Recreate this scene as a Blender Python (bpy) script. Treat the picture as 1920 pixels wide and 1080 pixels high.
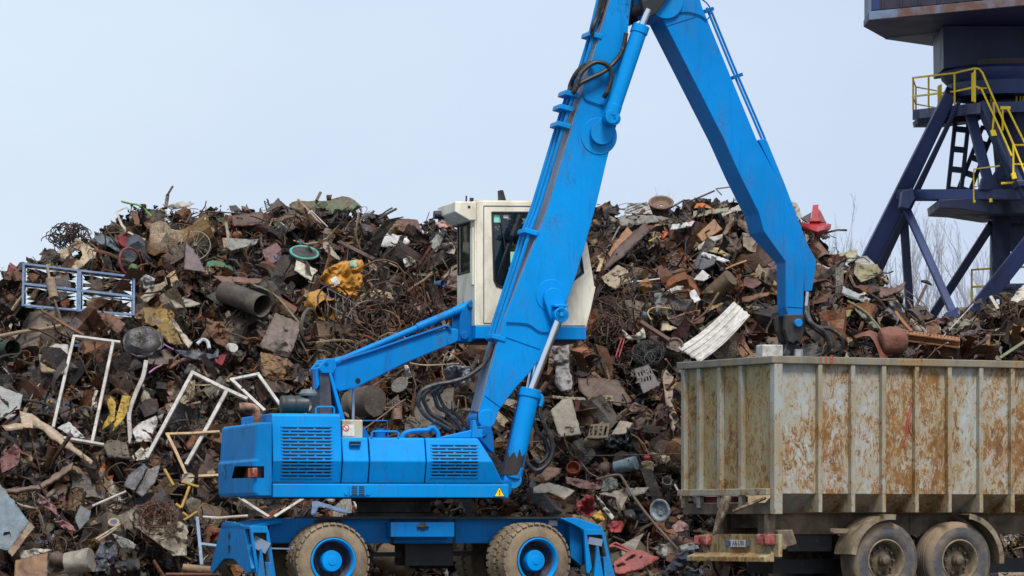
import bpy, bmesh, math, random
import numpy as np
from mathutils import Vector, Matrix, noise
from mathutils.geometry import delaunay_2d_cdt
R = math.radians
random.seed(7); np.random.seed(7)
for o in list(bpy.data.objects): bpy.data.objects.remove(o)
SC = bpy.context.scene
COL = SC.collection

# ------------------------------------------------------------------ camera, world, sun, exposure
F, U0, V0, EYE = 7800.0, 960.0, 985.0, 1.02        # focal length and horizon of the photograph in its 1920 px frame
cam_data = bpy.data.cameras.new('camera'); cam = bpy.data.objects.new('camera', cam_data); COL.objects.link(cam)
cam.location = (0, 0, EYE); cam.rotation_euler = (R(90), 0, 0)
cam_data.sensor_width = 36; cam_data.lens = 36 * F / 1920; cam_data.shift_y = (V0 - 540) / 1920
cam_data.clip_start = 1; cam_data.clip_end = 5000
SC.camera = cam
SUN_EL, SUN_AZ = 56, 166                            # azimuth measured clockwise from +Y (away from the camera)
sd = bpy.data.lights.new('sun', 'SUN'); sd.energy = 2.35; sd.angle = R(18); sd.color = (1, .965, .91)
so = bpy.data.objects.new('sun', sd); COL.objects.link(so); so.location = (10, -20, 60)
sdir = Vector((math.sin(R(SUN_AZ)) * math.cos(R(SUN_EL)), math.cos(R(SUN_AZ)) * math.cos(R(SUN_EL)), math.sin(R(SUN_EL))))
so.rotation_euler = sdir.to_track_quat('Z', 'Y').to_euler()
W = bpy.data.worlds.new('World'); SC.world = W; W.use_nodes = True
nt = W.node_tree; nt.nodes.clear()
def wn(t): return nt.nodes.new(t)
w_out = wn('ShaderNodeOutputWorld'); w_bg = wn('ShaderNodeBackground'); w_sky = wn('ShaderNodeTexSky')
w_sky.sky_type = 'NISHITA'; w_sky.sun_disc = False; w_sky.sun_elevation = R(SUN_EL); w_sky.sun_rotation = R(SUN_AZ)
w_sky.dust_density = 4; w_sky.air_density = 1.2
w_sc = wn('ShaderNodeMix'); w_sc.data_type = 'RGBA'; w_sc.inputs[0].default_value = .90
w_tc = wn('ShaderNodeTexCoord'); w_sep = wn('ShaderNodeSeparateXYZ'); w_no = wn('ShaderNodeTexNoise')
w_no.inputs['Scale'].default_value = 6.0; w_no.inputs['Detail'].default_value = 4
w_map = wn('ShaderNodeMapping'); w_map.inputs['Scale'].default_value = (1, 1, 2.4)
w_rampm = wn('ShaderNodeMath'); w_rampm.operation = 'MULTIPLY_ADD'; w_rampm.inputs[1].default_value = 2.4; w_rampm.inputs[2].default_value = .30
w_add = wn('ShaderNodeMath'); w_add.operation = 'MULTIPLY_ADD'; w_add.inputs[1].default_value = .9; 
w_ramp = wn('ShaderNodeValToRGB')
w_ramp.color_ramp.elements[0].position = .35; w_ramp.color_ramp.elements[0].color = (6.6, 7.75, 9.0, 1)
w_ramp.color_ramp.elements[1].position = .95; w_ramp.color_ramp.elements[1].color = (5.6, 6.6, 8.4, 1)
L = nt.links.new
L(w_tc.outputs['Generated'], w_sep.inputs[0]); L(w_tc.outputs['Generated'], w_map.inputs[0]); L(w_map.outputs[0], w_no.inputs['Vector'])
L(w_sep.outputs['X'], w_rampm.inputs[0]); L(w_no.outputs['Fac'], w_add.inputs[0]); L(w_rampm.outputs[0], w_add.inputs[2])
L(w_add.outputs[0], w_ramp.inputs[0])
L(w_sky.outputs[0], w_sc.inputs[6]); L(w_ramp.outputs[0], w_sc.inputs[7]); L(w_sc.outputs[2], w_bg.inputs['Color'])
w_bg.inputs['Strength'].default_value = .075; L(w_bg.outputs[0], w_out.inputs[0])
SC.view_settings.view_transform = 'Standard'; SC.view_settings.look = 'None'
SC.view_settings.exposure = .62; SC.view_settings.gamma = 1
SC.cycles.max_bounces = 6; SC.cycles.transparent_max_bounces = 12

# ------------------------------------------------------------------ helpers
def ray(u, v): return Vector(((u - U0) / F, 1.0, (V0 - v) / F))
def P(u, v, Y): return Vector((0, 0, EYE)) + ray(u, v) * Y
class Frame:                                        # a thing's own axes: x along its side, y across it (away from us), z up
    def __init__(s, origin, yaw):
        s.o = Vector(origin); s.yaw = yaw; s.m = Matrix.Rotation(yaw, 3, 'Z'); s.i = s.m.transposed()
        s.c = s.i @ (Vector((0, 0, EYE)) - s.o)
    def _h(s, u, v, ax, c):
        d = s.i @ ray(u, v); t = (c - s.c[ax]) / d[ax]; return s.c + d * t
    def hy(s, u, v, c=0): return s._h(u, v, 1, c)
    def hx(s, u, v, c=0): return s._h(u, v, 0, c)
    def xz(s, pts, c=0): return [(p.x, p.z) for p in (s.hy(u, v, c) for u, v in pts)]
    def yz(s, pts, c=0): return [(p.y, p.z) for p in (s.hx(u, v, c) for u, v in pts)]
    def loc(s, w): return s.i @ (Vector(w) - s.o)
def lin(r, g, b, k=1.0):
    f = lambda c: (c / 255 / 12.92 if c <= 10.3 else ((c / 255 + .055) / 1.055) ** 2.4) * k
    return (f(r), f(g), f(b))

class MB:
    def __init__(s): s.v = []; s.f = []; s.m = []; s.s = []
    def add(s, vs, fs, mi=0, smooth=False):
        b = len(s.v); s.v += [tuple(p) for p in vs]
        for f in fs: s.f.append([b + i for i in f]); s.m.append(mi); s.s.append(smooth)
        return s
    def box(s, a, b, mi=0):
        x0, y0, z0 = a; x1, y1, z1 = b
        return s.add([(x0,y0,z0),(x1,y0,z0),(x1,y1,z0),(x0,y1,z0),(x0,y0,z1),(x1,y0,z1),(x1,y1,z1),(x0,y1,z1)],
              [(0,3,2,1),(4,5,6,7),(0,1,5,4),(1,2,6,5),(2,3,7,6),(3,0,4,7)], mi)
    def prism(s, poly, c0, c1, axis='y', mi=0, smooth=False):
        n = len(poly)
        def q(p, c): return (p[0], c, p[1]) if axis == 'y' else ((c, p[0], p[1]) if axis == 'x' else (p[0], p[1], c))
        vs = [q(p, c0) for p in poly] + [q(p, c1) for p in poly]
        fs = [list(range(n))[::-1], list(range(n, 2 * n))] + [[i, (i + 1) % n, n + (i + 1) % n, n + i] for i in range(n)]
        return s.add(vs, fs, mi, smooth)
    def loft(s, rings, mi=0, smooth=False, cap=True):
        n = len(rings[0]); vs = [p for r in rings for p in r]; fs = []
        for k in range(len(rings) - 1):
            for i in range(n): fs.append([k*n+i, k*n+(i+1) % n, (k+1)*n+(i+1) % n, (k+1)*n+i])
        if cap: fs += [list(range(n))[::-1], [(len(rings)-1)*n + i for i in range(n)]]
        return s.add(vs, fs, mi, smooth)
    def tube(s, pts, r, n=8, mi=0, cap=True, smooth=True):
        pts = [Vector(p) for p in pts]; k = len(pts)
        rs = r if isinstance(r, (list, tuple)) else [r] * k
        rings = []; t0 = (pts[1] - pts[0]).normalized()
        a = t0.orthogonal().normalized()
        for i in range(k):
            t = (pts[min(i+1, k-1)] - pts[max(i-1, 0)]).normalized()
            a = (a - t * a.dot(t)); a = a.normalized() if a.length > 1e-6 else t.orthogonal().normalized()
            b = t.cross(a)
            rings.append([pts[i] + (a * math.cos(2*math.pi*j/n) + b * math.sin(2*math.pi*j/n)) * rs[i] for j in range(n)])
        return s.loft(rings, mi, smooth, cap)
    def cyl(s, p0, p1, r0, r1=None, n=28, mi=0):
        p0 = Vector(p0); p1 = Vector(p1); r1 = r0 if r1 is None else r1
        return s.tube([p0, p1], [r0, r1], n, mi)
    def lathe(s, prof, origin, axis, n=40, mi=0, smooth=True, close=False):
        ax = Vector(axis).normalized(); a = ax.orthogonal().normalized(); b = ax.cross(a); o = Vector(origin)
        rings = [[o + ax * h + (a * math.cos(2*math.pi*j/n) + b * math.sin(2*math.pi*j/n)) * r for j in range(n)] for r, h in prof]
        if close: rings.append(rings[0])
        return s.loft(rings, mi, smooth, False)
    def beam(s, p0, p1, w, h, up=(0, 0, 1), mi=0, w1=None, h1=None):
        p0 = Vector(p0); p1 = Vector(p1); t = (p1 - p0).normalized(); a = Vector(up).cross(t)
        a = a.normalized() if a.length > 1e-5 else t.orthogonal().normalized(); b = t.cross(a)
        w1 = w if w1 is None else w1; h1 = h if h1 is None else h1
        rg = [[p + a * (sx * ww / 2) + b * (sy * hh / 2) for sx, sy in ((-1,-1),(1,-1),(1,1),(-1,1))] for p, ww, hh in ((p0, w, h), (p1, w1, h1))]
        return s.loft(rg, mi)
    def build(s, name, mats, parent=None, bevel=0, label=None, recalc=True, solid=0, subsurf=0, center=False, sharp=40):
        me = bpy.data.meshes.new(name)
        vs = s.v; c = Vector((0, 0, 0))
        if center:
            a = np.array(vs); c = Vector(((a[:,0].min()+a[:,0].max())/2, (a[:,1].min()+a[:,1].max())/2, (a[:,2].min()+a[:,2].max())/2))
            vs = [tuple(Vector(p) - c) for p in vs]
        me.from_pydata(vs, [], s.f)
        if not isinstance(mats, (list, tuple)): mats = [mats]
        for m in mats: me.materials.append(m)
        me.polygons.foreach_set('material_index', s.m); me.polygons.foreach_set('use_smooth', s.s)
        if recalc:
            bm = bmesh.new(); bm.from_mesh(me); bmesh.ops.recalc_face_normals(bm, faces=bm.faces); bm.to_mesh(me); bm.free()
        if any(s.s): me.set_sharp_from_angle(angle=R(sharp))
        me.update()
        o = bpy.data.objects.new(name, me); COL.objects.link(o); o.location = c
        if parent: o.parent = parent
        if label: o['label'] = label
        if solid:
            md = o.modifiers.new('solid', 'SOLIDIFY'); md.thickness = solid; md.offset = 0
        if bevel:
            md = o.modifiers.new('bevel', 'BEVEL'); md.width = bevel; md.segments = 2; md.limit_method = 'ANGLE'; md.angle_limit = R(35)
        if subsurf:
            md = o.modifiers.new('sub', 'SUBSURF'); md.levels = md.render_levels = subsurf
        return o
def tag(o, label=None, cat=None, group=None, kind=None):
    if label: o['label'] = label
    if cat: o['category'] = cat
    if group: o['group'] = group
    if kind: o['kind'] = kind
    return o
def empty(name, loc, yaw=0):
    o = bpy.data.objects.new(name, None); COL.objects.link(o); o.location = loc; o.rotation_euler = (0, 0, yaw); o.empty_display_size = .3
    return o
def apply_mods(o):
    dg = bpy.context.evaluated_depsgraph_get(); dg.update()
    me = bpy.data.meshes.new_from_object(o.evaluated_get(dg)); o.modifiers.clear(); old = o.data; o.data = me; me.name = old.name; bpy.data.meshes.remove(old)
def smooth_path(pts, k=6):                          # Catmull-Rom through the points
    pts = [Vector(p) for p in pts]; out = []
    for i in range(len(pts) - 1):
        p0 = pts[max(i-1, 0)]; p1 = pts[i]; p2 = pts[i+1]; p3 = pts[min(i+2, len(pts)-1)]
        for j in range(k):
            t = j / k
            out.append(.5 * ((2*p1) + (-p0+p2)*t + (2*p0-5*p1+4*p2-p3)*t*t + (-p0+3*p1-3*p2+p3)*t**3))
    out.append(pts[-1]); return out
def text_mesh(name, body, size, matrix, m, parent, extrude=.001, sx=1):
    cu = bpy.data.curves.new(name, 'FONT'); cu.body = body; cu.size = size; cu.extrude = extrude; cu.align_x = 'CENTER'; cu.align_y = 'CENTER'; cu.resolution_u = 3
    t = bpy.data.objects.new(name, cu); COL.objects.link(t)
    dg = bpy.context.evaluated_depsgraph_get(); dg.update()
    me = bpy.data.meshes.new_from_object(t.evaluated_get(dg)); bpy.data.objects.remove(t); bpy.data.curves.remove(cu)
    me.materials.clear(); me.materials.append(m); me.transform(matrix @ Matrix.Diagonal((sx, 1, 1, 1)))
    o = bpy.data.objects.new(name, me); COL.objects.link(o); o.parent = parent; return o
NEAR = Matrix.Rotation(R(90), 4, 'X')                          # text lying on a face that looks to -y
REAR = Matrix.Rotation(R(-90), 4, 'Z') @ NEAR                  # text lying on a face that looks to -x

# ------------------------------------------------------------------ materials
class NT:
    def __init__(s, name):
        s.mat = bpy.data.materials.new(name); s.mat.use_nodes = True; s.t = s.mat.node_tree; s.t.nodes.clear()
        s.out = s.n('ShaderNodeOutputMaterial'); s.bs = s.n('ShaderNodeBsdfPrincipled'); s.l(s.bs.outputs[0], s.out.inputs[0])
        s.tc = s.n('ShaderNodeTexCoord')
    def n(s, t): return s.t.nodes.new(t)
    def l(s, a, b): s.t.links.new(a, b)
    def noise(s, scale, detail=5, rough=.6, stretch=None, dist=0, seed=0):
        n = s.n('ShaderNodeTexNoise'); n.inputs['Scale'].default_value = scale; n.inputs['Detail'].default_value = detail
        n.inputs['Roughness'].default_value = rough; n.inputs['Distortion'].default_value = dist
        mp = s.n('ShaderNodeMapping'); mp.inputs['Location'].default_value = (seed * 3.7, seed * 1.3, seed * 2.1)
        if stretch: mp.inputs['Scale'].default_value = stretch
        s.l(s.tc.outputs['Object'], mp.inputs[0]); s.l(mp.outputs[0], n.inputs['Vector']); return n.outputs['Fac']
    def rng(s, x, a, b, c=0, d=1):
        m = s.n('ShaderNodeMapRange'); m.clamp = True
        for i, q in enumerate((a, b, c, d)): m.inputs[i + 1].default_value = q
        s.l(x, m.inputs[0]); return m.outputs[0]
    def mix(s, fac, a, b, mode='MIX'):
        m = s.n('ShaderNodeMix'); m.data_type = 'RGBA'; m.blend_type = mode
        for q, i in ((fac, 0), (a, 6), (b, 7)):
            if isinstance(q, (int, float)): m.inputs[i].default_value = q
            elif isinstance(q, tuple): m.inputs[i].default_value = (*q[:3], 1)
            else: s.l(q, m.inputs[i])
        return m.outputs[2]
    def math(s, op, a, b=0, c=0):
        m = s.n('ShaderNodeMath'); m.operation = op
        for i, q in enumerate((a, b, c)):
            if isinstance(q, (int, float)): m.inputs[i].default_value = q
            else: s.l(q, m.inputs[i])
        return m.outputs[0]
    def bump(s, h, strength=.3, dist=.02):
        b = s.n('ShaderNodeBump'); b.inputs['Strength'].default_value = strength; b.inputs['Distance'].default_value = dist
        s.l(h, b.inputs['Height']); s.l(b.outputs[0], s.bs.inputs['Normal'])
    def set(s, **k):
        for a, q in k.items():
            i = s.bs.inputs[a.replace('_', ' ')]
            if isinstance(q, (int, float)): i.default_value = q
            elif isinstance(q, tuple): i.default_value = (*q[:3], 1)
            else: s.l(q, i)
_mc = {}
def mat(name, base, rough=.5, metal=0, var=.18, vs=5, dirt=None, da=.3, ds=4, stretch=None, bump=0, bs=30, soft=.12, spec=None):
    key = (name, base)
    if key in _mc: return _mc[key]
    t = NT(name)
    nz = t.noise(vs, 6, .6, stretch, seed=len(_mc) % 9)
    c = t.mix(t.rng(nz, .25, .75), tuple(x * (1 - var) for x in base), tuple(x * (1 + var) for x in base))
    rg = t.rng(nz, .3, .7, max(.05, rough - .08), min(1, rough + .1))
    if dirt:
        d = t.noise(ds, 8, .65, stretch, .3, seed=3 + len(_mc) % 7)
        f = t.rng(d, 1 - da - .2 - soft, 1 - da - .2 + soft)
        c = t.mix(f, c, dirt); rg = t.math('MAXIMUM', rg, t.math('MULTIPLY', f, .85))
    t.set(Base_Color=c, Roughness=rg, Metallic=metal)
    if spec is not None: t.bs.inputs['Specular IOR Level'].default_value = spec
    if bump: t.bump(t.noise(bs, 6, .6), bump, .02)
    _mc[key] = t.mat; return t.mat
DUST = lin(112, 96, 78); SOOT = (.012, .012, .014); RUST = (.13, .05, .02)
def painted(name, base, wear, rough=.36, spec=.14, chalk=.12, grease=None):    # machine paint: faded panels, road dust, rubbed grime, scratches and chips
    t = NT(name); big = t.noise(.55, 4, .55, None, .3, 1); mid = t.noise(2.6, 8, .68, (1, 1, .45), .5, 2); run = t.noise(7, 8, .7, (1.6, 1.6, .22), .3, 3); fine = t.noise(26, 6, .7, None, .4, 5); chip = t.noise(9, 9, .78, None, 1.2, 7)
    c = t.mix(t.rng(big, .32, .68), tuple(x * .80 for x in base), tuple(x * 1.14 for x in base))
    c = t.mix(t.math('MULTIPLY', t.rng(mid, .5, .75), chalk), c, (.10, .30, .55))
    c = t.mix(t.math('MULTIPLY', t.rng(run, .53, .74), .36 + wear * .5), c, (.010, .080, .21))
    c = t.mix(t.math('MULTIPLY', t.math('MULTIPLY', t.rng(mid, .52, .68), t.rng(fine, .35, .6)), .24 + wear), c, (.055, .06, .068))
    scr = t.rng(t.math('ABSOLUTE', t.math('SUBTRACT', t.noise(3.3, 3, .5, (1, 1, 2.2), 1.6, 9), .5)), 0, .006, 1, 0)
    c = t.mix(t.math('MULTIPLY', t.math('MULTIPLY', scr, t.rng(big, .5, .6)), .35 + wear * .5), c, (.02, .05, .10))
    c = t.mix(t.math('MULTIPLY', t.rng(chip, .715 - wear * .16, .73 - wear * .16), .9), c, (.05, .034, .028))
    if grease:
        sp = t.n('ShaderNodeSeparateXYZ'); t.l(t.tc.outputs['Object'], sp.inputs[0]); g = t.math('ADD', t.rng(sp.outputs['Z'], grease[0], grease[1], 0, .30), t.math('MULTIPLY', mid, .6)); g = t.math('ADD', g, t.math('MULTIPLY', chip, .35))
        c = t.mix(t.math('MULTIPLY', t.rng(g, .66, .76), .85), c, (.016, .016, .02))
    t.set(Base_Color=c, Roughness=t.rng(mid, .3, .7, rough - .06, rough + .2)); t.bs.inputs['Specular IOR Level'].default_value = spec
    t.bump(t.math('ADD', mid, t.math('MULTIPLY', fine, .15)), .05, .02); return t.mat
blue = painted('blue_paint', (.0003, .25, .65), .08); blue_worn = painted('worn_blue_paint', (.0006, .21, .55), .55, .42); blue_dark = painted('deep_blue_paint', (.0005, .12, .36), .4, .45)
blue_boom = painted('boom_blue_paint', (.0003, .245, .64), .26, grease=(6.7, 9.6)); blue_stick = painted('stick_blue_paint', (.0003, .215, .60), .26, grease=(4.6, 2.9)); blue_base = painted('undercarriage_blue_paint', (.0005, .165, .49), .5, .42)
black = mat('black_steel', (.012, .012, .014), .55, 0, .3, 6, DUST, .10, 5)
grease = mat('greasy_steel', (.022, .022, .026), .42, .2, .3, 6, (.05, .045, .04), .3, 5, None, .15, 25)
rubber_hose = mat('hose_rubber', (.014, .014, .015), .5, 0, .2, 8, DUST, .15, 9)
chrome = mat('chrome', (.72, .73, .75), .16, 1, .05, 5)
cream = mat('cream_paint', lin(236, 228, 206), .42, 0, .06, 3, lin(160, 146, 120), .17, 3.5, (1, 1, .5), soft=.2)
greyplate = mat('worn_grey_plate', lin(112, 126, 146), .6, 0, .2, 4, lin(75, 66, 60), .14, 3, (1, 1, .4))
mud = mat('dried_mud', lin(138, 121, 99), .95, 0, .16, 6, lin(104, 88, 72), .25, 4, None, .4, 24)
yellow = mat('yellow_paint', lin(250, 212, 20), .45, 0, .08, 4, lin(120, 90, 30), .1, 4)
red_lens = mat('red_lens', lin(122, 36, 42), .3, 0, .25, 9, lin(190, 130, 110), .25, 10)
orange_lens = mat('orange_lens', lin(235, 110, 40), .3, 0, .1)
white_pl = mat('white_sticker', lin(225, 225, 220), .5, 0, .06, 6, lin(150, 140, 120), .2, 6)
silver = mat('silver_metal', lin(190, 192, 195), .35, .6, .15, 5)
def glass_mat(name, tint, mixf=.12):
    m = bpy.data.materials.new(name); m.use_nodes = True; t = m.node_tree; t.nodes.clear()
    o = t.nodes.new('ShaderNodeOutputMaterial'); mx = t.nodes.new('ShaderNodeMixShader'); a = t.nodes.new('ShaderNodeBsdfTransparent'); b = t.nodes.new('ShaderNodeBsdfGlossy')
    fr = t.nodes.new('ShaderNodeLayerWeight'); fr.inputs[0].default_value = mixf
    a.inputs[0].default_value = (*tint, 1); b.inputs['Roughness'].default_value = .03; b.inputs['Color'].default_value = (.8, .85, .85, 1)
    ad = t.nodes.new('ShaderNodeMath'); ad.operation = 'ADD'; ad.inputs[1].default_value = .06; t.links.new(fr.outputs['Fresnel'], ad.inputs[0]); t.links.new(ad.outputs[0], mx.inputs[0]); t.links.new(a.outputs[0], mx.inputs[1]); t.links.new(b.outputs[0], mx.inputs[2]); t.links.new(mx.outputs[0], o.inputs[0])
    return m
cab_glass = glass_mat('tinted_glass', (.42, .52, .49), .2); clear_glass = glass_mat('clear_glass', (.85, .88, .88), .3)
# ------------------------------------------------------------------ ground and scrap heap
def heapmat(name, alpha_gloss=True):
    t = NT(name); at = t.n('ShaderNodeAttribute'); at.attribute_name = 'Col'
    n1 = t.noise(3.0, 8, .65, None, .4); n2 = t.noise(11, 9, .72, None, .8, 2); n3 = t.noise(34, 6, .65, None, .3, 4)
    c = t.mix(t.rng(n3, .35, .65), at.outputs['Color'], t.mix(1.0, at.outputs['Color'], (.42, .38, .35), 'MULTIPLY'))
    c = t.mix(t.math('MULTIPLY', t.rng(n2, .52, .62), .7), c, (.095, .045, .022))
    c = t.mix(t.math('MULTIPLY', t.rng(n1, .52, .7), .3), c, (.15, .118, .085))
    c = t.mix(t.math('MULTIPLY', t.rng(n3, .62, .72), .35), c, (.30, .27, .23))
    rg = t.math('MULTIPLY_ADD', at.outputs['Alpha'], -.55, t.rng(n2, .3, .7, .72, .98))
    t.set(Base_Color=c, Roughness=rg); t.bump(t.math('ADD', n2, t.math('MULTIPLY', n1, 1.5)), .5, .05); return t.mat
HEAP = heapmat('mixed_scrap')
SKY = [(-260,560),(-80,520),(0,507),(60,497),(95,470),(140,470),(180,440),(230,400),(310,392),(380,392),(440,400),(520,385),(560,385),(640,380),(690,400),(730,412),(800,420),
       (870,420),(1000,405),(1110,390),(1180,388),(1240,385),(1300,380),(1350,372),(1400,375),(1480,395),(1540,440),(1570,478),(1610,490),(1650,508),(1690,548),(1725,590),(1760,604),(1800,588),(1850,572),(1890,552),(1920,545),(2000,535),(2150,560),(2300,640)]
SU = np.array([a for a, b in SKY]); SV = np.array([b for a, b in SKY])
VB = 1132.0
def crest(u): return float(np.interp(u, SU, SV))
def toe(u):
    X = (u - U0) / F * 62
    return 61.2 + max(0, min(3.2, (X - 2.6) * .62))
def width(u): return 7.2 * (VB - crest(u)) / 740
def D(u, v):                                        # distance of the heap's face seen at a pixel
    c = crest(u); t = (VB - v) / (VB - c); t = max(0, min(1.08, t))
    return toe(u) + width(u) * t ** 1.1 + .35 * noise.noise(Vector((u / 90, v / 90, 3)))
gm = NT('muddy_ground')
g1 = gm.noise(.25, 8, .65); g2 = gm.noise(3, 8, .7)
gm.set(Base_Color=gm.mix(gm.rng(g1, .35, .65), gm.mix(g2, (.06, .048, .038), (.14, .115, .09)), (.045, .04, .036)), Roughness=gm.rng(g1, .4, .6, .95, .55)); gm.bump(g2, .6, .08)
b = MB(); b.add([(-2500,-60,0),(2500,-60,0),(2500,4500,0),(-2500,4500,0)], [(0,1,2,3)])
tag(b.build('ground', gm.mat), 'muddy brown yard ground beneath the machine and the heap', 'ground', kind='structure')

class Mass:                                         # gathers thousands of loose bits into one mesh with a colour for each bit
    def __init__(s): s.v = []; s.f = []; s.c = []; s.n = 0
    def add(s, V, Fc, col):
        s.v.append(V); s.f += [[i + s.n for i in f] for f in Fc]; s.c.append(col if isinstance(col, np.ndarray) and col.ndim == 2 else np.tile(np.array(col, dtype=np.float32), (len(V), 1))); s.n += len(V)
    def build(s, name, m):
        me = bpy.data.meshes.new(name); V = np.concatenate(s.v); me.from_pydata(V.tolist(), [], s.f); me.materials.append(m)
        at = me.color_attributes.new('Col', 'FLOAT_COLOR', 'POINT'); at.data.foreach_set('color', np.concatenate(s.c).astype(np.float32).ravel())
        o = bpy.data.objects.new(name, me); COL.objects.link(o); return o
rs = np.random.RandomState(11)
def grid_faces(n, m): return [[i*m+j, i*m+j+1, (i+1)*m+j+1, (i+1)*m+j] for i in range(n-1) for j in range(m-1)]
def tri(fs):                                        # split warped quads so each crease is a real edge
    out = []
    for f in fs:
        if len(f) == 4: out += ([[f[0], f[1], f[2]], [f[0], f[2], f[3]]] if rs.rand() < .5 else [[f[0], f[1], f[3]], [f[1], f[2], f[3]]])
        else: out.append(f)
    return out
def t_sheet(hi=True):
    n, m = (rs.randint(9, 13), rs.randint(9, 13)) if hi else (rs.randint(4, 6), rs.randint(4, 6)); asp = rs.uniform(.4, 1)
    x, y = np.meshgrid(np.linspace(-.5, .5, m), np.linspace(-.5, .5, n) * asp); z = np.zeros_like(x); o = rs.uniform(0, 99)
    for k in range(rs.randint(1, 4)):
        a = rs.uniform(0, 6.28); d = x * math.cos(a) + y * math.sin(a) - rs.uniform(-.35, .35); z += np.abs(d) * rs.uniform(-.6, .6)
    if rs.rand() < .4: z += rs.uniform(-1.2, 1.2) * x * x
    if rs.rand() < .25: z += .035 * np.sign(np.sin(x * rs.uniform(25, 45)))
    nz = np.array([[noise.noise((x[i, j] * 4 + o, y[i, j] * 4, 0)) * .12 + noise.noise((x[i, j] * 11 + o, y[i, j] * 11, 4)) * .05 for j in range(m)] for i in range(n)]); z += nz
    e = .5 * (1 / m); x = x + rs.normal(0, e * .35, x.shape); y = y + rs.normal(0, e * .35, x.shape)
    x *= 1 + rs.uniform(-.5, .5) * y; y *= 1 + rs.uniform(-.6, .6) * x
    V = np.stack([x.ravel(), y.ravel(), z.ravel()], 1); Fs = grid_faces(n, m)
    if hi:                                          # torn, bitten edges
        keep = []
        th = rs.uniform(.1, .45)
        for f in Fs:
            c = V[f].mean(0); edge = max(abs(c[0]), abs(c[1]) / asp) * 2
            if noise.noise((c[0] * 5 + o, c[1] * 5, 8)) < th + (1 - edge) * 1.2: keep.append(f)
        Fs = keep if len(keep) > 8 else Fs
    return V, tri(Fs)
def t_strip():
    n = rs.randint(5, 9); w = rs.uniform(.03, .11); t = np.linspace(-.5, .5, n); a = rs.uniform(-1.5, 1.5); y = a * t * t + rs.normal(0, .02, n); z = rs.uniform(-.9, .9) * np.abs(t) + rs.normal(0, .02, n)
    tw = rs.uniform(-1.2, 1.2) * t + rs.uniform(0, 3)
    A = np.stack([t, y + w * np.cos(tw), z + w * np.sin(tw)], 1); B = np.stack([t, y - w * np.cos(tw), z - w * np.sin(tw)], 1)
    V = np.concatenate([A, B]); return V, [[i, i+1, n+i+1, n+i] for i in range(n-1)]
def t_tube(r=None, curl=None, n=7, k=5):
    t = np.linspace(-.5, .5, n); r = rs.uniform(.012, .03) if r is None else r; curl = rs.uniform(-1, 1) if curl is None else curl
    c = np.stack([t, curl * t * t + rs.normal(0, .02, n), rs.uniform(-.5, .5) * t * t + rs.normal(0, .02, n)], 1)
    ang = np.arange(k) * 2 * np.pi / k; V = np.concatenate([c[i] + np.stack([np.zeros(k), np.cos(ang) * r, np.sin(ang) * r], 1) for i in range(n)])
    Fs = [[i*k+j, i*k+(j+1) % k, (i+1)*k+(j+1) % k, (i+1)*k+j] for i in range(n-1) for j in range(k)] + [list(range(k)), [(n-1)*k+j for j in range(k)]]
    return V, Fs
def t_loop():
    n = 22; k = 4; th = np.linspace(0, rs.uniform(3.5, 9), n); rr = .4 + rs.normal(0, .03) + .1 * np.sin(th * 1.7 + rs.rand() * 6)
    c = np.stack([rr * np.cos(th), rr * np.sin(th) * rs.uniform(.4, 1), .12 * np.sin(th * .7 + 1) + rs.uniform(-.03, .03) * th], 1); r = rs.uniform(.008, .02)
    V = []
    for i in range(n):
        t = c[min(i+1, n-1)] - c[max(i-1, 0)]; t /= np.linalg.norm(t); a = np.cross(t, [0, 0, 1]); a /= np.linalg.norm(a) + 1e-9; b_ = np.cross(t, a)
        for j in range(k): V.append(c[i] + r * (a * math.cos(j * 6.283 / k) + b_ * math.sin(j * 6.283 / k)))
    return np.array(V), [[i*k+j, i*k+(j+1) % k, (i+1)*k+(j+1) % k, (i+1)*k+j] for i in range(n-1) for j in range(k)]
def t_box():
    d = rs.uniform(.25, .5, 3); d[0] = .5; g = []; Fs = []
    for ax in range(3):
        for sg in (-1, 1):
            x, y = np.meshgrid(np.linspace(-1, 1, 4), np.linspace(-1, 1, 4)); V = np.zeros((16, 3)); V[:, ax] = sg; V[:, (ax+1) % 3] = x.ravel(); V[:, (ax+2) % 3] = y.ravel()
            Fs += [[i + 16 * len(g) for i in f] for f in tri(grid_faces(4, 4))]; g.append(V)
    V = np.concatenate(g); s = rs.uniform(0, 6, 3)
    V = V * (1 + .16 * np.sin(V[:, [1, 2, 0]] * 2.3 + s) + .1 * np.sin(V[:, [2, 0, 1]] * 4 + s[::-1])) * d; return V, Fs
def t_angle():
    w, h = rs.uniform(.04, .09, 2); L_ = .5; n = 4; t = np.linspace(-L_, L_, n); bend = rs.uniform(-.35, .35)
    V = np.concatenate([np.stack([t, bend*np.abs(t) + a, np.full(n, b_)], 1) for a, b_ in ((w, 0), (0, 0), (0, h))])
    return V, [[k*n+i, k*n+i+1, (k+1)*n+i+1, (k+1)*n+i] for k in range(2) for i in range(n-1)]
def t_pipe():
    k = 14; r = rs.uniform(.1, .3); L_ = rs.uniform(.25, .5); ang = np.arange(k) * 2 * np.pi / k; sq = rs.uniform(.6, 1)
    V = np.concatenate([np.stack([np.full(k, x) + rs.normal(0, .012, k), np.cos(ang) * r * q, np.sin(ang) * r * q * sq], 1) for x, q in ((-L_, 1), (0, rs.uniform(.8, 1)), (L_, 1), (L_, .9), (-L_*.7, .85))])
    Fs = [[i*k+j, i*k+(j+1) % k, (i+1)*k+(j+1) % k, (i+1)*k+j] for i in range(4) for j in range(k)] + [list(range(k))]
    return V, Fs
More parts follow.
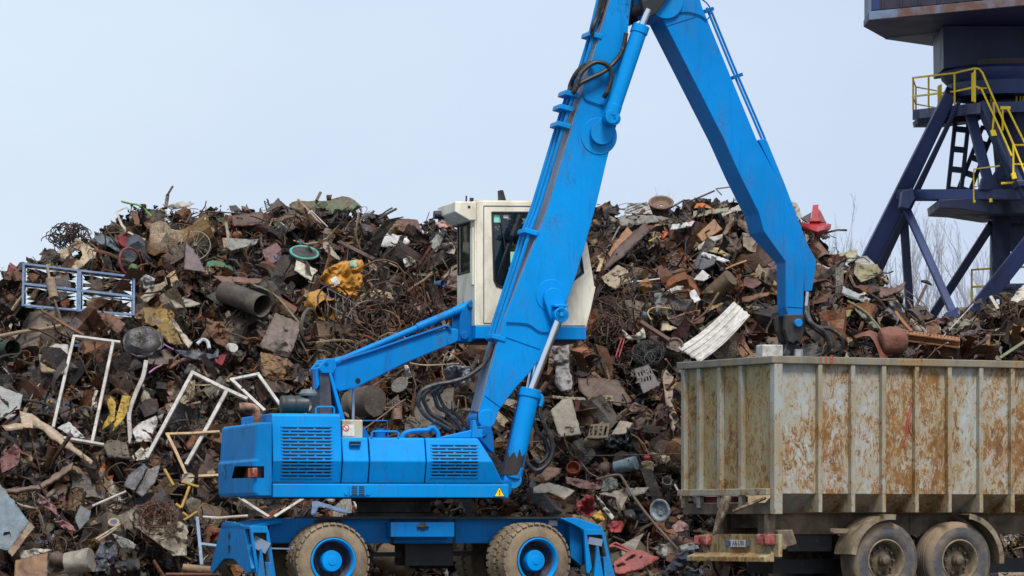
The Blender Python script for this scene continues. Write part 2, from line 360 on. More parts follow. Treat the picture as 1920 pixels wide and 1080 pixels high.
def t_ring():
    k, n = 6, 20; V = []; R0 = .42; r = rs.uniform(.03, .12); w = r * rs.uniform(.6, 1.6)
    for i in range(n):
        a = 6.283 * i / n
        for j in range(k):
            q = 6.283 * j / k; rr = R0 + r * math.cos(q); V.append((rr * math.cos(a), rr * math.sin(a), w * math.sin(q)))
    return np.array(V), [[i*k+j, i*k+(j+1) % k, ((i+1) % n)*k+(j+1) % k, ((i+1) % n)*k+j] for i in range(n) for j in range(k)]
def t_grille():
    V = []; Fs = []
    def bx(x0, y0, x1, y1, z=.02):
        b0 = len(V); V.extend([(x0,y0,-z),(x1,y0,-z),(x1,y1,-z),(x0,y1,-z),(x0,y0,z),(x1,y0,z),(x1,y1,z),(x0,y1,z)]); Fs.extend([[b0+i for i in f] for f in ((0,3,2,1),(4,5,6,7),(0,1,5,4),(1,2,6,5),(2,3,7,6),(3,0,4,7))])
    n = rs.randint(3, 9); bx(-.5, -.3, .5, -.25); bx(-.5, .25, .5, .3)
    for i in range(n + 1):
        x = -.5 + i / n; bx(x - .02, -.25, x + .02, .25, .012)
    return np.array(V, dtype=float), Fs
TEMPL = {k: [f() for _ in range(nn)] for k, f, nn in (('sheet', t_sheet, 80), ('chip', lambda: t_sheet(False), 40), ('strip', t_strip, 30), ('rod', t_tube, 24), ('loop', t_loop, 24), ('box', t_box, 16), ('angle', t_angle, 12), ('pipe', t_pipe, 14), ('ring', t_ring, 8), ('grille', t_grille, 8))}
PAL = [((56,41,31),18),((90,57,35),16),((124,74,37),10),((36,33,36),21),((22,21,24),15),((108,102,96),7),((146,132,114),9),((178,160,132),6.5),((206,198,184),2.6),((78,86,94),3),((92,92,70),3.5),((88,42,38),2),
       ((126,100,60),3),((52,60,76),1.4),((56,46,50),3),((190,110,40),.5),((200,160,40),.5),((170,40,44),.6),((60,110,170),.6),((70,130,100),.5),((220,216,208),.8),((150,90,100),.5)]
PC = np.array([lin(*c) for c, w in PAL]); PW = np.array([w for c, w in PAL], dtype=float); PW /= PW.sum()
def rot3():
    q = rs.normal(size=4); q /= np.linalg.norm(q); w, x, y, z = q
    return np.array([[1-2*(y*y+z*z), 2*(x*y-z*w), 2*(x*z+y*w)], [2*(x*y+z*w), 1-2*(x*x+z*z), 2*(y*z-x*w)], [2*(x*z-y*w), 2*(y*z+x*w), 1-2*(x*x+y*y)]])
def face_normal():                                  # heap's face leans back
    return np.array([0, -.72, .69])
def scatter(mass, u, v, kind, size, out, col=None, dark=1.0, gloss=None):
    V, Fc = TEMPL[kind][rs.randint(len(TEMPL[kind]))]
    p = np.array(P(u, v, D(u, v))) + face_normal() * out
    M_ = rot3()
    ci = rs.choice(len(PC), p=PW)
    while size > .3 and ci >= 15 and ci != 20: ci = rs.choice(len(PC), p=PW)
    c = (PC[ci] if col is None else np.array(col)) * rs.choice((.45, .8, 1.0, 1.25), p=(.3, .3, .25, .15)) * rs.uniform(.85, 1.1) * dark
    g = (rs.rand() ** 1.6 if gloss is None else gloss)
    C4 = np.tile(np.array((*np.clip(c, 0, .85), g), dtype=np.float32), (len(V), 1))
    if size > .18 and rs.rand() < .6:               # a second colour takes over part of the piece: rust, primer, bare metal
        c2 = PC[rs.choice(len(PC), p=PW)] if rs.rand() < .4 else np.array([lin(96, 58, 38), lin(126, 82, 50), lin(70, 48, 38), lin(150, 130, 104)][rs.randint(4)])
        d = V @ rs.normal(size=3); d = (d - d.mean()) / (d.std() + 1e-6); w = np.clip((d + rs.normal(0, .35, len(V)) - rs.uniform(-.8, 1)) * 2, 0, 1)[:, None]; C4[:, :3] = C4[:, :3] * (1 - w) + np.clip(c2, 0, .8) * w
    mass.add((V * size) @ M_.T + p, Fc, C4)
heap = Mass()
us = np.arange(-240, 2300, 14); ts = np.linspace(0, 1, 46)
V = []
for t in ts:
    for u in us:
        v = VB + (crest(u) - VB) * t; p = P(u, v, D(u, v)); n_ = noise.fractal(Vector((u / 38, v / 38, 0)), 1, 2, 4) * .22
        V.append(np.array(p) + face_normal() * (n_ - .22))
nu = len(us); top = len(ts)
for k in range(1, 14):                              # plateau and back slope
    for i, u in enumerate(us):
        p = V[(top - 1) * nu + i]; q = p.copy(); q[1] += k * .9; q[2] = p[2] * (1 - (max(0, k - 4) / 9) ** 1.3) - .1 + .15 * noise.noise(Vector((u / 40, k * .9, 7))); q[2] = max(q[2], -.2) if k < 13 else -.2
        V.append(q)
heap.add(np.array(V), tri(grid_faces(top + 13, nu)), (.015, .012, .010, .1))  # near-black mound puts the deep shade of the gaps into its colour
KINDS = ['sheet', 'strip', 'rod', 'loop', 'box', 'angle', 'pipe', 'ring', 'grille']
def density_color(u, v): return 1.0
def fill(N, smin, smax, omin, omax, kw, umin=-240, umax=2150):
    kw = np.array(kw, dtype=float); kw /= kw.sum()
    for _ in range(N):
        u = rs.uniform(umin, umax); c = crest(u); v = c + (VB - c) * rs.rand() ** .95 + 4
        k = KINDS[rs.choice(9, p=kw)]; s = smin * (smax / smin) ** rs.rand()
        if k == 'sheet' and s < .16: k = 'chip'
        if k in ('rod', 'strip', 'angle'): s *= 1.7
        if k == 'loop': s *= 1.2
        if v < c + s * 75: v = c + s * rs.uniform(55, 95)
        col = None
        if k in ('rod', 'loop') and rs.rand() < .7: col = [lin(60, 40, 30), lin(86, 62, 45), lin(32, 28, 28), lin(112, 90, 70), lin(44, 34, 30)][rs.randint(5)]
        scatter(heap, u, v, k, s, rs.uniform(omin, omax), col)
fill(1300, .5, .95, -.35, -.06, [60, 10, 4, 2, 10, 5, 9, 3, 0])
fill(3400, .25, .55, -.2, .12, [48, 14, 10, 8, 8, 5, 6, 3, 2])
fill(6500, .10, .27, -.08, .16, [46, 14, 14, 10, 8, 4, 4, 2, 1])
fill(2600, .3, .75, -.05, .16, [0, 20, 50, 40, 0, 4, 0, 0, 0])
fill(6000, .035, .10, 0, .22, [50, 14, 8, 6, 16, 0, 6, 3, 0])
for _ in range(620):                                # crushed sheets that overlap on the face
    u = rs.uniform(-220, 2100); c = crest(u); v = c + (VB - c) * rs.rand() ** .95 + 34; q = [lin(122, 72, 36), lin(98, 60, 38), lin(150, 122, 90), lin(176, 168, 154), lin(34, 32, 35), lin(70, 52, 40), lin(140, 92, 50), lin(112, 106, 98), lin(44, 40, 40)][rs.randint(9)]
    scatter(heap, u, v, ['sheet', 'sheet', 'sheet', 'box', 'pipe'][rs.randint(5)], rs.uniform(.26, .58), rs.uniform(.02, .2), q)
for _ in range(1700):                               # clutter that laps over the bigger pieces
    u = rs.uniform(-200, 2100); c = crest(u); v = c + (VB - c) * rs.rand() ** .95 + 12; k = ['rod', 'loop', 'chip', 'strip', 'angle', 'box', 'sheet'][rs.choice(7, p=[.26, .12, .26, .12, .05, .08, .11])]
    s = {'rod': rs.uniform(.25, .8), 'loop': rs.uniform(.15, .45), 'chip': rs.uniform(.04, .13), 'strip': rs.uniform(.15, .4), 'angle': rs.uniform(.2, .5), 'box': rs.uniform(.04, .12), 'sheet': rs.uniform(.12, .3)}[k]
    scatter(heap, u, v, k, s, rs.uniform(.12, .42), [lin(58, 40, 32), lin(84, 62, 46), lin(34, 30, 30), lin(116, 94, 74), None, lin(40, 33, 30)][rs.randint(6)] if k in ('rod', 'loop', 'strip') else None)
for _ in range(520):                                # ragged skyline
    u = rs.uniform(-100, 1960); scatter(heap, u, crest(u) + rs.uniform(0, 22), KINDS[rs.choice(9, p=[.45, .15, .12, .1, .06, .06, .03, .02, .01])], rs.uniform(.10, .30), rs.uniform(-.12, .03), dark=.9)
for _ in range(260):                                # rust-brown wire by the centre of the heap
    u = rs.normal(720, 60); v = rs.normal(625, 45); scatter(heap, u, v, ['rod', 'loop'][rs.rand() < .3], rs.uniform(.4, 1.0), rs.uniform(.05, .35), [lin(104, 74, 54), lin(76, 52, 38), lin(130, 102, 78), lin(60, 42, 34)][rs.randint(4)])
for _ in range(260):
    u = rs.normal(1150, 40); v = rs.normal(600, 45); scatter(heap, u, v, ['rod', 'loop'][rs.rand() < .5], rs.uniform(.3, .8), rs.uniform(.05, .3), [lin(80, 56, 42), lin(60, 42, 34), lin(100, 76, 56)][rs.randint(3)])
for _ in range(300):                                # loose bits at the heap's foot
    u = rs.uniform(-200, 2100); p = P(u, 1110, toe(u) - abs(rs.normal(0, .7))); V_, F_ = TEMPL['chip'][rs.randint(40)]
    heap.add((V_ * rs.uniform(.1, .4)) @ rot3().T + np.array((p.x, p.y, .05)), F_, (*PC[rs.choice(len(PC), p=PW)], .2))
tag(heap.build('scrap_heap', HEAP), 'tall brown heap of mixed scrap metal behind the blue machine', 'scrap heap', kind='stuff')
# ------------------------------------------------------------------ the blue material handler
E = Frame(P(680, 985, 57.0) - Vector((0, 0, EYE)), R(14))
ex = tag(empty('material_handler', E.o, E.yaw), 'blue wheeled material handler with raised cream cab and long folded boom', 'excavator')
h = E.hy
def lx(u, v=860, c=0): return h(u, v, c).x
def lz(v, u=680, c=0): return h(u, v, c).z
WID = 2.5
# counterweight: rounded rear block, leaning in above a step
xr = lx(479); x1 = lx(510)
def ring(z, back, r=.07):
    a = xr - back; pts = []; WID = 2.78
    for cx, cy, a0 in ((x1, 0, None), (a + r, r, 270), (a + r, WID - r, 180), (x1, WID, None)):
        if a0 is None: pts.append((cx, cy, z))
        else:
            for k in range(7): an = R(a0 - 15 * k); pts.append((cx + r * math.cos(an), cy + r * math.sin(an), z))
    return pts
zb, zs, zt = lz(930, 480), lz(863, 480), lz(792, 480)
m = MB(); m.loft([ring(zb, .0), ring(zb + .05, .03), ring(zs - .01, .04), ring(zs + .015, .01), ring(zt - .03, -.02), ring(zt, -.045)])
cw = m.build('counterweight', [blue_worn, black], ex, .015)
ry = lambda u, v: E.hx(u, v, xr - .06)
a, b_, c_, d_ = ry(431, 897), ry(437, 874), ry(476, 874), ry(476, 896)
m = MB(); m.prism([(p.y, p.z) for p in (a, b_, c_, d_)], xr - .3, xr + .12, 'x')
cut = m.build('cutter', black); cut.parent = ex
md = cw.modifiers.new('cut', 'BOOLEAN'); md.object = cut; md.operation = 'DIFFERENCE'; md.solver = 'EXACT'; md.use_self = True; md.use_hole_tolerant = True
apply_mods(cw); bpy.data.objects.remove(cut)
p0, p1 = ry(462, 878), ry(472, 895)
m = MB(); m.box((xr - .045, p1.y, p1.z), (xr + .02, (p0.y + p1.y) / 2, p0.z), 0); m.box((xr - .04, (p0.y + p1.y) / 2 + .004, p1.z), (xr + .02, p0.y, p0.z), 1)
m.build('tail_light', [red_lens, orange_lens], ex, .008)
p = ry(418, 886); text_mesh('rear_marking', '75', .30, Matrix.Translation((xr - .064, p.y, p.z)) @ REAR, mat('faded_grey_marking', lin(70, 110, 150), .6), cw, .001, 1.2)
# bodywork: engine hood, doors and front panel share one cross-section with a crease
zc = lz(865); zd = lz(820); zh = lz(775, 575); zf = lz(906)
def body(name, xa, xb, ztop, xbt=None, y1=WID, mats=blue, lab=None):
    sec = [(.11, zf), (0, zc), (.09, ztop - .03), (.12, ztop), (y1 - .08, ztop), (y1, zc), (y1, zf)]
    xt = xb if xbt is None else xbt
    fx = lambda z: xb + (xt - xb) * (z - zf) / (ztop - zf)
    mm = MB(); mm.loft([[(xa, y, z) for y, z in sec], [(fx(z), y, z) for y, z in sec]]); return mm.build(name, mats, ex, .012, lab)
hood = body('engine_hood', lx(512), lx(641), zh)
door1 = body('service_door', lx(643.5), lx(692), zd)
door2 = body('side_panel', lx(694.5), lx(798.5), zd)
frontp = body('front_panel', lx(800.5), lx(947, 900), zd, lx(899, 820))
ax0, ax1 = lx(512), lx(945, 905)
m = MB(); m.box((ax0, .03, zf - .2), (ax1, WID - .03, zf + .003)); m.box((ax0 + .02, .2, zf), (lx(899, 820) - .08, WID - .15, zd - .03)); m.build('deck_frame', black, ex)
m = MB(); m.box((lx(511), -.025, lz(933)), (lx(953, 920), WID + .02, lz(907.5))); skirt = m.build('side_skirt', blue, ex, .012)
m = MB(); m.cyl((lx(951, 920), .1, lz(918)), (lx(951, 920), .5, lz(918)), .09); m.cyl((lx(955, 912), .12, lz(908)), (lx(955, 912), .4, lz(908)), .07); m.build('boom_foot_pin', blue_dark, ex, .01)
def grille(parent, u0, u1, v0, v1, rows, cols=3, lean=0):
    xa, xb, za, zb2 = lx(u0), lx(u1), lz(v1), lz(v0); g = MB(); ht = (zb2 - za) / rows; n = 0
    yy = lambda z: ((zc - z) * .11 / (zc - zf) if z <= zc else (z - zc) * .09 / (zh - .03 - zc) * (1 if parent is hood else (zh - .03 - zc) / (zd - .03 - zc)))
    def plate(x0, x1_, z0, z1, off, mi):
        y0, y1_ = yy(z0) - off, yy(z1) - off
        g.loft([[(x0, y0, z0), (x1_, y0, z0), (x1_, y0 + .01, z0), (x0, y0 + .01, z0)], [(x0, y1_, z1), (x1_, y1_, z1), (x1_, y1_ + .01, z1), (x0, y1_ + .01, z1)]], mi)
    for i in range(rows):                           # dark plates for the slots' shade between proud blue ribs, staggered row by row
        z0 = za + i * ht; wch = (xb - xa) / cols; off = (wch / 2 if i % 2 else 0); xs = [xa] + [xa + off + k * wch for k in range(cols + 1) if xa + .06 < xa + off + k * wch < xb - .06] + [xb]
        for q in range(len(xs) - 1): plate(xs[q] + .016, xs[q+1] - .016, z0 + ht * .28, z0 + ht * .74, .004, 1)
        plate(xa - .01, xb + .01, z0 - ht * .2, z0 + ht * .24, .009, 0)
    plate(xa - .01, xb + .01, zb2 - ht * .2, zb2 + ht * .24, .009, 0)
    return g.build('louvre_grille', [blue, DARKM], parent)
DARKM = mat('dark_slot', (.004, .006, .012), .8)  # near-black in place of shade in slots and hole; also handle and stencils
grille(hood, 529, 623, 800, 896, 15); grille(frontp, 810, 897, 832, 894, 10)
m = MB(); xa, xb, za, zb2 = lx(654), lx(686), lz(929), lz(911); m.box((xa, -.045, za), (xb, -.025, zb2), 0)
for i in range(5):
    z = za + (zb2 - za) * (i + .5) / 5
    for q in range(2): m.box((xa + .03 + q * (xb - xa - .04) / 2, -.049, z - .007), (xa + .01 + (q + 1) * (xb - xa - .04) / 2, -.0445, z + .007), 1)  # dark plates in place of the shaded openings
for u in (648, 690): m.cyl((lx(u), -.04, lz(925)), (lx(u), -.02, lz(925)), .025, n=12)
m.build('step_grille', [blue, DARKM], skirt)
m = MB(); m.box((lx(656), .012, lz(836.5)), (lx(677), .045, lz(827.5)), 0); m.box((lx(657), .004, lz(835.5)), (lx(676), .013, lz(833)), 1); m.build('door_handle', [DARKM, blue_dark], door1, .003)
# warning triangle on the skirt
ty = -.03; tri_o = E.xz([(925.5, 931.5), (947, 931.5), (936.2, 912)], ty); tri_i = E.xz([(927.5, 930.3), (945, 930.3), (936.2, 914.3)], ty)
m = MB(); m.prism(tri_o, ty, ty + .004, mi=0); m.prism(tri_i, ty - .003, ty + .001, mi=1); m.prism(E.xz([(935.4, 918.5), (937.2, 918.5), (936.8, 925.3), (935.8, 925.3)], ty), ty - .006, ty - .002, mi=0); m.prism(E.xz([(935.4, 926.5), (937.1, 926.5), (937.1, 928.3), (935.4, 928.3)], ty), ty - .006, ty - .002, mi=0)
m.build('warning_sign', [mat('sign_black', (.015, .015, .015), .5), yellow], skirt)
# things on the deck
tank = mat('beige_box_paint', lin(188, 178, 152), .5, 0, .12, 4, lin(110, 96, 74), .2, 5)
m = MB(); m.box((lx(641.5, 800, .25), .25, zd - .02), (lx(680, 800, .25), .75, lz(787, 660, .25))); bx = m.build('control_box', tank, ex, .012)
yb = .245; m = MB(); m.prism(E.xz([(642.5, 796), (664.5, 796), (664.5, 817.5), (642.5, 817.5)], yb), yb, yb + .003, mi=0)
rc = h(648.5, 802.5, yb); mm_ = [(rc.x + .047 * math.cos(q * .2618), rc.z + .047 * math.sin(q * .2618)) for q in range(24)]; m.prism(mm_, yb - .003, yb + .001, mi=1)
m.prism([(rc.x + .033 * math.cos(q * .2618), rc.z + .033 * math.sin(q * .2618)) for q in range(24)], yb - .006, yb - .002, mi=0); m.beam((rc.x - .025, yb - .008, rc.z + .025), (rc.x + .025, yb - .008, rc.z - .025), .004, .011, (0, 1, 0), 1)
m.prism(E.xz([(657, 813), (662, 813), (659.5, 807)], yb), yb - .003, yb + .001, mi=2); m.build('safety_label', [white_pl, mat('sign_red', lin(205, 40, 40), .5), yellow], bx)
def loop(name, pts, r, c, mt, parent=ex, k=6, n=8, lab=None):
    mm = MB(); mm.tube(smooth_path([h(u, v, cc) for u, v, cc in ((p if len(p) == 3 else (*p, c)) for p in pts)], k), r, n); return mm.build(name, mt, parent, label=lab)
def rail(name, pts, r, c, mt, parent=ex):
    mm = MB(); mm.tube([h(u, v, c) for u, v in pts], r, 8); return mm.build(name, mt, parent)
rail('grab_rail', [(592.5, 776), (592.5, 766), (595, 763), (624, 763), (626.5, 766), (626.5, 776)], .014, .3, blue)
rail('grab_rail', [(697, 820), (697, 812), (700, 809), (744, 809), (747, 812), (747, 820)], .014, .1, blue)
rail('guard_rail', [(680, 789), (726, 789), (727.5, 820)], .010, .6, blue_dark)
m = MB(); q = h(713, 820, .5); m.lathe([(.0, 0), (.075, 0), (.075, .1), (.062, .11), (.062, .135), (0, .135)], (q.x, .5, zd), (0, 0, 1), 20); m.build('filler_cap', blue_dark, ex)
loop('hydraulic_pipe', [(753, 824), (757, 814), (768, 809), (785, 807), (802, 806), (808, 802), (814, 803), (821, 812), (822, 822)], .032, .35, blue_worn)
m = MB(); m.prism(E.xz([(818, 821), (905, 821), (905, 806), (888, 803), (884, 806)], .3), .3, .36); m.prism(E.xz([(884, 821), (886, 788), (891, 788), (896, 806), (905, 821)], .28), .25, .42); m.build('boom_bracket', blue, ex, .01)
m = MB(); m.prism(E.xz([(896, 822), (897, 800), (908, 797), (919, 801), (923, 818), (924, 850), (916, 845)], .7), .62, .82); m.prism(E.xz([(896, 822), (897, 800), (908, 797), (919, 801), (923, 818), (924, 850), (916, 845)], .7), 1.62, 1.82)
m.cyl(h(906.5, 812, .6), h(906.5, 812, .6) + Vector((0, 1.25, 0)), .055, n=20); m.build('boom_mount', blue_dark, ex, .01)
rail('cable_guard', [(858, 783), (858, 772), (861, 769), (888, 771), (895, 774), (896, 790)], .011, .6, black)
m = MB(); m.prism(E.xz([(644, 822), (682, 800), (694, 822)], .9), .88, .95); m.build('gusset_plate', blue_dark, ex)
# exhaust, air filter, rain cap
ep = smooth_path([h(u, v, .7) for u, v in ((482.5, 796), (482.5, 780), (481, 771), (476, 765), (468, 762.5), (457, 762), (448, 762.5))], 5)
m = MB(); m.tube(ep, .052, 16, cap=False); m.tube(ep, .042, 16, cap=False); m.build('exhaust_pipe', mat('rusty_exhaust', lin(176, 140, 118), .75, .2, .25, 6, lin(110, 72, 54), .35, 6), ex)
m = MB(); q0, q1 = h(526, 758, .8), h(577, 758, .8); ln = q1.x - q0.x
m.lathe([(0, 0), (.10, 0), (.118, .015), (.12, .06), (.114, .07), (.12, .08), (.12, ln * .5), (.112, ln * .52), (.12, ln * .55), (.12, ln), (0, ln)], q0, (1, 0, 0), 28); m.build('air_filter', mat('filter_black', (.03, .034, .036), .5, 0, .15), ex)
m = MB(); q = h(578, 742, .8); m.lathe([(.05, -.12), (.05, .0), (.125, .0), (.13, .03), (.09, .085), (0, .095)], (q.x, .8, q.z), (0, 0, 1), 24); m.build('rain_cap', mat('cap_grey', lin(92, 100, 104), .5, 0, .1), ex)
# slew ring and undercarriage
m = MB(); qc = (lx(704) + lx(845)) / 2
m.lathe([(0, lz(972) - .02), (.66, lz(972) - .02), (.66, lz(962)), (.52, lz(960)), (.52, lz(940)), (.6, lz(938)), (.6, lz(933)), (0, lz(933))], (qc, WID / 2, 0), (0, 0, 1), 48); m.build('slew_ring', black, ex)
yc0, yc1 = .55, 1.95
m = MB(); m.prism(E.xz([(500, 1008), (505, 985), (522, 971.5), (1066, 971.5), (1082, 985), (1090, 1019), (600, 1019), (508, 1019)], yc0), yc0, yc1); ch = m.build('chassis', blue_base, ex, .012)
m = MB(); m.box((lx(600, 970, .4), .4, lz(973, 700, .4)), (lx(1052, 970, .4), 2.1, lz(968.5, 700, .4))); m.box((lx(588, 990, yc0), yc0 - .012, lz(1019)), (lx(640, 990, yc0), yc0, lz(975))); m.build('deck_plate', black, ex)
m = MB(); m.prism(E.xz([(733, 979.5), (852, 979.5), (852, 1007), (733, 1007)], .22), .22, yc0); tb = m.build('toolbox', blue_base, ex, .008)
m = MB(); q = h(793, 986, .2); m.lathe([(0, 0), (.055, 0), (.05, .03), (0, .035)], q + Vector((0, .02, 0)), (0, -1, 0), 16); m.beam(q + Vector((-.085, 0, -.01)), q + Vector((.085, 0, -.01)), .02, .035, (0, 1, 0)); m.build('handle', black, tb, .006)
m = MB(); m.box((lx(733, 1000, yc0), yc0 - .02, lz(1019)), (lx(738, 1000, yc0), yc0, lz(972))); m.box((lx(850, 1000, yc0), yc0 - .02, lz(1019)), (lx(854, 1000, yc0), yc0, lz(972)))
m.prism(E.xz([(691, 1036), (916, 1033), (916, 1042), (691, 1044)], 1.1), 1.1, 1.3); m.cyl(h(770, 1040, 1.2), h(840, 1040, 1.2), .2); m.box((lx(760, 1030, .9), .9, lz(1062)), (lx(850, 1030, .9), 1.6, lz(1018))); m.build('drive_shaft', black, ex)
m = MB(); m.prism(E.xz([(1028.5, 976), (1045, 976), (1045, 985.5), (1028.5, 985.5)], yc0), yc0 - .004, yc0); m.build('blank_sticker', white_pl, ch)
# wheels: twin tyres, blue dished rims
def wheel(u, v, steer=0, far=False):
    c = h(u, v, 0); y0 = WID - .58 if far else 0
    root = empty('wheel', (c.x, y0 + .29, c.z), R(steer)); root.parent = ex
    Rt = .53; tw = .26
    def tyre(yc):
        t = MB(); hw = tw / 2
        t.lathe([(.30, -hw + .03), (.33, -hw), (.41, -hw - .005), (.485, -hw + .025), (Rt - .012, -hw + .05), (Rt - .005, 0), (Rt - .012, hw - .05), (.485, hw - .025), (.41, hw + .005), (.33, hw), (.30, hw - .03)], (0, yc, 0), (0, 1, 0), 64, 0, True, True)
        for k in range(32):                         # shoulder lugs
            a = k * 2 * math.pi / 32
            for sg in (-1, 1):
                aa = a + (0 if sg < 0 else math.pi / 32); ca, sa = math.cos(aa), math.sin(aa); rad = Vector((ca, 0, sa)); tan = Vector((-sa, 0, ca)); p_ = rad * (Rt - .03) + Vector((0, yc + sg * hw * .54, 0))
                t.beam(p_, p_ + rad * .026, .078, hw * .9, tan.cross(rad), 0, .066, hw * .74)
        return t
    for yc in (-.145, .145):
        o = tyre(yc).build('tyre', mud, root, sharp=30)
    rm = MB(); rm.lathe([(.315, -.275), (.318, -.29), (.30, -.295), (.285, -.28), (.275, -.25), (.272, -.22)], (0, 0, 0), (0, 1, 0), 48, 0, True, False); rm.lathe([(.272, -.221), (.262, -.06), (.25, -.04)], (0, 0, 0), (0, 1, 0), 48, 1, True, False)
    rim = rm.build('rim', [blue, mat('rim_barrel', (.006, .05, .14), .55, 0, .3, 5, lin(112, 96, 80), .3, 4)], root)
    rd = MB(); rd.lathe([(0, -.045), (.262, -.045), (.262, .05), (0, .05)], (0, 0, 0), (0, 1, 0), 40)
    for k in range(10):
        a = k * math.pi / 5; rd.cyl((.2 * math.cos(a), -.09, .2 * math.sin(a)), (.2 * math.cos(a), -.04, .2 * math.sin(a)), .016, n=6)
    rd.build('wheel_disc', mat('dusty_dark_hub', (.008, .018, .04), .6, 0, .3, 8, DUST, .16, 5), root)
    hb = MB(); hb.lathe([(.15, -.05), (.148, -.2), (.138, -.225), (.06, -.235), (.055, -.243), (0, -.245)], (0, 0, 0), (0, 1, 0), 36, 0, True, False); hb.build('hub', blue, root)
    if far: root.rotation_euler = (0, 0, R(steer + 180))
    return root
wheel(622, 1052, 5); wheel(1000, 1051, 14); wheel(622, 1052, 5, True); wheel(1000, 1051, 14, True)
# outriggers at both ends
def outrigger_end(xe, sgn, name):
    o = empty(name, (0, 0, 0)); o.parent = ex; return o
xe = lx(470, 1010, .05)
plate_pts = [(427, 980), (434, 977), (462, 982), (469, 990), (483, 1066), (482, 1074), (473, 1076), (452, 1051), (447, 1048), (432, 1048), (428, 1051), (408, 1076), (404, 1068)]
poly = E.yz(plate_pts, xe); yn = min(p[0] for p in poly); poly = [((p[0] - yn) * 1.0 + .0, p[1]) for p in poly]
orig = MB(); orig.prism(poly, xe, xe + .05, 'x'); lo = orig.build('outrigger_plate', blue_worn, ex, .008)
for u, v in ((437, 1004), (443, 1005), (437, 1030), (443, 1030)):
    pass
pc = E.hx(441, 1006, xe); text_mesh('stencil_marking', '44', .17, Matrix.Translation((xe - .004, pc.y - yn, pc.z)) @ REAR, DARKM, lo)
pc = E.hx(441, 1031, xe); text_mesh('stencil_marking', '99', .17, Matrix.Translation((xe - .004, pc.y - yn, pc.z)) @ REAR, DARKM, lo)
ztp = max(p[1] for p in poly); xw = lx(506, 1010, .05)
m = MB(); yin = (poly[0][0], poly[3][0]); ya, yb2 = min(p[0] for p in poly) + .25, max(p[0] for p in poly) - .25
zt0 = lz(984); zt1 = lz(972)
m.add([(xe, .12, zt0 - .02), (xe, 2.3, zt0), (lx(528, 985, .5), 2.3, zt1), (lx(528, 985, .5), .45, zt1), (xe, .12, zt0 - .06), (xe, 2.3, zt0 - .06), (lx(528, 985, .5), 2.3, zt1 - .06), (lx(528, 985, .5), .45, zt1 - .06)],
      [(0,1,2,3),(7,6,5,4),(0,4,5,1),(1,5,6,2),(2,6,7,3),(3,7,4,0)]); m.build('outrigger_cover', blue_worn, ex, .006)
m = MB(); m.box((xe + .05, .12, lz(1060)), (xw - .02, 2.35, lz(988))); m.build('outrigger_beam', black, ex)
def leg(x0s, ypl=-.02):
    f = MB()
    f.prism(E.xz([(473, 986), (500, 986), (504, 999), (518, 1090), (509, 1090), (500, 1019), (499, 999), (474, 999), (486, 1074), (480, 1076), (468, 990)], .03), .0, .07); o1 = f.build('leg_housing', blue_worn, ex, .006)
    g = MB(); g.prism(E.xz([(482, 1095), (488, 1030), (491, 1028), (500, 1095)], -.06), -.07, .02); g.prism(E.xz([(497, 1054), (509, 1054), (519, 1095), (500, 1095)], -.05), -.06, .1); lg = g.build('outrigger_leg', blue_worn, ex, .008)
    k = MB(); k.cyl(h(502, 1029, .06), h(503, 1060, .06), .055, n=18); k.build('leg_cylinder', grease, lg)
    s_ = MB(); s_.beam(h(474, 1014, .12), h(503, 1029, -.02), .16, .02, (0, 1, 0)); s_.build('wear_plate', greyplate, ex)
leg(0)
m = MB(); m.beam(h(506, 1028, .15), h(545, 1029, .15), .25, .02, (0, 0, 1)); m.beam(h(545, 1029, .05), h(545, 1024, .05), .02, .2, (0, 1, 0)); m.build('step', greyplate, ex)
# right end
xq = lx(1130, 1000, .05)
m = MB(); m.prism(E.xz([(1049, 971), (1080, 971), (1124, 985), (1131, 992), (1133, 999), (1097, 999), (1091, 992), (1075, 983)], .12), .12, 2.35); m.build('outrigger_cover', blue_worn, ex, .008)
m = MB(); m.prism(E.xz([(1060, 975), (1076, 984), (1090, 992), (1095, 1006), (1097, 1060), (1092, 1073), (1081, 1060), (1062, 1044)], .5), .28, yc0); m.build('outrigger_plate', blue_dark, ex, .008)
m = MB(); m.prism(E.xz([(1094, 992), (1130, 992), (1133, 999), (1152, 1090), (1145, 1090), (1128, 1003), (1100, 1003), (1109, 1064), (1104, 1076), (1099, 1074)], .03), .0, .08); m.build('leg_housing', blue_worn, ex, .006)
m = MB(); m.box((lx(1098, 1010, .1), .1, lz(1066)), (lx(1128, 1010, .1), 2.3, lz(1000))); m.build('outrigger_beam', black, ex)
m = MB(); m.prism(E.xz([(1112, 1095), (1119, 1026), (1122, 1024), (1133, 1095)], -.06), -.08, .02); m.prism(E.xz([(1131, 1044), (1143, 1044), (1157, 1095), (1134, 1095)], -.05), -.06, .1); lg = m.build('outrigger_leg', blue_worn, ex, .008)
m = MB(); m.cyl(h(1134, 1020, .06), h(1137, 1050, .06), .06, n=18); m.build('leg_cylinder', grease, lg)
m = MB(); m.beam(h(1103, 1013, .04), h(1129, 1018, .02), .1, .03, (0, 1, 0)); m.build('wear_plate', greyplate, ex)
m = MB(); m.cyl(h(1098, 1068, .05), h(1098, 1068, .3), .075, n=16); m.build('pivot_pin', grease, ex)
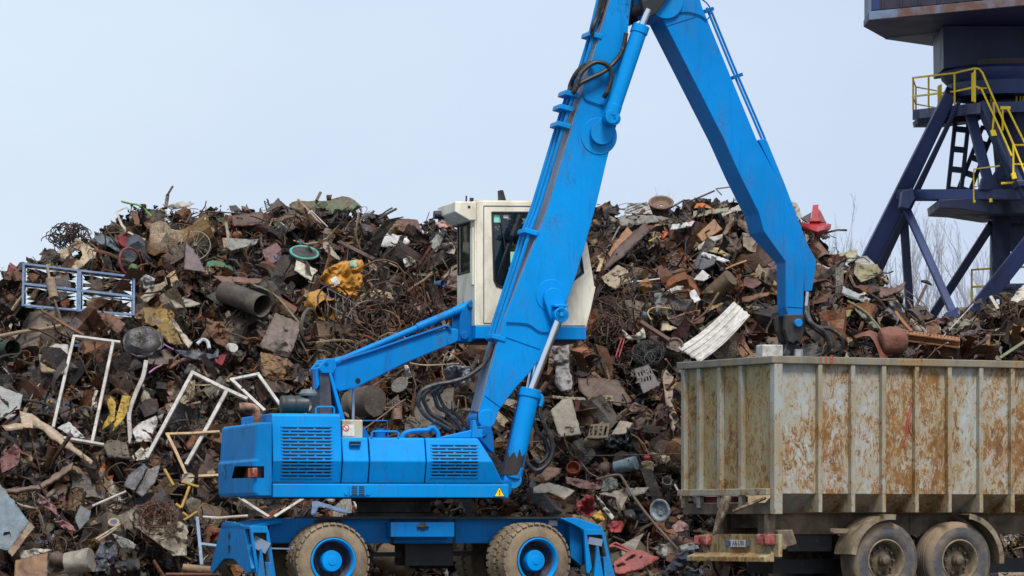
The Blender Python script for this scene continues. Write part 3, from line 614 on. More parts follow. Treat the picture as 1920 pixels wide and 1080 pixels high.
# boom
BC0, BC1 = .95, 1.52
bl = [(1160, -70), (1152, -25), (1145, 0), (1088, 190), (1025, 400), (985, 500), (945, 600), (920, 690), (899, 772)]
br = [(1205, -70), (1190, -25), (1184, 0), (1163, 190), (1158, 225), (1138, 300), (1120, 377), (1098, 457), (1081, 515), (1064, 562), (1052, 612), (1022, 658), (996, 696), (969, 725), (934, 772)]
foot = [(897, 782), (900, 793), (907, 799), (915, 800), (923, 797), (930, 789)]
m = MB(); m.prism(E.xz(bl + foot + br[::-1], BC0), BC0, BC1); boom = m.build('boom', blue_boom, ex, .012)
def strip_along(pts, c0, c1, off, th, name, mt, parent):
    s_ = MB(); q = [h(u, v, BC0) for u, v in pts]
    for i in range(len(q) - 1):
        t = (q[i+1] - q[i]).normalized(); n_ = Vector((-t.z, 0, t.x)); n_ = n_ if n_.x < 0 else -n_
        a0, a1 = q[i] + n_ * off, q[i+1] + n_ * off
        s_.loft([[(a.x, c0, a.z), (a.x, c1, a.z), (a.x + n_.x * th, c1, a.z + n_.z * th), (a.x + n_.x * th, c0, a.z + n_.z * th)] for a in (a0, a1)])
    return s_.build(name, mt, parent)
strip_along(bl, BC0 + .03, BC1 - .03, .001, .012, 'top_plate', greyplate, boom)
def boss(u, v, ru, pu, pv, pr, name):
    c0 = h(u, v, BC0); pc_ = h(pu, pv, BC0); rr = ru / 136.5
    d = MB(); d.cyl((c0.x, BC0 - .012, c0.z), (c0.x, BC0, c0.z), rr, n=48)
    r2, r3 = rr * .62, pr / 136.5 * 1.25; t = Vector((pc_.x - c0.x, 0, pc_.z - c0.z)); t1 = t.normalized(); n_ = Vector((-t1.z, 0, t1.x)); q0 = c0 - t1 * -.04
    pts = []
    for k in range(13): a = math.pi / 2 + k * math.pi / 12; pts.append(q0 + t1 * math.cos(a) * r2 + n_ * math.sin(a) * r2)
    for k in range(13): a = -math.pi / 2 + k * math.pi / 12; pts.append(pc_ + t1 * math.cos(a) * r3 + n_ * math.sin(a) * r3)
    d.prism([(p.x, p.z) for p in pts], BC0 - .1, BC0 - .01)
    o = d.build(name, blue, boom, .012)
    k_ = MB(); k_.cyl((pc_.x, BC0 - .30, pc_.z), (pc_.x, BC0, pc_.z), pr / 136.5, n=28); k_.cyl((pc_.x, BC0 - .31, pc_.z), (pc_.x, BC0 - .29, pc_.z), pr / 136.5 * .35, n=12)
    k_.box((pc_.x - .1, BC0 - .26, pc_.z + .11), (pc_.x + .1, BC0 - .1, pc_.z + .15)); k_.build('pivot_pin', blue, o, .008); return pc_
pin_lo = boss(1034, 554, 31, 1043.5, 592, 13, 'cylinder_boss'); pin_up = boss(1123, 255, 36, 1141.5, 226, 12, 'cylinder_boss')
for u0, v0, u1, v1 in ((939, 629, 1012, 655), (909, 742, 939, 764)): m = MB(); m.tube([h(u0, v0, BC0 - .001), h(u1, v1, BC0 - .001)], .008, 6); m.build('weld_seam', blue_dark, boom)
m = MB(); c0 = h(911.5, 785, BC0); m.cyl((c0.x, BC0 - .06, c0.z), (c0.x, BC1 + .06, c0.z), .13, n=32); m.build('boom_foot', blue, boom, .01)
loop('cable', [(1043, 595), (1030, 620), (1012, 621), (995, 610), (982, 606), (950, 604)], .01, BC0 - .02, blue_dark, boom)
loop('cable', [(1093, 175), (1098, 186), (1112, 192), (1130, 198)], .01, BC0 - .02, blue_dark, boom)
# boom cylinders: near one and its twin on the far side
def ram(pin, rod_end, base, rr, rb, c, name, far=False):
    a, b1, d1 = Vector((pin.x, c, pin.z)), h(*rod_end, c), h(*base, c)
    s_ = MB(); s_.tube([b1, d1], rb, 28); t = (d1 - b1).normalized(); s_.tube([b1 - t * .02, b1 + t * .10], rb * 1.12, 28); s_.tube([d1 - t * .14, d1 + t * .03], rb * 1.05, 28); s_.cyl(d1 + t * .05 - Vector((0, .1, 0)), d1 + t * .05 + Vector((0, .1, 0)), rb * .95)
    o = s_.build(name, blue if not far else blue_dark, ex, .008)  # far twin in darker blue, its shade put into the paint
    k = MB(); k.tube([a, b1], rr, 20); k.build('piston_rod', chrome, o)
    e_ = MB(); e_.cyl(a - Vector((0, .09, 0)), a + Vector((0, .09, 0)), rr * 1.9); e_.build('rod_eye', blue, o, .008); return o
cy = ram(pin_lo, (995.5, 732), (960, 893), .055, .135, .74, 'boom_cylinder'); ram(pin_lo, (992, 733), (956, 893), .055, .135, 1.73, 'boom_cylinder', True)
m = MB(); q0, q1 = h(968, 852, .74), h(958, 890, .74); t = (q1 - q0).normalized()
bm_ = []
for k in range(12):
    a = R(-25 + k * 15); up = Vector((math.cos(a), 0, 0)); 
    bm_.append((q0 + Vector((-.14 * math.cos(a), -.14 * math.sin(a), .0)) + Vector((0, 0, .13 * noise.noise((k * .8, 1, 2)))), q1 + Vector((-.145 * math.cos(a), -.145 * math.sin(a), 0))))
m.add([p for pr in bm_ for p in pr], [(2*i, 2*i+2, 2*i+3, 2*i+1) for i in range(11)]); m.build('mud_patch', mat('caked_mud', lin(52, 46, 44), .9, 0, .3, 8), cy, solid=.012)
loop('hose_fitting', [(1007, 742), (1014, 742), (1016, 750), (1013, 762)], .03, .7, blue, cy)
loop('hydraulic_hose', [(1013, 760), (1013, 775), (1022, 800), (1034, 825), (1036, 850), (1024, 872), (1005, 882), (990, 870), (984, 850), (975, 862), (962, 885)], .035, .72, rubber_hose, cy)
loop('hydraulic_hose', [(999, 786), (1008, 810), (1022, 826), (1028, 850), (1012, 868), (1000, 860)], .03, .82, rubber_hose, cy)
ram(pin_up, (1202.5, 50), (1147, 214), .05, .105, .74, 'stick_cylinder').children[0]
ram(pin_up, (1199.5, 52), (1144, 214), .05, .105, 1.73, 'stick_cylinder', True)
# the upper rods reach the crank at the head of the stick
for c in (.74, 1.73): m = MB(); m.tube([h(1202.5, 50, c), h(1216, 18, c)], .05, 18); m.build('piston_rod', chrome, ex)
m = MB(); m.prism(E.xz([(1194, -70), (1245, -75), (1256, -20), (1222, 28), (1205, 38), (1198, 30), (1190, -5)], 1.0), .72, .86); m.prism(E.xz([(1194, -70), (1245, -75), (1256, -20), (1222, 28), (1205, 38), (1198, 30), (1190, -5)], 1.0), 1.62, 1.76); m.cyl(h(1215, 12, 1.0), h(1215, 12, 1.0) + Vector((0, .8, 0)) - Vector((0, .02, 0)), .09); m.build('knuckle_joint', black, ex, .01)
# stick
SC0, SC1 = .88, 1.58
sl = [(1212, 0), (1214, 18), (1226, 30), (1241, 33), (1356, 259), (1386, 326), (1423, 400), (1432, 434), (1473, 491), (1473, 576), (1477, 592)]
sr = [(1506, 592), (1507, 560), (1508, 500), (1488, 420), (1468, 352), (1419, 262), (1316, 11), (1308, -20), (1290, -50), (1240, -60), (1215, -30)]
m = MB(); m.prism(E.xz(sl + sr, SC0), SC0, SC1); zk = h(1473, 440, SC0).z; zl = h(1473, 500, SC0).z; m.v = [(x, (y if y < 1.2 or z > zk else y - .30 * min(1, (zk - z) / (zk - zl))), z) for x, y, z in m.v]; stick = m.build('stick', blue_stick, ex, .012)
m = MB(); m.prism(E.xz([(1432, 259), (1440, 262), (1474, 345), (1506, 430), (1516, 456), (1533, 488), (1525, 545), (1510, 546), (1508, 505), (1488, 422), (1468, 352), (1424, 262)], SC0), SC0 + .05, SC1 - .36); m.build('guard_plate', blue_stick, stick, .01)
m = MB(); c0 = h(1247, 2, SC0); m.cyl((c0.x, SC0 - .05, c0.z), (c0.x, SC1 + .05, c0.z), .26, n=40); m.cyl((c0.x - .22, SC0 - .12, c0.z - .05), (c0.x - .22, SC0, c0.z - .05), .1, n=24); m.build('stick_pivot', blue, stick, .012)
for off, cc in ((9, 1.0), (15, 1.2)):
    loop('hydraulic_pipe', [(1316 + off, 14), (1360 + off, 122), (1400 + off, 215), (1420 + off, 262)], .018, cc, blue_worn, stick, 2)
for q4 in ((1314, 24, 1333, 18), (1368, 148, 1387, 141)):
    m = MB(); m.beam(h(q4[0], q4[1], 1.1), h(q4[2], q4[3], 1.1), .05, .3, (0, 1, 0)); m.build('pipe_clamp', blue_dark, stick)
loop('cable', [(1315, -2), (1327, 8), (1333, 22), (1326, 36), (1312, 28), (1290, 22), (1262, 24)], .01, SC0 - .02, blue_dark, stick)
for q4 in ((1476, 575, 1506, 577), (1249, 49, 1305, 31)): m = MB(); m.tube([h(q4[0], q4[1], SC0 - .002), h(q4[2], q4[3], SC0 - .002)], .007, 6); m.build('weld_seam', blue_dark, stick)
# fork and grapple head at the stick's end
m = MB(); fk = [(1472, 590), (1507, 590), (1510, 612), (1505, 628), (1499, 645), (1493, 638), (1486, 644), (1477, 640), (1470, 618)]
m.prism(E.xz(fk, SC0), SC0 - .03, SC0 + .08); m.prism(E.xz(fk, SC0), SC1 - .36, SC1 - .27); m.prism(E.xz([(1474, 598), (1506, 598), (1502, 630), (1480, 632)], 1.1), 1.05, 1.4); fork = m.build('grapple_fork', grease, ex, .01)
m = MB(); q = h(1494, 606, SC0); m.cyl((q.x, SC0 - .1, q.z), (q.x, SC1 - .22, q.z), .06, n=24); m.build('pivot_pin', blue, fork, .01)
m = MB(); m.prism(E.xz([(1478, 636), (1492, 636), (1490, 668), (1500, 700), (1482, 700), (1474, 660)], 1.1), 1.0, 1.45); m.beam(h(1484, 640, 1.0), h(1472, 668, .95), .1, .06, (0, 1, 0)); gz = m.build('rotator', black, ex, .01)
m = MB(); m.cyl(h(1496, 655, 1.0), h(1496, 700, 1.0), .07); m.build('rotator_housing', silver, gz)
m = MB(); m.lathe([(0, 0), (.32, 0), (.36, -.2), (.2, -.3), (0, -.3)], h(1488, 700, 1.23), (0, 0, 1), 24)
for k in range(5):
    a = k * 2 * math.pi / 5; dr = Vector((math.cos(a), math.sin(a), 0)); o_ = h(1488, 705, 1.23)
    m.tube([o_ + dr * .3 + Vector((0, 0, -.1)), o_ + dr * .62 + Vector((0, 0, -.35)), o_ + dr * .6 + Vector((0, 0, -.75)), o_ + dr * .2 + Vector((0, 0, -1.05))], [.12, .13, .1, .02], 8)
m.build('grapple', grease, ex)
for pts in ([(1511, 560, 1.0), (1512, 590, .8), (1522, 606, .7), (1545, 622, .7), (1555, 645, .7), (1543, 664, .8), (1510, 670, .9), (1490, 672, 1)], [(1514, 560, 1.1), (1516, 592, .9), (1530, 612, .8), (1560, 618, .8), (1580, 640, .8), (1570, 672, .9), (1540, 690, 1), (1500, 700, 1)], [(1510, 558, 1.2), (1510, 590, 1.0), (1520, 610, .9), (1548, 632, .9), (1556, 652, .9), (1535, 668, 1), (1500, 674, 1.1)]):
    loop('hydraulic_hose', pts, .03, 0, rubber_hose, ex, 8)
m = MB(); m.tube([h(1513.5, 547, .9), h(1512, 566, .9), h(1510.5, 578, .9)], .026, 10); m.build('hose_fitting', silver, ex)
# pipes and hoses up the back of the boom
for i, (off, cc) in enumerate(((0, 1.0), (-7, 1.14), (-13, 1.3))):
    pts = [(1133, -20), (1112, 68), (1090, 140), (1072, 190), (1056, 240), (1012, 385), (995, 430), (966, 520), (936, 612), (929, 640)]
    loop('hydraulic_pipe', [(u + off, v) for u, v in (pts if i != 2 else pts[2:])], .027, cc, blue_worn, boom, 3)
for u, v in ((1110, 68), (1066, 178), (1056, 204), (1051, 236), (990, 436), (930, 634)):
    m = MB(); m.beam(h(u - 13, v - 3, 1.14), h(u + 12, v + 4, 1.14), .07, .42, (0, 1, 0)); m.build('pipe_clamp', blue, boom, .01)
for pts in ([(1128, -5, .9), (1120, 30, .92), (1112, 50, .9), (1110, 66, .95)], [(1136, -5, 1.1), (1128, 25, 1.1), (1115, 55, 1.1), (1108, 70, 1.1)], [(1076, 172, .82), (1082, 158, .8), (1090, 136, .8), (1115, 117, .8), (1138, 122, .8), (1147, 141, .8), (1141, 167, .8), (1132, 183, .86)],
            [(1073, 176, .85), (1086, 158, .83), (1108, 146, .82), (1134, 133, .82), (1156, 112, .84), (1168, 92, .84), (1174, 62, .84)], [(1068, 170, 1.1), (1070, 158, 1.1), (1080, 138, 1.0), (1096, 122, .95), (1115, 118, .85)]):
    loop('hydraulic_hose', pts, .034, 0, rubber_hose, boom, 8)
for x0, x1_, vb, cc, r_ in ((784, 800, 757, 1.05, .033), (794, 808, 752, 1.2, .031), (812, 822, 740, 1.3, .030), (822, 836, 742, 1.42, .026)):
    loop('hydraulic_hose', [(926, 642, cc), (920, 660, cc), (906, 684, cc), (876, 706, cc), (846, 716, cc), ((x0 + 846) / 2 - 2, 722, cc), (x0 + 6, 734, cc), (x0, vb - 4, cc), (x0 + 5, vb + 10, cc), (x1_, vb + 24, cc), (x1_ + 20, vb + 36, cc), (x1_ + 44, 806, cc)], r_, 0, rubber_hose, ex, 6)
# cab on its lifting arms
CC0, CC1 = 1.75, 2.85
cabp = E.xz([(893.5, 378.5), (1068, 380), (1100, 455), (1113.5, 537), (1104, 581), (1097, 610), (893.5, 610)], CC0)
winp = E.xz([(921.5, 399), (1064, 399), (1087, 470), (1093, 511), (1046, 548), (949, 542), (931, 536), (926, 526)], CC0)
def holed(poly, hole):
    vs = [Vector(p) for p in poly] + [Vector(p) for p in hole]; n, k = len(poly), len(hole)
    r_ = delaunay_2d_cdt(vs, [(i, (i+1) % n) for i in range(n)] + [(n+i, n+(i+1) % k) for i in range(k)], [], 1, 1e-5)
    def inside(p, pl):
        c = False; j = len(pl) - 1
        for i in range(len(pl)):
            if (pl[i][1] > p.y) != (pl[j][1] > p.y) and p.x < (pl[j][0] - pl[i][0]) * (p.y - pl[i][1]) / (pl[j][1] - pl[i][1]) + pl[i][0]: c = not c
            j = i
        return c
    out = []
    for f in r_[2]:
        cen = sum((r_[0][i] for i in f), Vector((0, 0))) / len(f)
        if inside(cen, poly) and not inside(cen, hole): out.append(list(f))
    return r_[0], out
cab = MB()
v2, f2 = holed(cabp, winp)
for c in (CC0, CC1): cab.add([(p.x, c, p.y) for p in v2], f2)
n = len(cabp)
cabw = [(p[0], CC0, p[1]) for p in cabp] + [(p[0], CC1, p[1]) for p in cabp]
cab.add(cabw, [[i, (i+1) % n, n + (i+1) % n, n + i] for i in range(n) if i not in (1, 2, 6)])
zr0, zr1 = h(893, 507, CC0).z, h(893, 414, CC0).z; xk = cabp[0][0]; zt_, zb_ = cabp[0][1], cabp[-1][1]
cab.add([(xk, CC0, zb_), (xk, CC1, zb_), (xk, CC1, zr0), (xk, CC0, zr0), (xk, CC0, zr1), (xk, CC1, zr1), (xk, CC1, zt_), (xk, CC0, zt_)], [(0,1,2,3), (4,5,6,7)])
cab.add([(xk, CC0, zr0), (xk, CC0 + .28, zr0), (xk, CC0 + .28, zr1), (xk, CC0, zr1), (xk, CC1 - .08, zr0), (xk, CC1, zr0), (xk, CC1, zr1), (xk, CC1 - .08, zr1)], [(0,1,2,3), (4,5,6,7)])
cb = cab.build('cab', cream, ex, 0, solid=.05)
m = MB(); m.add([(p[0], CC0, p[1]) for p in winp], [list(range(len(winp)))]); m.build('side_window', cab_glass, cb)
m = MB(); m.add([(p[0], CC1, p[1]) for p in winp], [list(range(len(winp)))]); m.build('side_window', cab_glass, cb)
m = MB(); m.add([(xk, CC0 + .28, zr0), (xk, CC1 - .08, zr0), (xk, CC1 - .08, zr1), (xk, CC0 + .28, zr1)], [(0,1,2,3)]); m.build('rear_window', cab_glass, cb)
m = MB(); f1, f2_, f3 = cabp[1], cabp[2], cabp[3]; m.add([(q[0], y, q[1]) for q in (f1, f2_, f3) for y in (CC0 + .03, CC1 - .03)], [(0,1,3,2), (2,3,5,4)]); m.build('front_window', cab_glass, cb)
sealm = mat('window_seal', (.012, .012, .014), .6); m = MB(); wl = [Vector((p[0], CC0 - .026, p[1])) for p in winp]; m.tube(wl + wl[:2], .018, 6, cap=False); m.build('window_seal', sealm, cb)
m = MB(); rl = [Vector((xk - .026, y, z)) for y, z in ((CC0 + .28, zr0), (CC1 - .08, zr0), (CC1 - .08, zr1), (CC0 + .28, zr1))]; m.tube(rl + rl[:2], .016, 6, cap=False); m.build('window_seal', sealm, cb)
mint = mat('mint_sticker', lin(150, 225, 200), .6)
for q in ([(926, 403), (939, 403), (939, 417), (926, 417)], [(957, 472), (970, 472), (970, 494), (957, 494)], [(954, 502), (962, 502), (962, 516), (954, 516)]):
    m = MB(); m.prism(E.xz(q, CC0), CC0 - .004, CC0 - .001); m.build('window_sticker', mint, cb)
m = MB(); m.prism(E.xz([(944, 403), (953, 403), (953, 409), (944, 409)], CC0), CC0 - .004, CC0 - .001); m.build('window_sticker', white_pl, cb)
m = MB(); m.prism(E.xz([(893.2, 378), (893.2, 413), (880, 413), (853, 397), (853, 378)], CC0), CC0 - .01, CC1 + .01); vis = m.build('roof_visor', cream, cb, .012)
m = MB(); q = h(879.5, 388, CC0 - .01); m.cyl((q.x, CC0 - .016, q.z), (q.x, CC0 - .005, q.z), .02, n=16); q = h(853, 392, CC0); m.cyl((q.x - .1, CC1 - .2, q.z - .02), (q.x + .05, CC1 - .2, q.z - .02), .06, n=16); m.build('work_lamp', black, vis)
m = MB(); m.box((h(893, 500, CC0).x - .045, CC0 + .04, h(893, 534, CC0).z), (xk - .026, CC0 + .2, h(893, 426, CC0).z)); m.build('door_post', cream, cb, .01)
m = MB(); m.box((cabp[-1][0] - .02, CC0 - .03, h(893, 635, CC0).z), (cabp[-2][0] + .01, CC1 + .03, h(893, 610.5, CC0).z)); m.build('cab_base', blue, ex, .012)
m = MB(); m.box((cabp[-1][0] + .05, CC0 + .1, h(893, 641, CC0).z), (cabp[-2][0] - .1, CC1 - .1, h(893, 635, CC0).z)); m.build('cab_underframe', black, ex)
m = MB(); m.prism(E.xz([(936, 357), (942, 357), (948, 378), (937, 379)], 2.2), 2.15, 2.3); m.build('roof_fin', black, cb)
m = MB(); m.tube([h(874, 379, 2.3), h(874.5, 367, 2.3)], .012, 6); m.build('aerial', black, cb)
m = MB(); m.tube([h(884, 379, 2.4), h(884.5, 371, 2.4)], .03, 8); m.build('beacon', black, cb)
m = MB(); sy = CC0 - .027
for a_, b_2 in (((907, 386), (907, 606)), ((907, 386), (1062, 387)), ((907, 606), (1000, 606))): m.tube([h(*a_, sy), h(*b_2, sy)], .007, 5)
m.build('door_seam', mat('seam_line', (.10, .09, .075), .8), cb)  # dark joint line around the door
m = MB(); m.tube([h(938, 400, CC0 - .04), h(948, 470, CC0 - .05)], .008, 5); m.build('wiper', black, cb)
# seat inside the cab
m = MB(); seatx = h(985, 560, 2.3).x; zs0 = h(985, 548, 2.3).z
m.box((seatx - .3, 2.05, zs0 - .12), (seatx + .22, 2.55, zs0)); m.box((seatx - .42, 2.07, zs0), (seatx - .28, 2.53, zs0 + .75)); m.box((seatx - .25, 2.1, h(985, 609, 2.3).z), (seatx + .15, 2.5, zs0 - .12)); m.build('seat', black, cb, .04)
# lifting arms
A0, A1 = 2.0, 2.4
m = MB(); m.prism(E.xz([(622, 697), (625, 686), (634, 678), (700, 655), (775, 630), (835, 616), (855, 616), (866, 622), (866, 634), (857, 641), (758, 682), (666, 728), (637, 734), (628, 728)], A0), A0, A1); arm = m.build('lifting_arm', blue_worn, ex, .015)
m = MB(); q = h(671, 714, A0); m.cyl((q.x, A0 - .006, q.z), (q.x, A0 + .02, q.z), .038, n=20); m.build('arm_hole_disc', DARKM, arm)  # dark disc in place of the shade inside a hole
for c in (A0 + .02, A1 - .02):
    m = MB(); m.tube([h(632, 678, c), h(890, 569, c)], .045, 14); m.tube([h(782, 614, c), h(850, 585, c)], .058, 14); m.tube([h(600, 690, c), h(640, 675, c)], .06, 12); m.tube([h(850, 585, c), h(888, 569, c)], .065, 12); m.build('tie_rod', blue_worn, ex)
loop('hydraulic_pipe', [(640, 676), (700, 657), (770, 633), (815, 618), (838, 611), (845, 618)], .022, A0 - .03, blue_dark, arm)
m = MB(); m.prism(E.xz([(858, 640), (862, 590), (872, 572), (885, 560), (893, 562), (893, 636), (880, 642)], A0), A0 - .06, A0); m.prism(E.xz([(858, 640), (862, 590), (872, 572), (885, 560), (893, 562), (893, 636), (880, 642)], A0), A1, A1 + .06); m.cyl(h(872, 629, A0 - .1), h(872, 629, A0 - .1) + Vector((0, .6, 0)), .06); m.cyl(h(884, 571, A0 - .1), h(884, 571, A0 - .1) + Vector((0, .6, 0)), .05); m.build('cab_bracket', blue_dark, ex, .01)
m = MB(); m.prism(E.xz([(598, 690), (612, 672), (628, 672), (632, 690), (626, 700), (604, 700)], 1.85), 1.86, 2.0); m.prism(E.xz([(598, 690), (612, 672), (628, 672), (632, 690), (626, 700), (604, 700)], 1.85), 2.4, 2.54); m.cyl(h(612, 684, 1.86), h(612, 684, 1.86) + Vector((0, .68, 0)), .045); m.build('arm_clevis', blue_worn, ex, .012)
m = MB(); m.prism(E.xz([(600, 695), (618, 690), (624, 790), (600, 790)], 1.9), 1.9, 2.5); m.build('arm_post', mat('post_steel', lin(52, 58, 72), .5, .1, .25, 5, lin(90, 78, 70), .25, 5), ex, .01)
m = MB(); m.prism(E.xz([(617, 700), (622, 698), (648, 788), (640, 788)], 1.85), 1.86, 2.5); m.prism(E.xz([(592, 690), (598, 688), (600, 720), (594, 730)], 1.95), 1.95, 2.2); m.build('post_brace', blue, ex, .01)
m = MB(); m.tube([h(662, 790, 2.2), h(663, 728, 2.2)], .022, 8); m.build('support_rod', silver, ex)
# operator at the levers
skin = mat('skin', lin(176, 130, 104), .6); cloth = mat('dark_jacket', lin(52, 56, 66), .85, 0, .2, 10)
def skinned(name, verts, edges, radii, mt, parent=None, lv=2):
    me = bpy.data.meshes.new(name); me.from_pydata([tuple(v) for v in verts], edges, []); o = bpy.data.objects.new(name, me); COL.objects.link(o)
    md = o.modifiers.new('skin', 'SKIN'); md.use_smooth_shade = True
    for i, r_ in enumerate(radii): me.skin_vertices[0].data[i].radius = (r_, r_) if not isinstance(r_, tuple) else r_
    me.skin_vertices[0].data[0].use_root = True
    s2 = o.modifiers.new('sub', 'SUBSURF'); s2.levels = s2.render_levels = lv
    apply_mods(o); o.data.materials.clear(); o.data.materials.append(mt); o.data.polygons.foreach_set('use_smooth', [True] * len(o.data.polygons))
    if parent: o.parent = parent
    return o
PV = [(0,0,.1),(0.01,0,.3),(.0,0,.5),(.02,0,.58),(.04,0,.70),(.05,0,.80),  (.0,-.19,.5),(.12,-.24,.28),(.36,-.2,.24),(.44,-.2,.24), (0,.19,.5),(.12,.24,.28),(.36,.2,.24),(.44,.2,.24), (.05,-.1,.08),(.45,-.12,.1),(.47,-.12,-.32),(.58,-.12,-.36),(.05,.1,.08),(.45,.12,.1),(.47,.12,-.32),(.58,.12,-.36)]
PE = [(0,1),(1,2),(2,3),(3,4),(4,5),(2,6),(6,7),(7,8),(8,9),(2,10),(10,11),(11,12),(12,13),(0,14),(14,15),(15,16),(16,17),(0,18),(18,19),(19,20),(20,21)]
PR = [.14,.13,.13,.055,.10,.075, .065,.05,.036,.04, .065,.05,.036,.04, .09,.065,.05,.04,.09,.065,.05,.04]
person = skinned('person', PV, PE, PR, skin)
pw = Vector((seatx - .1, 2.3, zs0 + .0)); person.location = E.o + E.m @ pw; person.rotation_euler = (0, 0, E.yaw)
tag(person, 'operator in dark jacket seated at the levers inside the cream cab', 'person')
skinned('jacket', [PV[i] for i in (0,1,2,6,7,8,10,11,12)], [(0,1),(1,2),(2,3),(3,4),(4,5),(2,6),(6,7),(7,8)], [.155,.15,.148,.08,.064,.05,.08,.064,.05], cloth, person)
skinned('trousers', [PV[i] for i in (0,14,15,16,18,19,20)], [(0,1),(1,2),(2,3),(0,4),(4,5),(5,6)], [.15,.105,.08,.066,.105,.08,.066], mat('work_trousers', lin(60, 66, 84), .9), person)
m = MB(); m.lathe([(0, .115), (.06, .1), (.1, .05), (.112, 0), (.105, -.05)], (.03, 0, .76), (-.25, 0, 1), 20, 0, True, False); m.build('hair', mat('brown_hair', lin(58, 42, 32), .8), person)
m = MB(); m.lathe([(.022, 0), (.012, .03), (0, .035)], (.125, 0, .70), (1, 0, -.3), 8, 0, True, False)
for sg in (-1, 1): m.lathe([(0, .0), (.016, .004), (0, .012)], (.125, sg * .035, .735), (1, 0, 0), 8, 0); m.lathe([(0, -.012), (.03, 0), (0, .015)], (.03, sg * .1, .71), (0, sg, 0), 8)
m.build('face_features', mat('face_tone', lin(150, 100, 80), .6), person)  # darker skin tone for nose, eyes and ears
# ------------------------------------------------------------------ the rusty tipper trailer
T = Frame(P(1453, 985, 56.5) - Vector((0, 0, EYE)), R(27))
tr = tag(empty('tipper_trailer', T.o, T.yaw), 'rusty pale grey open-top tipper trailer with vertical ribs and dusty wheels', 'trailer')
h = T.hy
ribs_u = [1532.5, 1594, 1652, 1713.5, 1775, 1834, 1893, 1951, 2008, 2064]
RX0 = h(1532.5, 800).x; RDX = (h(2064, 800).x - RX0) / 9
print('ribs', [round((h(u, 800).x - RX0) / RDX, 2) for u in ribs_u])
def rusty(name, amount, base, dust):
    t = NT(name); sep = t.n('ShaderNodeSeparateXYZ'); t.l(t.tc.outputs['Object'], sep.inputs[0])
    cell = t.math('FLOOR', t.math('DIVIDE', t.math('SUBTRACT', sep.outputs['X'], RX0), RDX)); w = t.n('ShaderNodeTexWhiteNoise'); w.noise_dimensions = '1D'; t.l(cell, w.inputs['W'])
    big = t.noise(1.1, 4, .6, None, .5, 1); mid = t.noise(5.5, 9, .7, (1.2, 1, .7), 1.4, 2); fine = t.noise(15, 9, .75, (1.3, 1, .42), 2.2, 3); hue = t.noise(4.5, 8, .7, None, .6, 5); grime = t.noise(2.0, 8, .7, (1, 1, .35), .4, 6)
    f = t.math('ADD', t.math('MULTIPLY', big, .6), t.math('ADD', t.math('MULTIPLY', mid, .75), t.math('MULTIPLY', fine, .62)))
    f = t.math('ADD', f, t.math('MULTIPLY_ADD', w.outputs['Value'], .13, amount + .115))
    vein = t.math('MULTIPLY', t.rng(t.math('ABSOLUTE', t.math('SUBTRACT', t.noise(4.2, 6, .62, (1.5, 1, .75), 2.6, 11), .5)), .0, .045, 1, 0), t.rng(mid, .40, .58))
    f = t.math('ADD', f, t.math('MULTIPLY', vein, .16))
    low = t.rng(sep.outputs['Z'], 1.4, 3.4, .05, -.03); f = t.math('ADD', f, low)
    stain = t.rng(f, 1.0, 1.22, 0, .75); core = t.rng(f, 1.17, 1.27)
    c = t.mix(t.rng(grime, .4, .7), base, dust)
    c = t.mix(t.math('MULTIPLY', t.rng(t.noise(6, 8, .7, (1, 1, .3), .8, 8), .58, .72), .55), c, lin(92, 96, 98))
    c = t.mix(t.math('MULTIPLY', t.rng(t.noise(2.2, 8, .7, (1, 1, .5), .8, 9), .42, .66), .55), c, (.26, .185, .085))
    c = t.mix(stain, c, (.33, .20, .058))
    c = t.mix(core, c, t.mix(t.rng(hue, .35, .65), (.27, .125, .028), (.12, .05, .02)))
    c = t.mix(t.math('MULTIPLY', t.rng(grime, .6, .8), .5), c, (.05, .045, .04))
    t.set(Base_Color=c, Roughness=.82); t.bump(f, .25, .02); return t.mat
cont = rusty('rusty_container', -.03, lin(166, 182, 190), lin(152, 150, 132)); cont_r = rusty('rusty_rear', .0, lin(156, 154, 130), lin(142, 128, 92)); contrib = rusty('rib_paint', -.075, lin(156, 162, 158), lin(128, 122, 104)); rimm = rusty('rim_paint', -.14, lin(122, 122, 114), lin(78, 72, 64))
frame_d = mat('dusty_frame', lin(120, 104, 84), .85, 0, .2, 3, lin(70, 60, 50), .3, 2.5); dusty = mat('dusty_steel', lin(140, 126, 104), .85, 0, .2, 5, lin(90, 76, 60), .28, 5)
LEN = 7.6; Wd = T.hx(1286, 800, 0).y
z_top, z_rimb, z_bot, z_low = h(1453, 667.5).z, h(1453, 681.5).z, h(1453, 925).z, h(1453, 959).z
m = MB()                                            # open box: two sides with an in-sloping skirt, front and rear walls, floor
for y0, y1, sy in ((0, .05, 1), (Wd - .05, Wd, -1)): m.box((0, y0, z_bot), (LEN, y1, z_rimb))
ctn = m.build('side_wall', cont, tr)
m = MB(); m.prism([(0, z_bot), (.06, z_bot), (.5, z_low + .02), (Wd - .5, z_low + .02), (Wd - .06, z_bot), (Wd, z_bot), (Wd - .46, z_low - .02), (.46, z_low - .02)], .02, LEN - .02, 'x'); m.build('floor', contrib, tr)
m = MB(); m.box((-.004, .0, T.hx(1400, 928, 0).z), (.05, Wd, z_rimb)); rear = m.build('rear_gate', cont_r, tr)
m = MB(); m.box((LEN - .05, .05, z_low), (LEN, Wd - .05, z_rimb)); m.build('front_wall', cont_r, tr)
m = MB(); m.box((-.10, -.10, z_rimb), (LEN, .07, z_top)); m.box((-.10, Wd - .07, z_rimb), (LEN, Wd + .1, z_top)); m.box((-.10, .07, z_rimb), (.07, Wd - .07, z_top)); m.box((LEN - .1, .07, z_rimb), (LEN, Wd - .07, z_top)); rimo = m.build('top_rim', rimm, tr, .012)
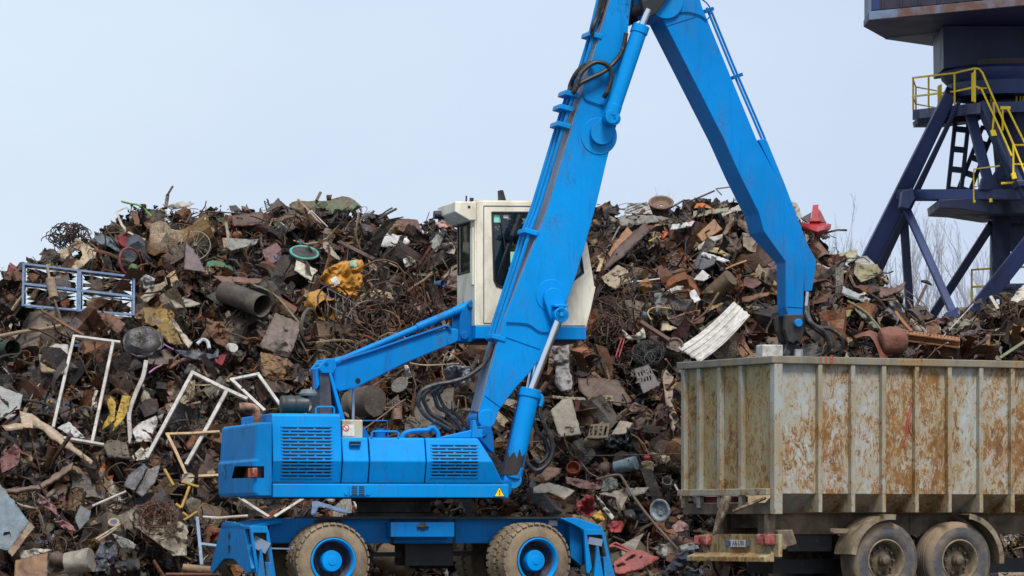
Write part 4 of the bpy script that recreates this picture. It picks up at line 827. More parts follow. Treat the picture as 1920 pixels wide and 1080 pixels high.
q = h(1549, 674, -.1); text_mesh('red_marking', '118', .15, Matrix.Translation((q.x, -.1015, q.z - .0)) @ NEAR, mat('faded_red_chalk', lin(150, 62, 62), .8), rimo, .001, 1.1)
ribs_u = [1532.5, 1594, 1652, 1713.5, 1775, 1834, 1893, 1951, 2008, 2064]
for u in ribs_u:
    x = h(u, 800).x; m = MB(); m.box((x - .033, -.085, z_bot - .005), (x + .033, .0, z_rimb - .002)); m.prism([(-.085, z_bot - .005), (.0, z_bot - .005), (.44, z_low + .0), (.44, z_low - .01), (-.085, z_low - .01)], x - .03, x + .03, 'x'); m.build('rib', contrib, tr, .006)
m = MB(); m.box((-.06, -.09, h(1453, 964).z), (.07, .03, z_rimb - .002)); m.build('corner_post', contrib, tr, .008)
gx = -.004; hxr = lambda u, v: T.hx(u, v, 0)
for u in (1317.5, 1356, 1396, 1288.5):
    y = hxr(u, 800).y; m = MB(); m.box((-.075, y - .045, hxr(1400, 952).z), (gx, y + .045, z_rimb - .002)); m.build('rib', contrib, rear if False else tr, .006)
m = MB(); m.box((-.12, .03, hxr(1400, 929).z), (gx - .002, Wd + .04, hxr(1400, 916.5).z)); m.build('gate_rail', contrib, tr, .008)
m = MB(); m.box((-.05, .03, hxr(1400, 964).z), (.06, Wd, hxr(1400, 943).z)); m.build('cross_beam', frame_d, tr, .008)
m = MB(); y0, y1 = hxr(1373, 930).y, hxr(1315, 930).y; m.box((.02, y0, hxr(1400, 942).z), (.25, y1, hxr(1400, 930).z)); m.build('rear_lamp_strip', mat('dark_red_lamp', lin(110, 36, 40), .5, 0, .3, 6), tr)
m = MB(); p = [T.hx(u, v, -.12) for u, v in ((1294, 891), (1300, 889), (1300.5, 905), (1297.5, 915), (1294, 905))]; m.prism([(q.y, q.z) for q in p], -.012, -.006, 'x'); m.build('orange_sticker', mat('orange_sticker', lin(215, 120, 50), .6, 0, .3, 30), rear)
for pts in ([(1716, 740, -.01), (1704, 775, -.01), (1699, 812, -.01)], [(1709, 770, -.01), (1704, 800, -.01), (1712, 820, -.01)], [(1703, 790, -.01), (1695, 838, -.01)]):
    m = MB(); m.tube(smooth_path([h(u, v, c) for u, v, c in pts], 4), .008, 5); m.build('red_scribble', mat('red_chalk', lin(170, 58, 62), .8), ctn)
# chassis, light bar, plate
m = MB(); m.box((h(1434, 975, .55).x, .55, h(1453, 1002, .55).z), (LEN, .75, h(1453, 956, .55).z)); m.box((h(1434, 975, .55).x, Wd - .75, h(1453, 1002, .55).z), (LEN, Wd - .55, h(1453, 956, .55).z))
m.box((.3, .75, h(1453, 990, .55).z), (.5, Wd - .75, h(1453, 960, .55).z))
for u in (1565, 1705, 1850): x = h(u, 980, .55).x; m.box((x, .53, h(1453, 1002, .55).z), (x + .02, .55, h(1453, 956, .55).z))
m.build('chassis_rail', frame_d, tr, .01)
m = MB(); m.box((.55, .6, h(1453, 1034, .55).z), (h(1560, 1020, .6).x, .7, h(1453, 1002, .55).z - .003)); m.box((.5, .9, .35), (LEN - .6, 1.6, .55)); m.build('underframe', black, tr)
XL = -.04; hb_ = lambda u, v: T.hx(u, v, XL); yb0, yb1 = hb_(1460, 1020).y, hb_(1318, 1020).y; zb0, zb1 = hb_(1400, 1044).z, hb_(1400, 1001.5).z
for u in (1436, 1346):
    y = hb_(u, 980).y; m = MB(); m.box((XL, y - .05, zb1), (XL + .12, y + .05, hxr(1400, 962).z)); m.build('hanger', frame_d, tr, .006)
m = MB(); m.box((XL, yb0, zb0), (XL + .06, yb1, zb1)); lb = m.build('light_bar', cont_r, tr, .01)
ye0, ye1 = hb_(1452, 1045).y, hb_(1306, 1045).y
m = MB(); m.prism([(XL - .16, zb0 - .065), (XL - .16, zb0 - .0), (XL - .002, zb0 + .06), (XL - .002, zb0 - .065)], ye0, ye1, 'y'); m.build('bumper', cont_r, tr, .008)
for ua, ub, va, vb in ((1428.5, 1455, 1001, 1022), (1311, 1335, 1003, 1022)):
    p0, p1 = hb_(ua, vb), hb_(ub, va); m = MB(); m.box((XL - .09, p1.y, p0.z), (XL - .002, p0.y, p1.z)); tl = m.build('tail_light', red_lens, tr, .02)
    m = MB(); a_ = p0.y - (p0.y - p1.y) * .62; m.box((XL - .094, p1.y + .02, p0.z + .02), (XL - .08, a_, p1.z - .02)) if ua > 1400 else m.box((XL - .094, p0.y - .13, p0.z + .02), (XL - .08, p0.y - .02, p1.z - .02)); m.build('indicator_lens', mat('faded_orange_lens', lin(200, 110, 90), .4, 0, .2, 8), tl, .01)
for u in (1446, 1327):
    p = [hb_(u - 5.5, 1041), hb_(u + 5.5, 1041), hb_(u + 2, 1025), hb_(u - 1.5, 1025)]; m = MB(); m.prism([(q.y, q.z) for q in p], XL - .035, XL - .005, 'x'); m.build('mudguard_bracket', dusty, tr, .004)
p0, p1 = hb_(1370.5, 1025.5), hb_(1402, 1012.5); m = MB(); m.box((XL - .03, p1.y, p0.z), (XL - .002, p0.y, p1.z)); npl = m.build('number_plate', mat('plate_white', lin(205, 200, 192), .5, 0, .06, 8, lin(140, 126, 108), .2, 12), tr, .004)
m = MB(); pb = hb_(1373.5, 1025); m.box((XL - .034, pb.y, p0.z + .01), (XL - .029, p0.y - .01, p1.z - .01)); m.build('plate_band', mat('plate_blue', lin(40, 60, 170), .5), npl)
lampg = mat('lamp_grey', lin(100, 102, 108), .6, 0, .2); pa = hb_(1361, 1024); m = MB(); m.box((XL - .02, p0.y + .005, pa.z), (XL - .002, pa.y, p1.z)); m.build('plate_lamp', lampg, tr, .006); pa = hb_(1407, 1024); m = MB(); m.box((XL - .04, pa.y, pa.z), (XL - .002, p1.y - .003, p1.z)); m.build('plate_lamp', lampg, tr, .006)
pm = hb_(1388, 1018.8); text_mesh('plate_number', 'AA-5781', (p1.z - p0.z) * 1.05, Matrix.Translation((XL - .031, pm.y, pm.z)) @ REAR, mat('plate_ink', (.02, .02, .022), .6), npl, .001, .86 * (p0.y - p1.y) / ((p1.z - p0.z) * 4.6))
m = MB(); m.prism([(hb_(u, v).y, hb_(u, v).z) for u, v in ((1372, 930), (1387, 932), (1379, 960), (1358, 1000), (1354, 1004), (1360, 975))], -.2, -.17, 'x'); m.build('hanging_strut', mat('pale_splintered_paint', lin(190, 176, 150), .8, 0, .2, 8, lin(110, 80, 60), .35, 8), tr)
m = MB(); m.beam(T.hx(1376, 958, -.24), T.hx(1434, 934, -.1), .03, .05, (1, 0, 0)); m.build('hanging_strut', mat('pale_splintered_paint', lin(190, 176, 150), .8), tr)
m = MB(); m.prism(T.xz([(1459, 995), (1486, 993), (1495, 1019), (1490, 1022), (1468, 1028), (1462, 1022)], .08), .08, .4); m.cyl(T.hy(1470, 1026, .0), T.hy(1470, 1026, .1), .035, n=12); m.build('corner_bracket', dusty, tr, .01)
# wheels and mudguards
tyre_m = mat('dusty_tyre', lin(138, 118, 94), .95, 0, .18, 3, lin(66, 66, 70), .34, 1.6, None, .25, 25); tyre_side = mat('tyre_sidewall', lin(72, 73, 76), .85, 0, .25, 5, lin(128, 112, 92), .24, 2.6, None, .2, 25)
def twheel(u, v, far=False):
    c = h(u, v, .08); y0 = .08 if not far else Wd - .08; sg = 1 if not far else -1
    w = empty('wheel', (c.x, y0, c.z)); w.parent = tr; w.rotation_euler = (0, 0, 0 if not far else math.pi); Rt = .535
    t = MB(); t.lathe([(.295, .06), (.30, .02), (.34, -.005), (.40, -.01), (.46, .0)], (0, 0, 0), (0, 1, 0), 64, 1, True, False)
    t.lathe([(.46, .0), (.505, .018), (.53, .05), (Rt, .09), (Rt, .32), (.53, .36), (.45, .4), (.30, .38), (.295, .06)], (0, 0, 0), (0, 1, 0), 64, 0, True, False)
    for k in range(4): t.lathe([(Rt + .001, .115 + .055 * k), (Rt + .007, .12 + .055 * k), (Rt + .007, .15 + .055 * k), (Rt + .001, .155 + .055 * k)], (0, 0, 0), (0, 1, 0), 64, 0, True, False)
    t.build('tyre', [tyre_m, tyre_side], w)
    r_ = MB(); r_.lathe([(.30, .03), (.298, .012), (.282, .006), (.27, .02), (.255, .09), (.235, .17), (.235, .19), (0, .19)], (0, 0, 0), (0, 1, 0), 48, 0, True, False); rm = r_.build('rim', dusty, w)
    hub = MB(); hub.lathe([(.215, .185), (.21, .16), (.15, .14), (.12, .13), (.085, .12), (.08, .05), (.07, .045), (.066, .0), (.05, -.015), (0, -.018)], (0, 0, 0), (0, 1, 0), 32, 0, True, False); hub.build('hub', mat('hub_grease', lin(112, 98, 78), .7, .1, .25, 9, lin(60, 52, 44), .3, 9), w)
    for k in range(10):
        a = k * math.pi / 5; nb = MB(); nb.cyl((.178 * math.cos(a), .10, .178 * math.sin(a)), (.178 * math.cos(a), .17, .178 * math.sin(a)), .02, n=6); nb.build('wheel_nut', mat('nut_steel', lin(84, 72, 58), .7), rm)
    return w
twheel(1663, 1051); twheel(1801, 1051); twheel(1663, 1051, True); twheel(1801, 1051, True)
def guard(pts, name, y0=.02, y1=.5):
    g = MB(); q = [h(u, v, y0) for u, v in pts]; rg = []
    for i, p in enumerate(q):
        rg.append([(p.x, y0, p.z), (p.x, y1, p.z), (p.x, y1, p.z - .015), (p.x, y0 + .02, p.z - .015), (p.x, y0 + .02, p.z - .05), (p.x, y0, p.z - .05)])
    g.loft(rg, 0, True); return g.build(name, dusty, tr, sharp=30)
def arc_guard(cu, cv, a0, a1, rr, name, droop=0):
    c = h(cu, cv, .1); n = 14; g = MB(); rings = []
    for i in range(n + 1):
        a = R(a0 + (a1 - a0) * i / n); dr = Vector((math.cos(a), 0, math.sin(a)))
        rings.append([c + dr * rr + Vector((0, yy - c.y, 0)) for yy in (.0, .46)] + [c + dr * (rr - .012) + Vector((0, yy - c.y, 0)) for yy in (.46, .014)] + [c + dr * (rr - .075) + Vector((0, yy - c.y, 0)) for yy in (.014, .0)])
    g.loft(rings, 0, True); return g.build(name, dusty, tr, sharp=25)
arc_guard(1663, 1051, 82, 172, .64, 'mudguard'); arc_guard(1801, 1051, -4, 82, .66, 'mudguard')
m = MB(); m.beam(h(1556, 994, .05), h(1590, 995, .0), .06, .05); m.beam(h(1562, 999, .0), h(1588, 999, -.02), .03, .02); m.build('guard_bracket', frame_d, tr, .006)

# ------------------------------------------------------------------ harbour crane beyond the heap
navy = mat('navy_paint', lin(50, 66, 116, .95), .5, 0, .14, .4, lin(32, 40, 70), .3, .6, (1, 1, .3)); navy_d = mat('dark_navy_paint', lin(32, 42, 80), .5, 0, .18, .4, lin(22, 28, 50), .3, .6, (1, 1, .3))
navy_rust = mat('weathered_navy', lin(30, 40, 84), .55, 0, .15, .6, lin(46, 48, 70), .14, .5, (1, 1, 2)); stripe = mat('worn_pale_blue', lin(120, 150, 180), .6, 0, .2, .8, lin(110, 80, 70), .38, .6); hullred = mat('faded_maroon', lin(74, 62, 72), .7, 0, .2, .4, lin(46, 46, 62), .35, .4)
KO = P(1880, 985, 142) - Vector((0, 0, EYE)); K = empty('harbour_crane', KO, 0)
tag(K, 'dark navy harbour crane tower with yellow railings rising behind the heap', 'crane')
kp = lambda u, v, Y: P(u, v, Y) - KO
S = 142 / F                                         # metres per pixel at the crane
def kb(name, p0, p1, w, hgt, mt=navy, up=(0, 1, 0), w1=None, h1=None, bev=.03):
    m = MB(); m.beam(kp(*p0), kp(*p1), w, hgt, up, 0, w1, h1); return m.build(name, mt, K, bev)
def kprism(name, pts, Y0, Y1, mt=navy, bev=.03):
    m = MB(); ps = [kp(u, v, Y0) for u, v in pts]; dy = KO.y; m.prism([(p.x, p.z) for p in ps], Y0 - dy, Y1 - dy); return m.build(name, mt, K, bev)
# legs: beam width across the picture w (up vector along Y gives w in the picture plane)
kb('crane_leg', (1784, 172, 143), (1622, 505, 146), .42, .8, navy, (0, 1, 0), .62, .8)
kb('leg_dark_face', (1800, 188, 142.4), (1648, 505, 145.4), .12, .5, navy_d, (0, 1, 0), .28)  # dark bar carrying the leg's shaded right face in its colour
kb('crane_leg', (1876, 400, 144), (1874, 560, 144), .62, .9, navy_d)
kb('crane_leg', (1980, 190, 141), (2150, 520, 139), .6, .9, navy)
kb('tie_beam', (1690, 366, 144.5), (1960, 366, 140.5), .36, .6, navy)
kprism('gusset', [(1692, 358), (1712, 352), (1716, 372), (1704, 392), (1688, 388)], 143.2, 144.2)
kb('brace', (1693, 385, 144.6), (1706, 585, 145), .28, .4, navy_d); kb('brace', (1697, 386, 144.2), (1795, 605, 141.5), .25, .4, navy)
kb('brace', (1860, 420, 144), (1740, 605, 145.5), .28, .5, navy_d); kb('brace', (1935, 450, 140), (1815, 600, 141.5), .55, .5, navy)
kprism('gusset', [(1776, 585), (1795, 575), (1812, 590), (1800, 610), (1775, 610)], 141, 141.6)
kb('brace', (1817, 205, 142.5), (1853, 340, 142), .34, .4, navy); kb('brace', (1838, 195, 141.6), (1900, 334, 141), .30, .3, navy)
kb('brace', (1884, 305, 142), (1862, 345, 142), .3, .4, navy)
kprism('gusset', [(1842, 332), (1866, 328), (1872, 356), (1836, 356)], 141.6, 142.2)
def ladder_brace(p0, p1, w, rungs, name):
    m = MB(); a, b = kp(*p0), kp(*p1); t = (b - a).normalized(); n_ = Vector((0, 1, 0)).cross(t).normalized()
    for s in (-1, 1): m.beam(a + n_ * s * w / 2, b + n_ * s * w / 2, .14, .2, (0, 1, 0))
    for i in range(rungs + 1): c = a + (b - a) * (i / rungs); m.beam(c - n_ * w / 2, c + n_ * w / 2, .2, .17, (0, 1, 0))
    return m.build(name, navy_d, K)
ladder_brace((1806, 205, 145), (1790, 356, 145), .46, 4, 'lattice_column'); ladder_brace((1853, 240, 145), (1808, 356, 145.5), .4, 4, 'lattice_brace')
kprism('lower_platform', [(1760, 374), (1960, 366), (1960, 398), (1865, 402), (1826, 396), (1800, 392), (1762, 390)], 142, 146, navy_d)
m = MB(); m.lathe([(0, kp(1900, 420, 144).z), (.55, kp(1900, 420, 144).z), (.95, kp(1900, 190, 144).z), (0, kp(1900, 190, 144).z)], kp(1905, 985, 144) * Vector((1, 1, 0)) if False else (kp(1905, 420, 144).x, kp(1905, 420, 144).y, 0), (0, 0, 1), 24); m.build('tower_column', navy_d, K)
kprism('column_plate', [(1836, 200), (1930, 196), (1930, 345), (1900, 345), (1878, 290)], 143.6, 144.6, navy_d)
kb('stair_stringer', (1840, 196, 141), (1925, 372, 140.2), .22, .8, navy, (0, 1, 0))
kprism('stair_landing', [(1905, 338), (1960, 336), (1960, 350), (1910, 349)], 139.5, 141, navy_d)
kprism('column_plate', [(1868, 402), (1930, 398), (1935, 470), (1890, 470)], 144.4, 145, navy_d)
# platform
m = MB(); a0, a1, a2, a3 = kp(1711, 206, 146), kp(1838, 192, 140.5), kp(1960, 188, 143), kp(1850, 199, 149)
th = Vector((0, 0, .36)); m.add([a0, a1, a2, a3, a0 - th, a1 - th, a2 - th, a3 - th], [(0,1,2,3), (7,6,5,4), (0,4,5,1), (1,5,6,2), (2,6,7,3), (3,7,4,0)]); m.build('platform', navy, K)
m = MB(); m.prism([(kp(1716, 225, 145).x, kp(1716, 225, 145).z), (kp(1836, 212, 145).x, kp(1836, 212, 145).z), (kp(1836, 212, 145).x, kp(1836, 226, 145).z), (kp(1770, 234, 145).x, kp(1770, 234, 145).z), (kp(1718, 234, 145).x, kp(1718, 234, 145).z)], 2.5, 4, 'y'); m.build('platform_bracket', navy_d, K)
# slewing ring and machine house
cx = kp(1893, 150, 144)
m = MB(); zz = lambda v: kp(1893, v, 144).z
m.lathe([(0, zz(186)), (2.1, zz(186)), (2.15, zz(160)), (2.35, zz(150)), (2.4, zz(138)), (2.2, zz(132)), (0, zz(132))], (cx.x, cx.y, 0), (0, 0, 1), 48); m.build('slewing_ring', navy, K)
m = MB(); m.lathe([(0, zz(133)), (1.6, zz(133)), (1.6, zz(118)), (0, zz(118))], (cx.x, cx.y, 0), (0, 0, 1), 40); m.build('slewing_bearing', mat('brown_bearing', lin(78, 66, 60), .7, 0, .3, 2), K)
kprism('slewing_neck', [(1768, 47.6), (1960, 47.6), (1960, 118), (1830, 122), (1769, 129)], 143, 146.4, navy_d)
HZ = 18.21 - KO.z
def und(u, v): return kp(u, v, (18.21 - EYE) * F / (V0 - v))         # a point of the house's level underside
foot_ = [und(1632, 34), und(1990, 0), und(2060, 60), und(2000, 88), und(1749, 86), und(1657, 72), und(1619, 51)]
pl_ = [(q.x, q.y) for q in foot_]; cen = Vector((sum(q[0] for q in pl_) / 7, sum(q[1] for q in pl_) / 7))
m = MB(); m.prism(pl_, HZ, HZ + .25, 'z'); m.build('machine_house', navy_rust, K, .04)
def inset(s, off=0): return [tuple(cen + (Vector(q) - cen) * s) for q in pl_]
m = MB(); m.prism(inset(.992), HZ + .25, HZ + 6, 'z'); m.build('house_wall', navy, K, .03)
fa, fb = Vector((*pl_[0], 0)), Vector((*pl_[1], 0)); fd = (fb - fa).normalized(); fn = Vector((fd.y, -fd.x, 0))
def front(name, s0, s1, z0, z1, off, mt, bev=.01):
    a_, b_ = fa + fd * s0, fa + fd * s1; mm = MB(); q = [a_ + fn * off, b_ + fn * off, b_ - fn * .1, a_ - fn * .1]
    mm.prism([(w.x, w.y) for w in q], HZ + z0, HZ + z1, 'z'); return mm.build(name, mt, K, bev)
front('rubbing_strip', -.02, 6.4, -.06, .22, .05, stripe); front('house_cladding', .38, 6.4, .25, 5.5, .0, hullred)
for i in range(8): front('cladding_rib', .5 + i * .75, .56 + i * .75, .25, 5.4, .05, hullred)
pu = [und(1659, 72), und(1749, 85), und(1766, 78), und(1762, 60), und(1700, 66)]; m = MB(); m.prism([(q.x, q.y) for q in pu], HZ - .03, HZ - .003, 'z'); m.build('underside_plate', mat('pale_underside', lin(110, 118, 140), .6, 0, .2, .6), K)
# railings: yellow tubes
def yrail(pts, r=.035, name='railing'):
    m = MB(); m.tube([kp(*p) for p in pts], r, 6); return m.build(name, yellow, K)
A_, B_, C_ = (1711, 146, 146), (1836, 128, 140.5), (1852, 132, 140.8)
yrail([(1711, 146, 146), (1790, 137, 142.6), (1828, 128, 140.5), (1836, 129, 140.5), (1842, 136, 140.5), (1900, 270, 140), (1924, 330, 139.8)])
yrail([(1711, 181, 146), (1790, 171.5, 142.6), (1832, 162.5, 140.5), (1840, 166, 140.5), (1872, 235, 140.2), (1897, 292, 139.9)])
for u, v0, v1, Y in ((1712, 146, 206, 146), (1717, 163, 206, 147), (1741, 142, 204, 144.8), (1790, 137, 197, 142.6), (1828, 129, 192, 140.6)): yrail([(u, v0, Y), (u, v1, Y)], .035, 'railing_post')
for u0, v0, u1, v1, Y in ((1758, 157, 1766, 200, 143.6), (1822, 133, 1829, 190, 140.7), (1917, 130, 1924, 190, 143)): kprism('gate_plate', [(u0, v0 + 4), (u1, v0), (u1, v1), (u0, v1)], Y, Y + .1, yellow, .01)
yrail([(1711, 146, 146), (1717, 163, 147), (1760, 171, 150)], .03); yrail([(1711, 181, 146), (1717, 195, 147), (1755, 202, 150)], .03)
yrail([(1858, 190, 143), (1858, 140, 143), (1861, 132, 143), (1868, 129, 143), (1935, 128, 143)]); yrail([(1834, 166, 142), (1935, 162, 143)]); yrail([(1906, 129, 143), (1906, 190, 143)], .035, 'railing_post'); yrail([(1913, 162, 143), (1913, 190, 143)], .03, 'railing_post')
yrail([(1863, 191, 140.4), (1864, 215, 140.4), (1861, 245, 140.4)], .035, 'railing_post'); yrail([(1880, 203, 140.3), (1880, 245, 140.3)], .035, 'railing_post')
yrail([(1890, 205, 140.2), (1925, 275, 140)]); kprism('rail_plate', [(1876, 199), (1895, 199), (1895, 205), (1876, 205)], 140.2, 140.3, yellow, .01); kprism('rail_plate', [(1857, 244), (1866, 243), (1870, 254), (1860, 255)], 140.2, 140.4, yellow, .01); kprism('rail_plate', [(1896, 325), (1904, 323), (1907, 334), (1899, 336)], 139.9, 140.1, yellow, .01)
yrail([(1900, 270, 140), (1900, 326, 140)], .035, 'railing_post'); yrail([(1899, 272, 140), (1935, 272, 141)]); yrail([(1902, 308, 140), (1935, 308, 141)])
yrail([(1826, 380, 142), (1826, 317, 142), (1875, 311, 141)], .03); yrail([(1834, 316, 146), (1834, 350, 146), (1826, 350, 146)], .025); yrail([(1854, 313, 142), (1854, 325, 142)], .03, 'railing_post'); yrail([(1877, 344, 140.5), (1908, 342, 140.5)], .04)
yrail([(1858, 372, 141.5), (1858, 379, 141.5)], .06, 'railing_post'); yrail([(1825, 378, 142), (1829, 378, 142)], .06, 'railing_post')
yrail([(1822, 570, 145), (1822, 506, 145), (1880, 502, 144), (1935, 500, 144)], .045); yrail([(1822, 538, 145), (1880, 535, 144)], .04); yrail([(1878, 545, 143), (1880, 528, 143)], .05, 'railing_post')
kprism('lower_deck', [(1880, 532), (1960, 530), (1960, 545), (1880, 545)], 142.5, 146, navy_d)
kprism('control_box', [(1884, 532), (1905, 531), (1905, 540), (1884, 540)], 142, 142.4, navy)

# ------------------------------------------------------------------ bare trees far behind
bark = mat('hazed_bark', lin(176, 176, 182), .9, 0, .1, .5)  # bark lightened, distance haze put into its colour
def tree(u, vtop, Y, seed, label, spread=1.0):
    r_ = random.Random(seed); base = P(u, 985, Y); base.z = 0; H = P(u, vtop, Y).z
    root = tag(empty('bare_tree', base), label, 'tree', 'bare trees far behind the heap')
    tr_ = MB(); cr = MB()
    def branch(p, d, ln, rad, lev, mb):
        k = 4; pts = [p]; dd = d.copy()
        for i in range(k):
            dd = (dd + Vector((r_.gauss(0, .10), r_.gauss(0, .10), r_.gauss(.06, .06)))).normalized(); pts.append(pts[-1] + dd * ln / k)
        mb.tube(pts, [rad * (1 - .6 * i / k) for i in range(k + 1)], 5 if lev < 2 else 3, cap=False)
        if lev >= 4: return
        for i in range([20, 7, 5, 4][lev]):
            t = r_.uniform(.25 if lev == 0 else .15, 1); q = pts[min(int(t * k), k - 1)].lerp(pts[min(int(t * k) + 1, k)], t * k % 1); a = r_.uniform(0, 6.283); sp = [.55, .6, .6, .7][lev] * spread
            d2 = (dd + Vector((math.cos(a) * sp, math.sin(a) * sp, .35))).normalized(); branch(q, d2, ln * r_.uniform(.26, .46), max(rad * .42, .009), lev + 1, cr)
    branch(Vector((0, 0, 0)), Vector((0, 0, 1)), H * .74, H * .008, 0, tr_)
    tr_.build('trunk', bark, root, recalc=False); cr.build('crown', bark, root, recalc=False)
TREES = [(1556, 440, 'bare tree just right of the red funnel'), (1590, 430, 'bare tree between the red funnel and the crane leg'), (1655, 440, 'bare tree partly behind the long slanting crane leg'), (1690, 425, 'bare tree behind the thin upright crane brace'), (1735, 430, 'bare tree right of the thin crane brace'),
         (1775, 490, 'bare tree behind the crossing crane braces'), (1840, 500, 'bare tree behind the low yellow crane rail'), (1890, 470, 'bare tree behind the thick crane column'), (1350, 372, 'tiny bare tree tip above the heap beside the long blue arm')]
for i, (u, v, lab) in enumerate(TREES): tree(u, v, 265 + 12 * (i % 4), i + 3, lab, .8)
# ------------------------------------------------------------------ pieces that stand out on the heap, each a thing of its own
ZK = {'A': (60,340,6), 'B': (300,340,6), 'C': (540,340,5.4), 'R': (400,340,2.842), 'D': (200,500,5.4), 'O': (0,480,5.4), 'S': (0,340,2.842), 'Q': (0,680,2.7), 'E': (0,880,4.571), 'H': (1100,330,6), 'I': (1300,330,6),
      'J': (1100,480,5.686), 'K': (1300,480,5.685), 'L': (1500,400,3.857), 'M': (1700,530,6.75), 'N': (1000,640,4.91), 'G': (1000,820,4.153), 'U': (400,930,4.8), 'V': (580,560,3.6), 'P': (0,0,1)}
def zp(k, pts): ox, oy, s = ZK[k]; return [(ox + p[0] / s, oy + p[1] / s, *p[2:]) for p in pts]
_sm = {}
def smat(rgb, rough=.6, metal=0, rust=.28, wood=False, k=1.0):
    key = (rgb, rough, metal, rust, wood, k)
    if key in _sm: return _sm[key]
    t = NT('wood' if wood else 'scrap_finish'); g_ = sum(rgb) / 3; rgb_ = tuple(.86 * (g_ + (q - g_) * .9) + .14 * w for q, w in zip(rgb, (92, 76, 60))); base = lin(*rgb_, k * .84); sd_ = len(_sm) % 13
    a = t.noise(5, 8, .65, (1, 1, 4) if wood else None, .4, sd_); b_ = t.noise(3.2, 9, .7, None, .7, sd_ + 2); d = t.noise(14, 6, .7, None, .3, sd_ + 5)
    c = t.mix(t.rng(a, .3, .7), tuple(x * .6 for x in base), tuple(min(.8, x * 1.15) for x in base))
    c = t.mix(t.math('MULTIPLY', t.rng(b_, .80 - rust * .8, .90 - rust * .8), .85), c, (.10, .045, .02) if not wood else (.05, .035, .025))
    c = t.mix(t.math('MULTIPLY', t.rng(d, .54, .66), .5), c, (.045, .036, .028))
    c = t.mix(t.math('MULTIPLY', t.rng(t.noise(1.8, 7, .7, None, .6, sd_ + 8), .48, .68), .38), c, (.17, .135, .10))
    t.set(Base_Color=c, Roughness=t.rng(b_, .3, .7, max(.08, rough - .12), min(1, rough + .2)), Metallic=metal); t.bump(t.math('ADD', b_, t.math('ADD', t.math('MULTIPLY', d, .4), t.math('MULTIPLY', a, .8))), .55 if not wood else .3, .05)
    _sm[key] = t.mat; return t.mat
def slope(u, v): return (D(u, v - 20) - D(u, v + 20)) / 40
class At:                                           # the tilted plane on the heap's face that a piece lies in
    def __init__(s, pts, lift, lean=.7, gx=0):
        s.u = sum(p[0] for p in pts) / len(pts); s.v = sum(p[1] for p in pts) / len(pts)
        s.Y = D(s.u, max(s.v, crest(s.u) + 8)) - lift; s.k = slope(s.u, max(s.v, crest(s.u) + 25)) * lean; s.gx = gx
        s.n = (P(s.u, s.v - 10, s.Y + 10 * s.k) - P(s.u, s.v + 10, s.Y - 10 * s.k)).cross(P(s.u + 10, s.v, s.Y + gx / 14) - P(s.u - 10, s.v, s.Y - gx / 14)).normalized()
    def __call__(s, u, v, d=0): return P(u, v, s.Y - s.k * (v - s.v) + s.gx * (u - s.u) / 137 - d)
PPM = lambda px: px / 130.0                          # pixels to metres at the heap
def inpoly(p, pl):
    c = False; j = len(pl) - 1
    for i in range(len(pl)):
        if (pl[i][1] > p[1]) != (pl[j][1] > p[1]) and p[0] < (pl[j][0] - pl[i][0]) * (p[1] - pl[i][1]) / (pl[j][1] - pl[i][1]) + pl[i][0]: c = not c
        j = i
    return c
cnt = [0]
def done(o, label, cat, group=None): tag(o, label, cat, group); return o
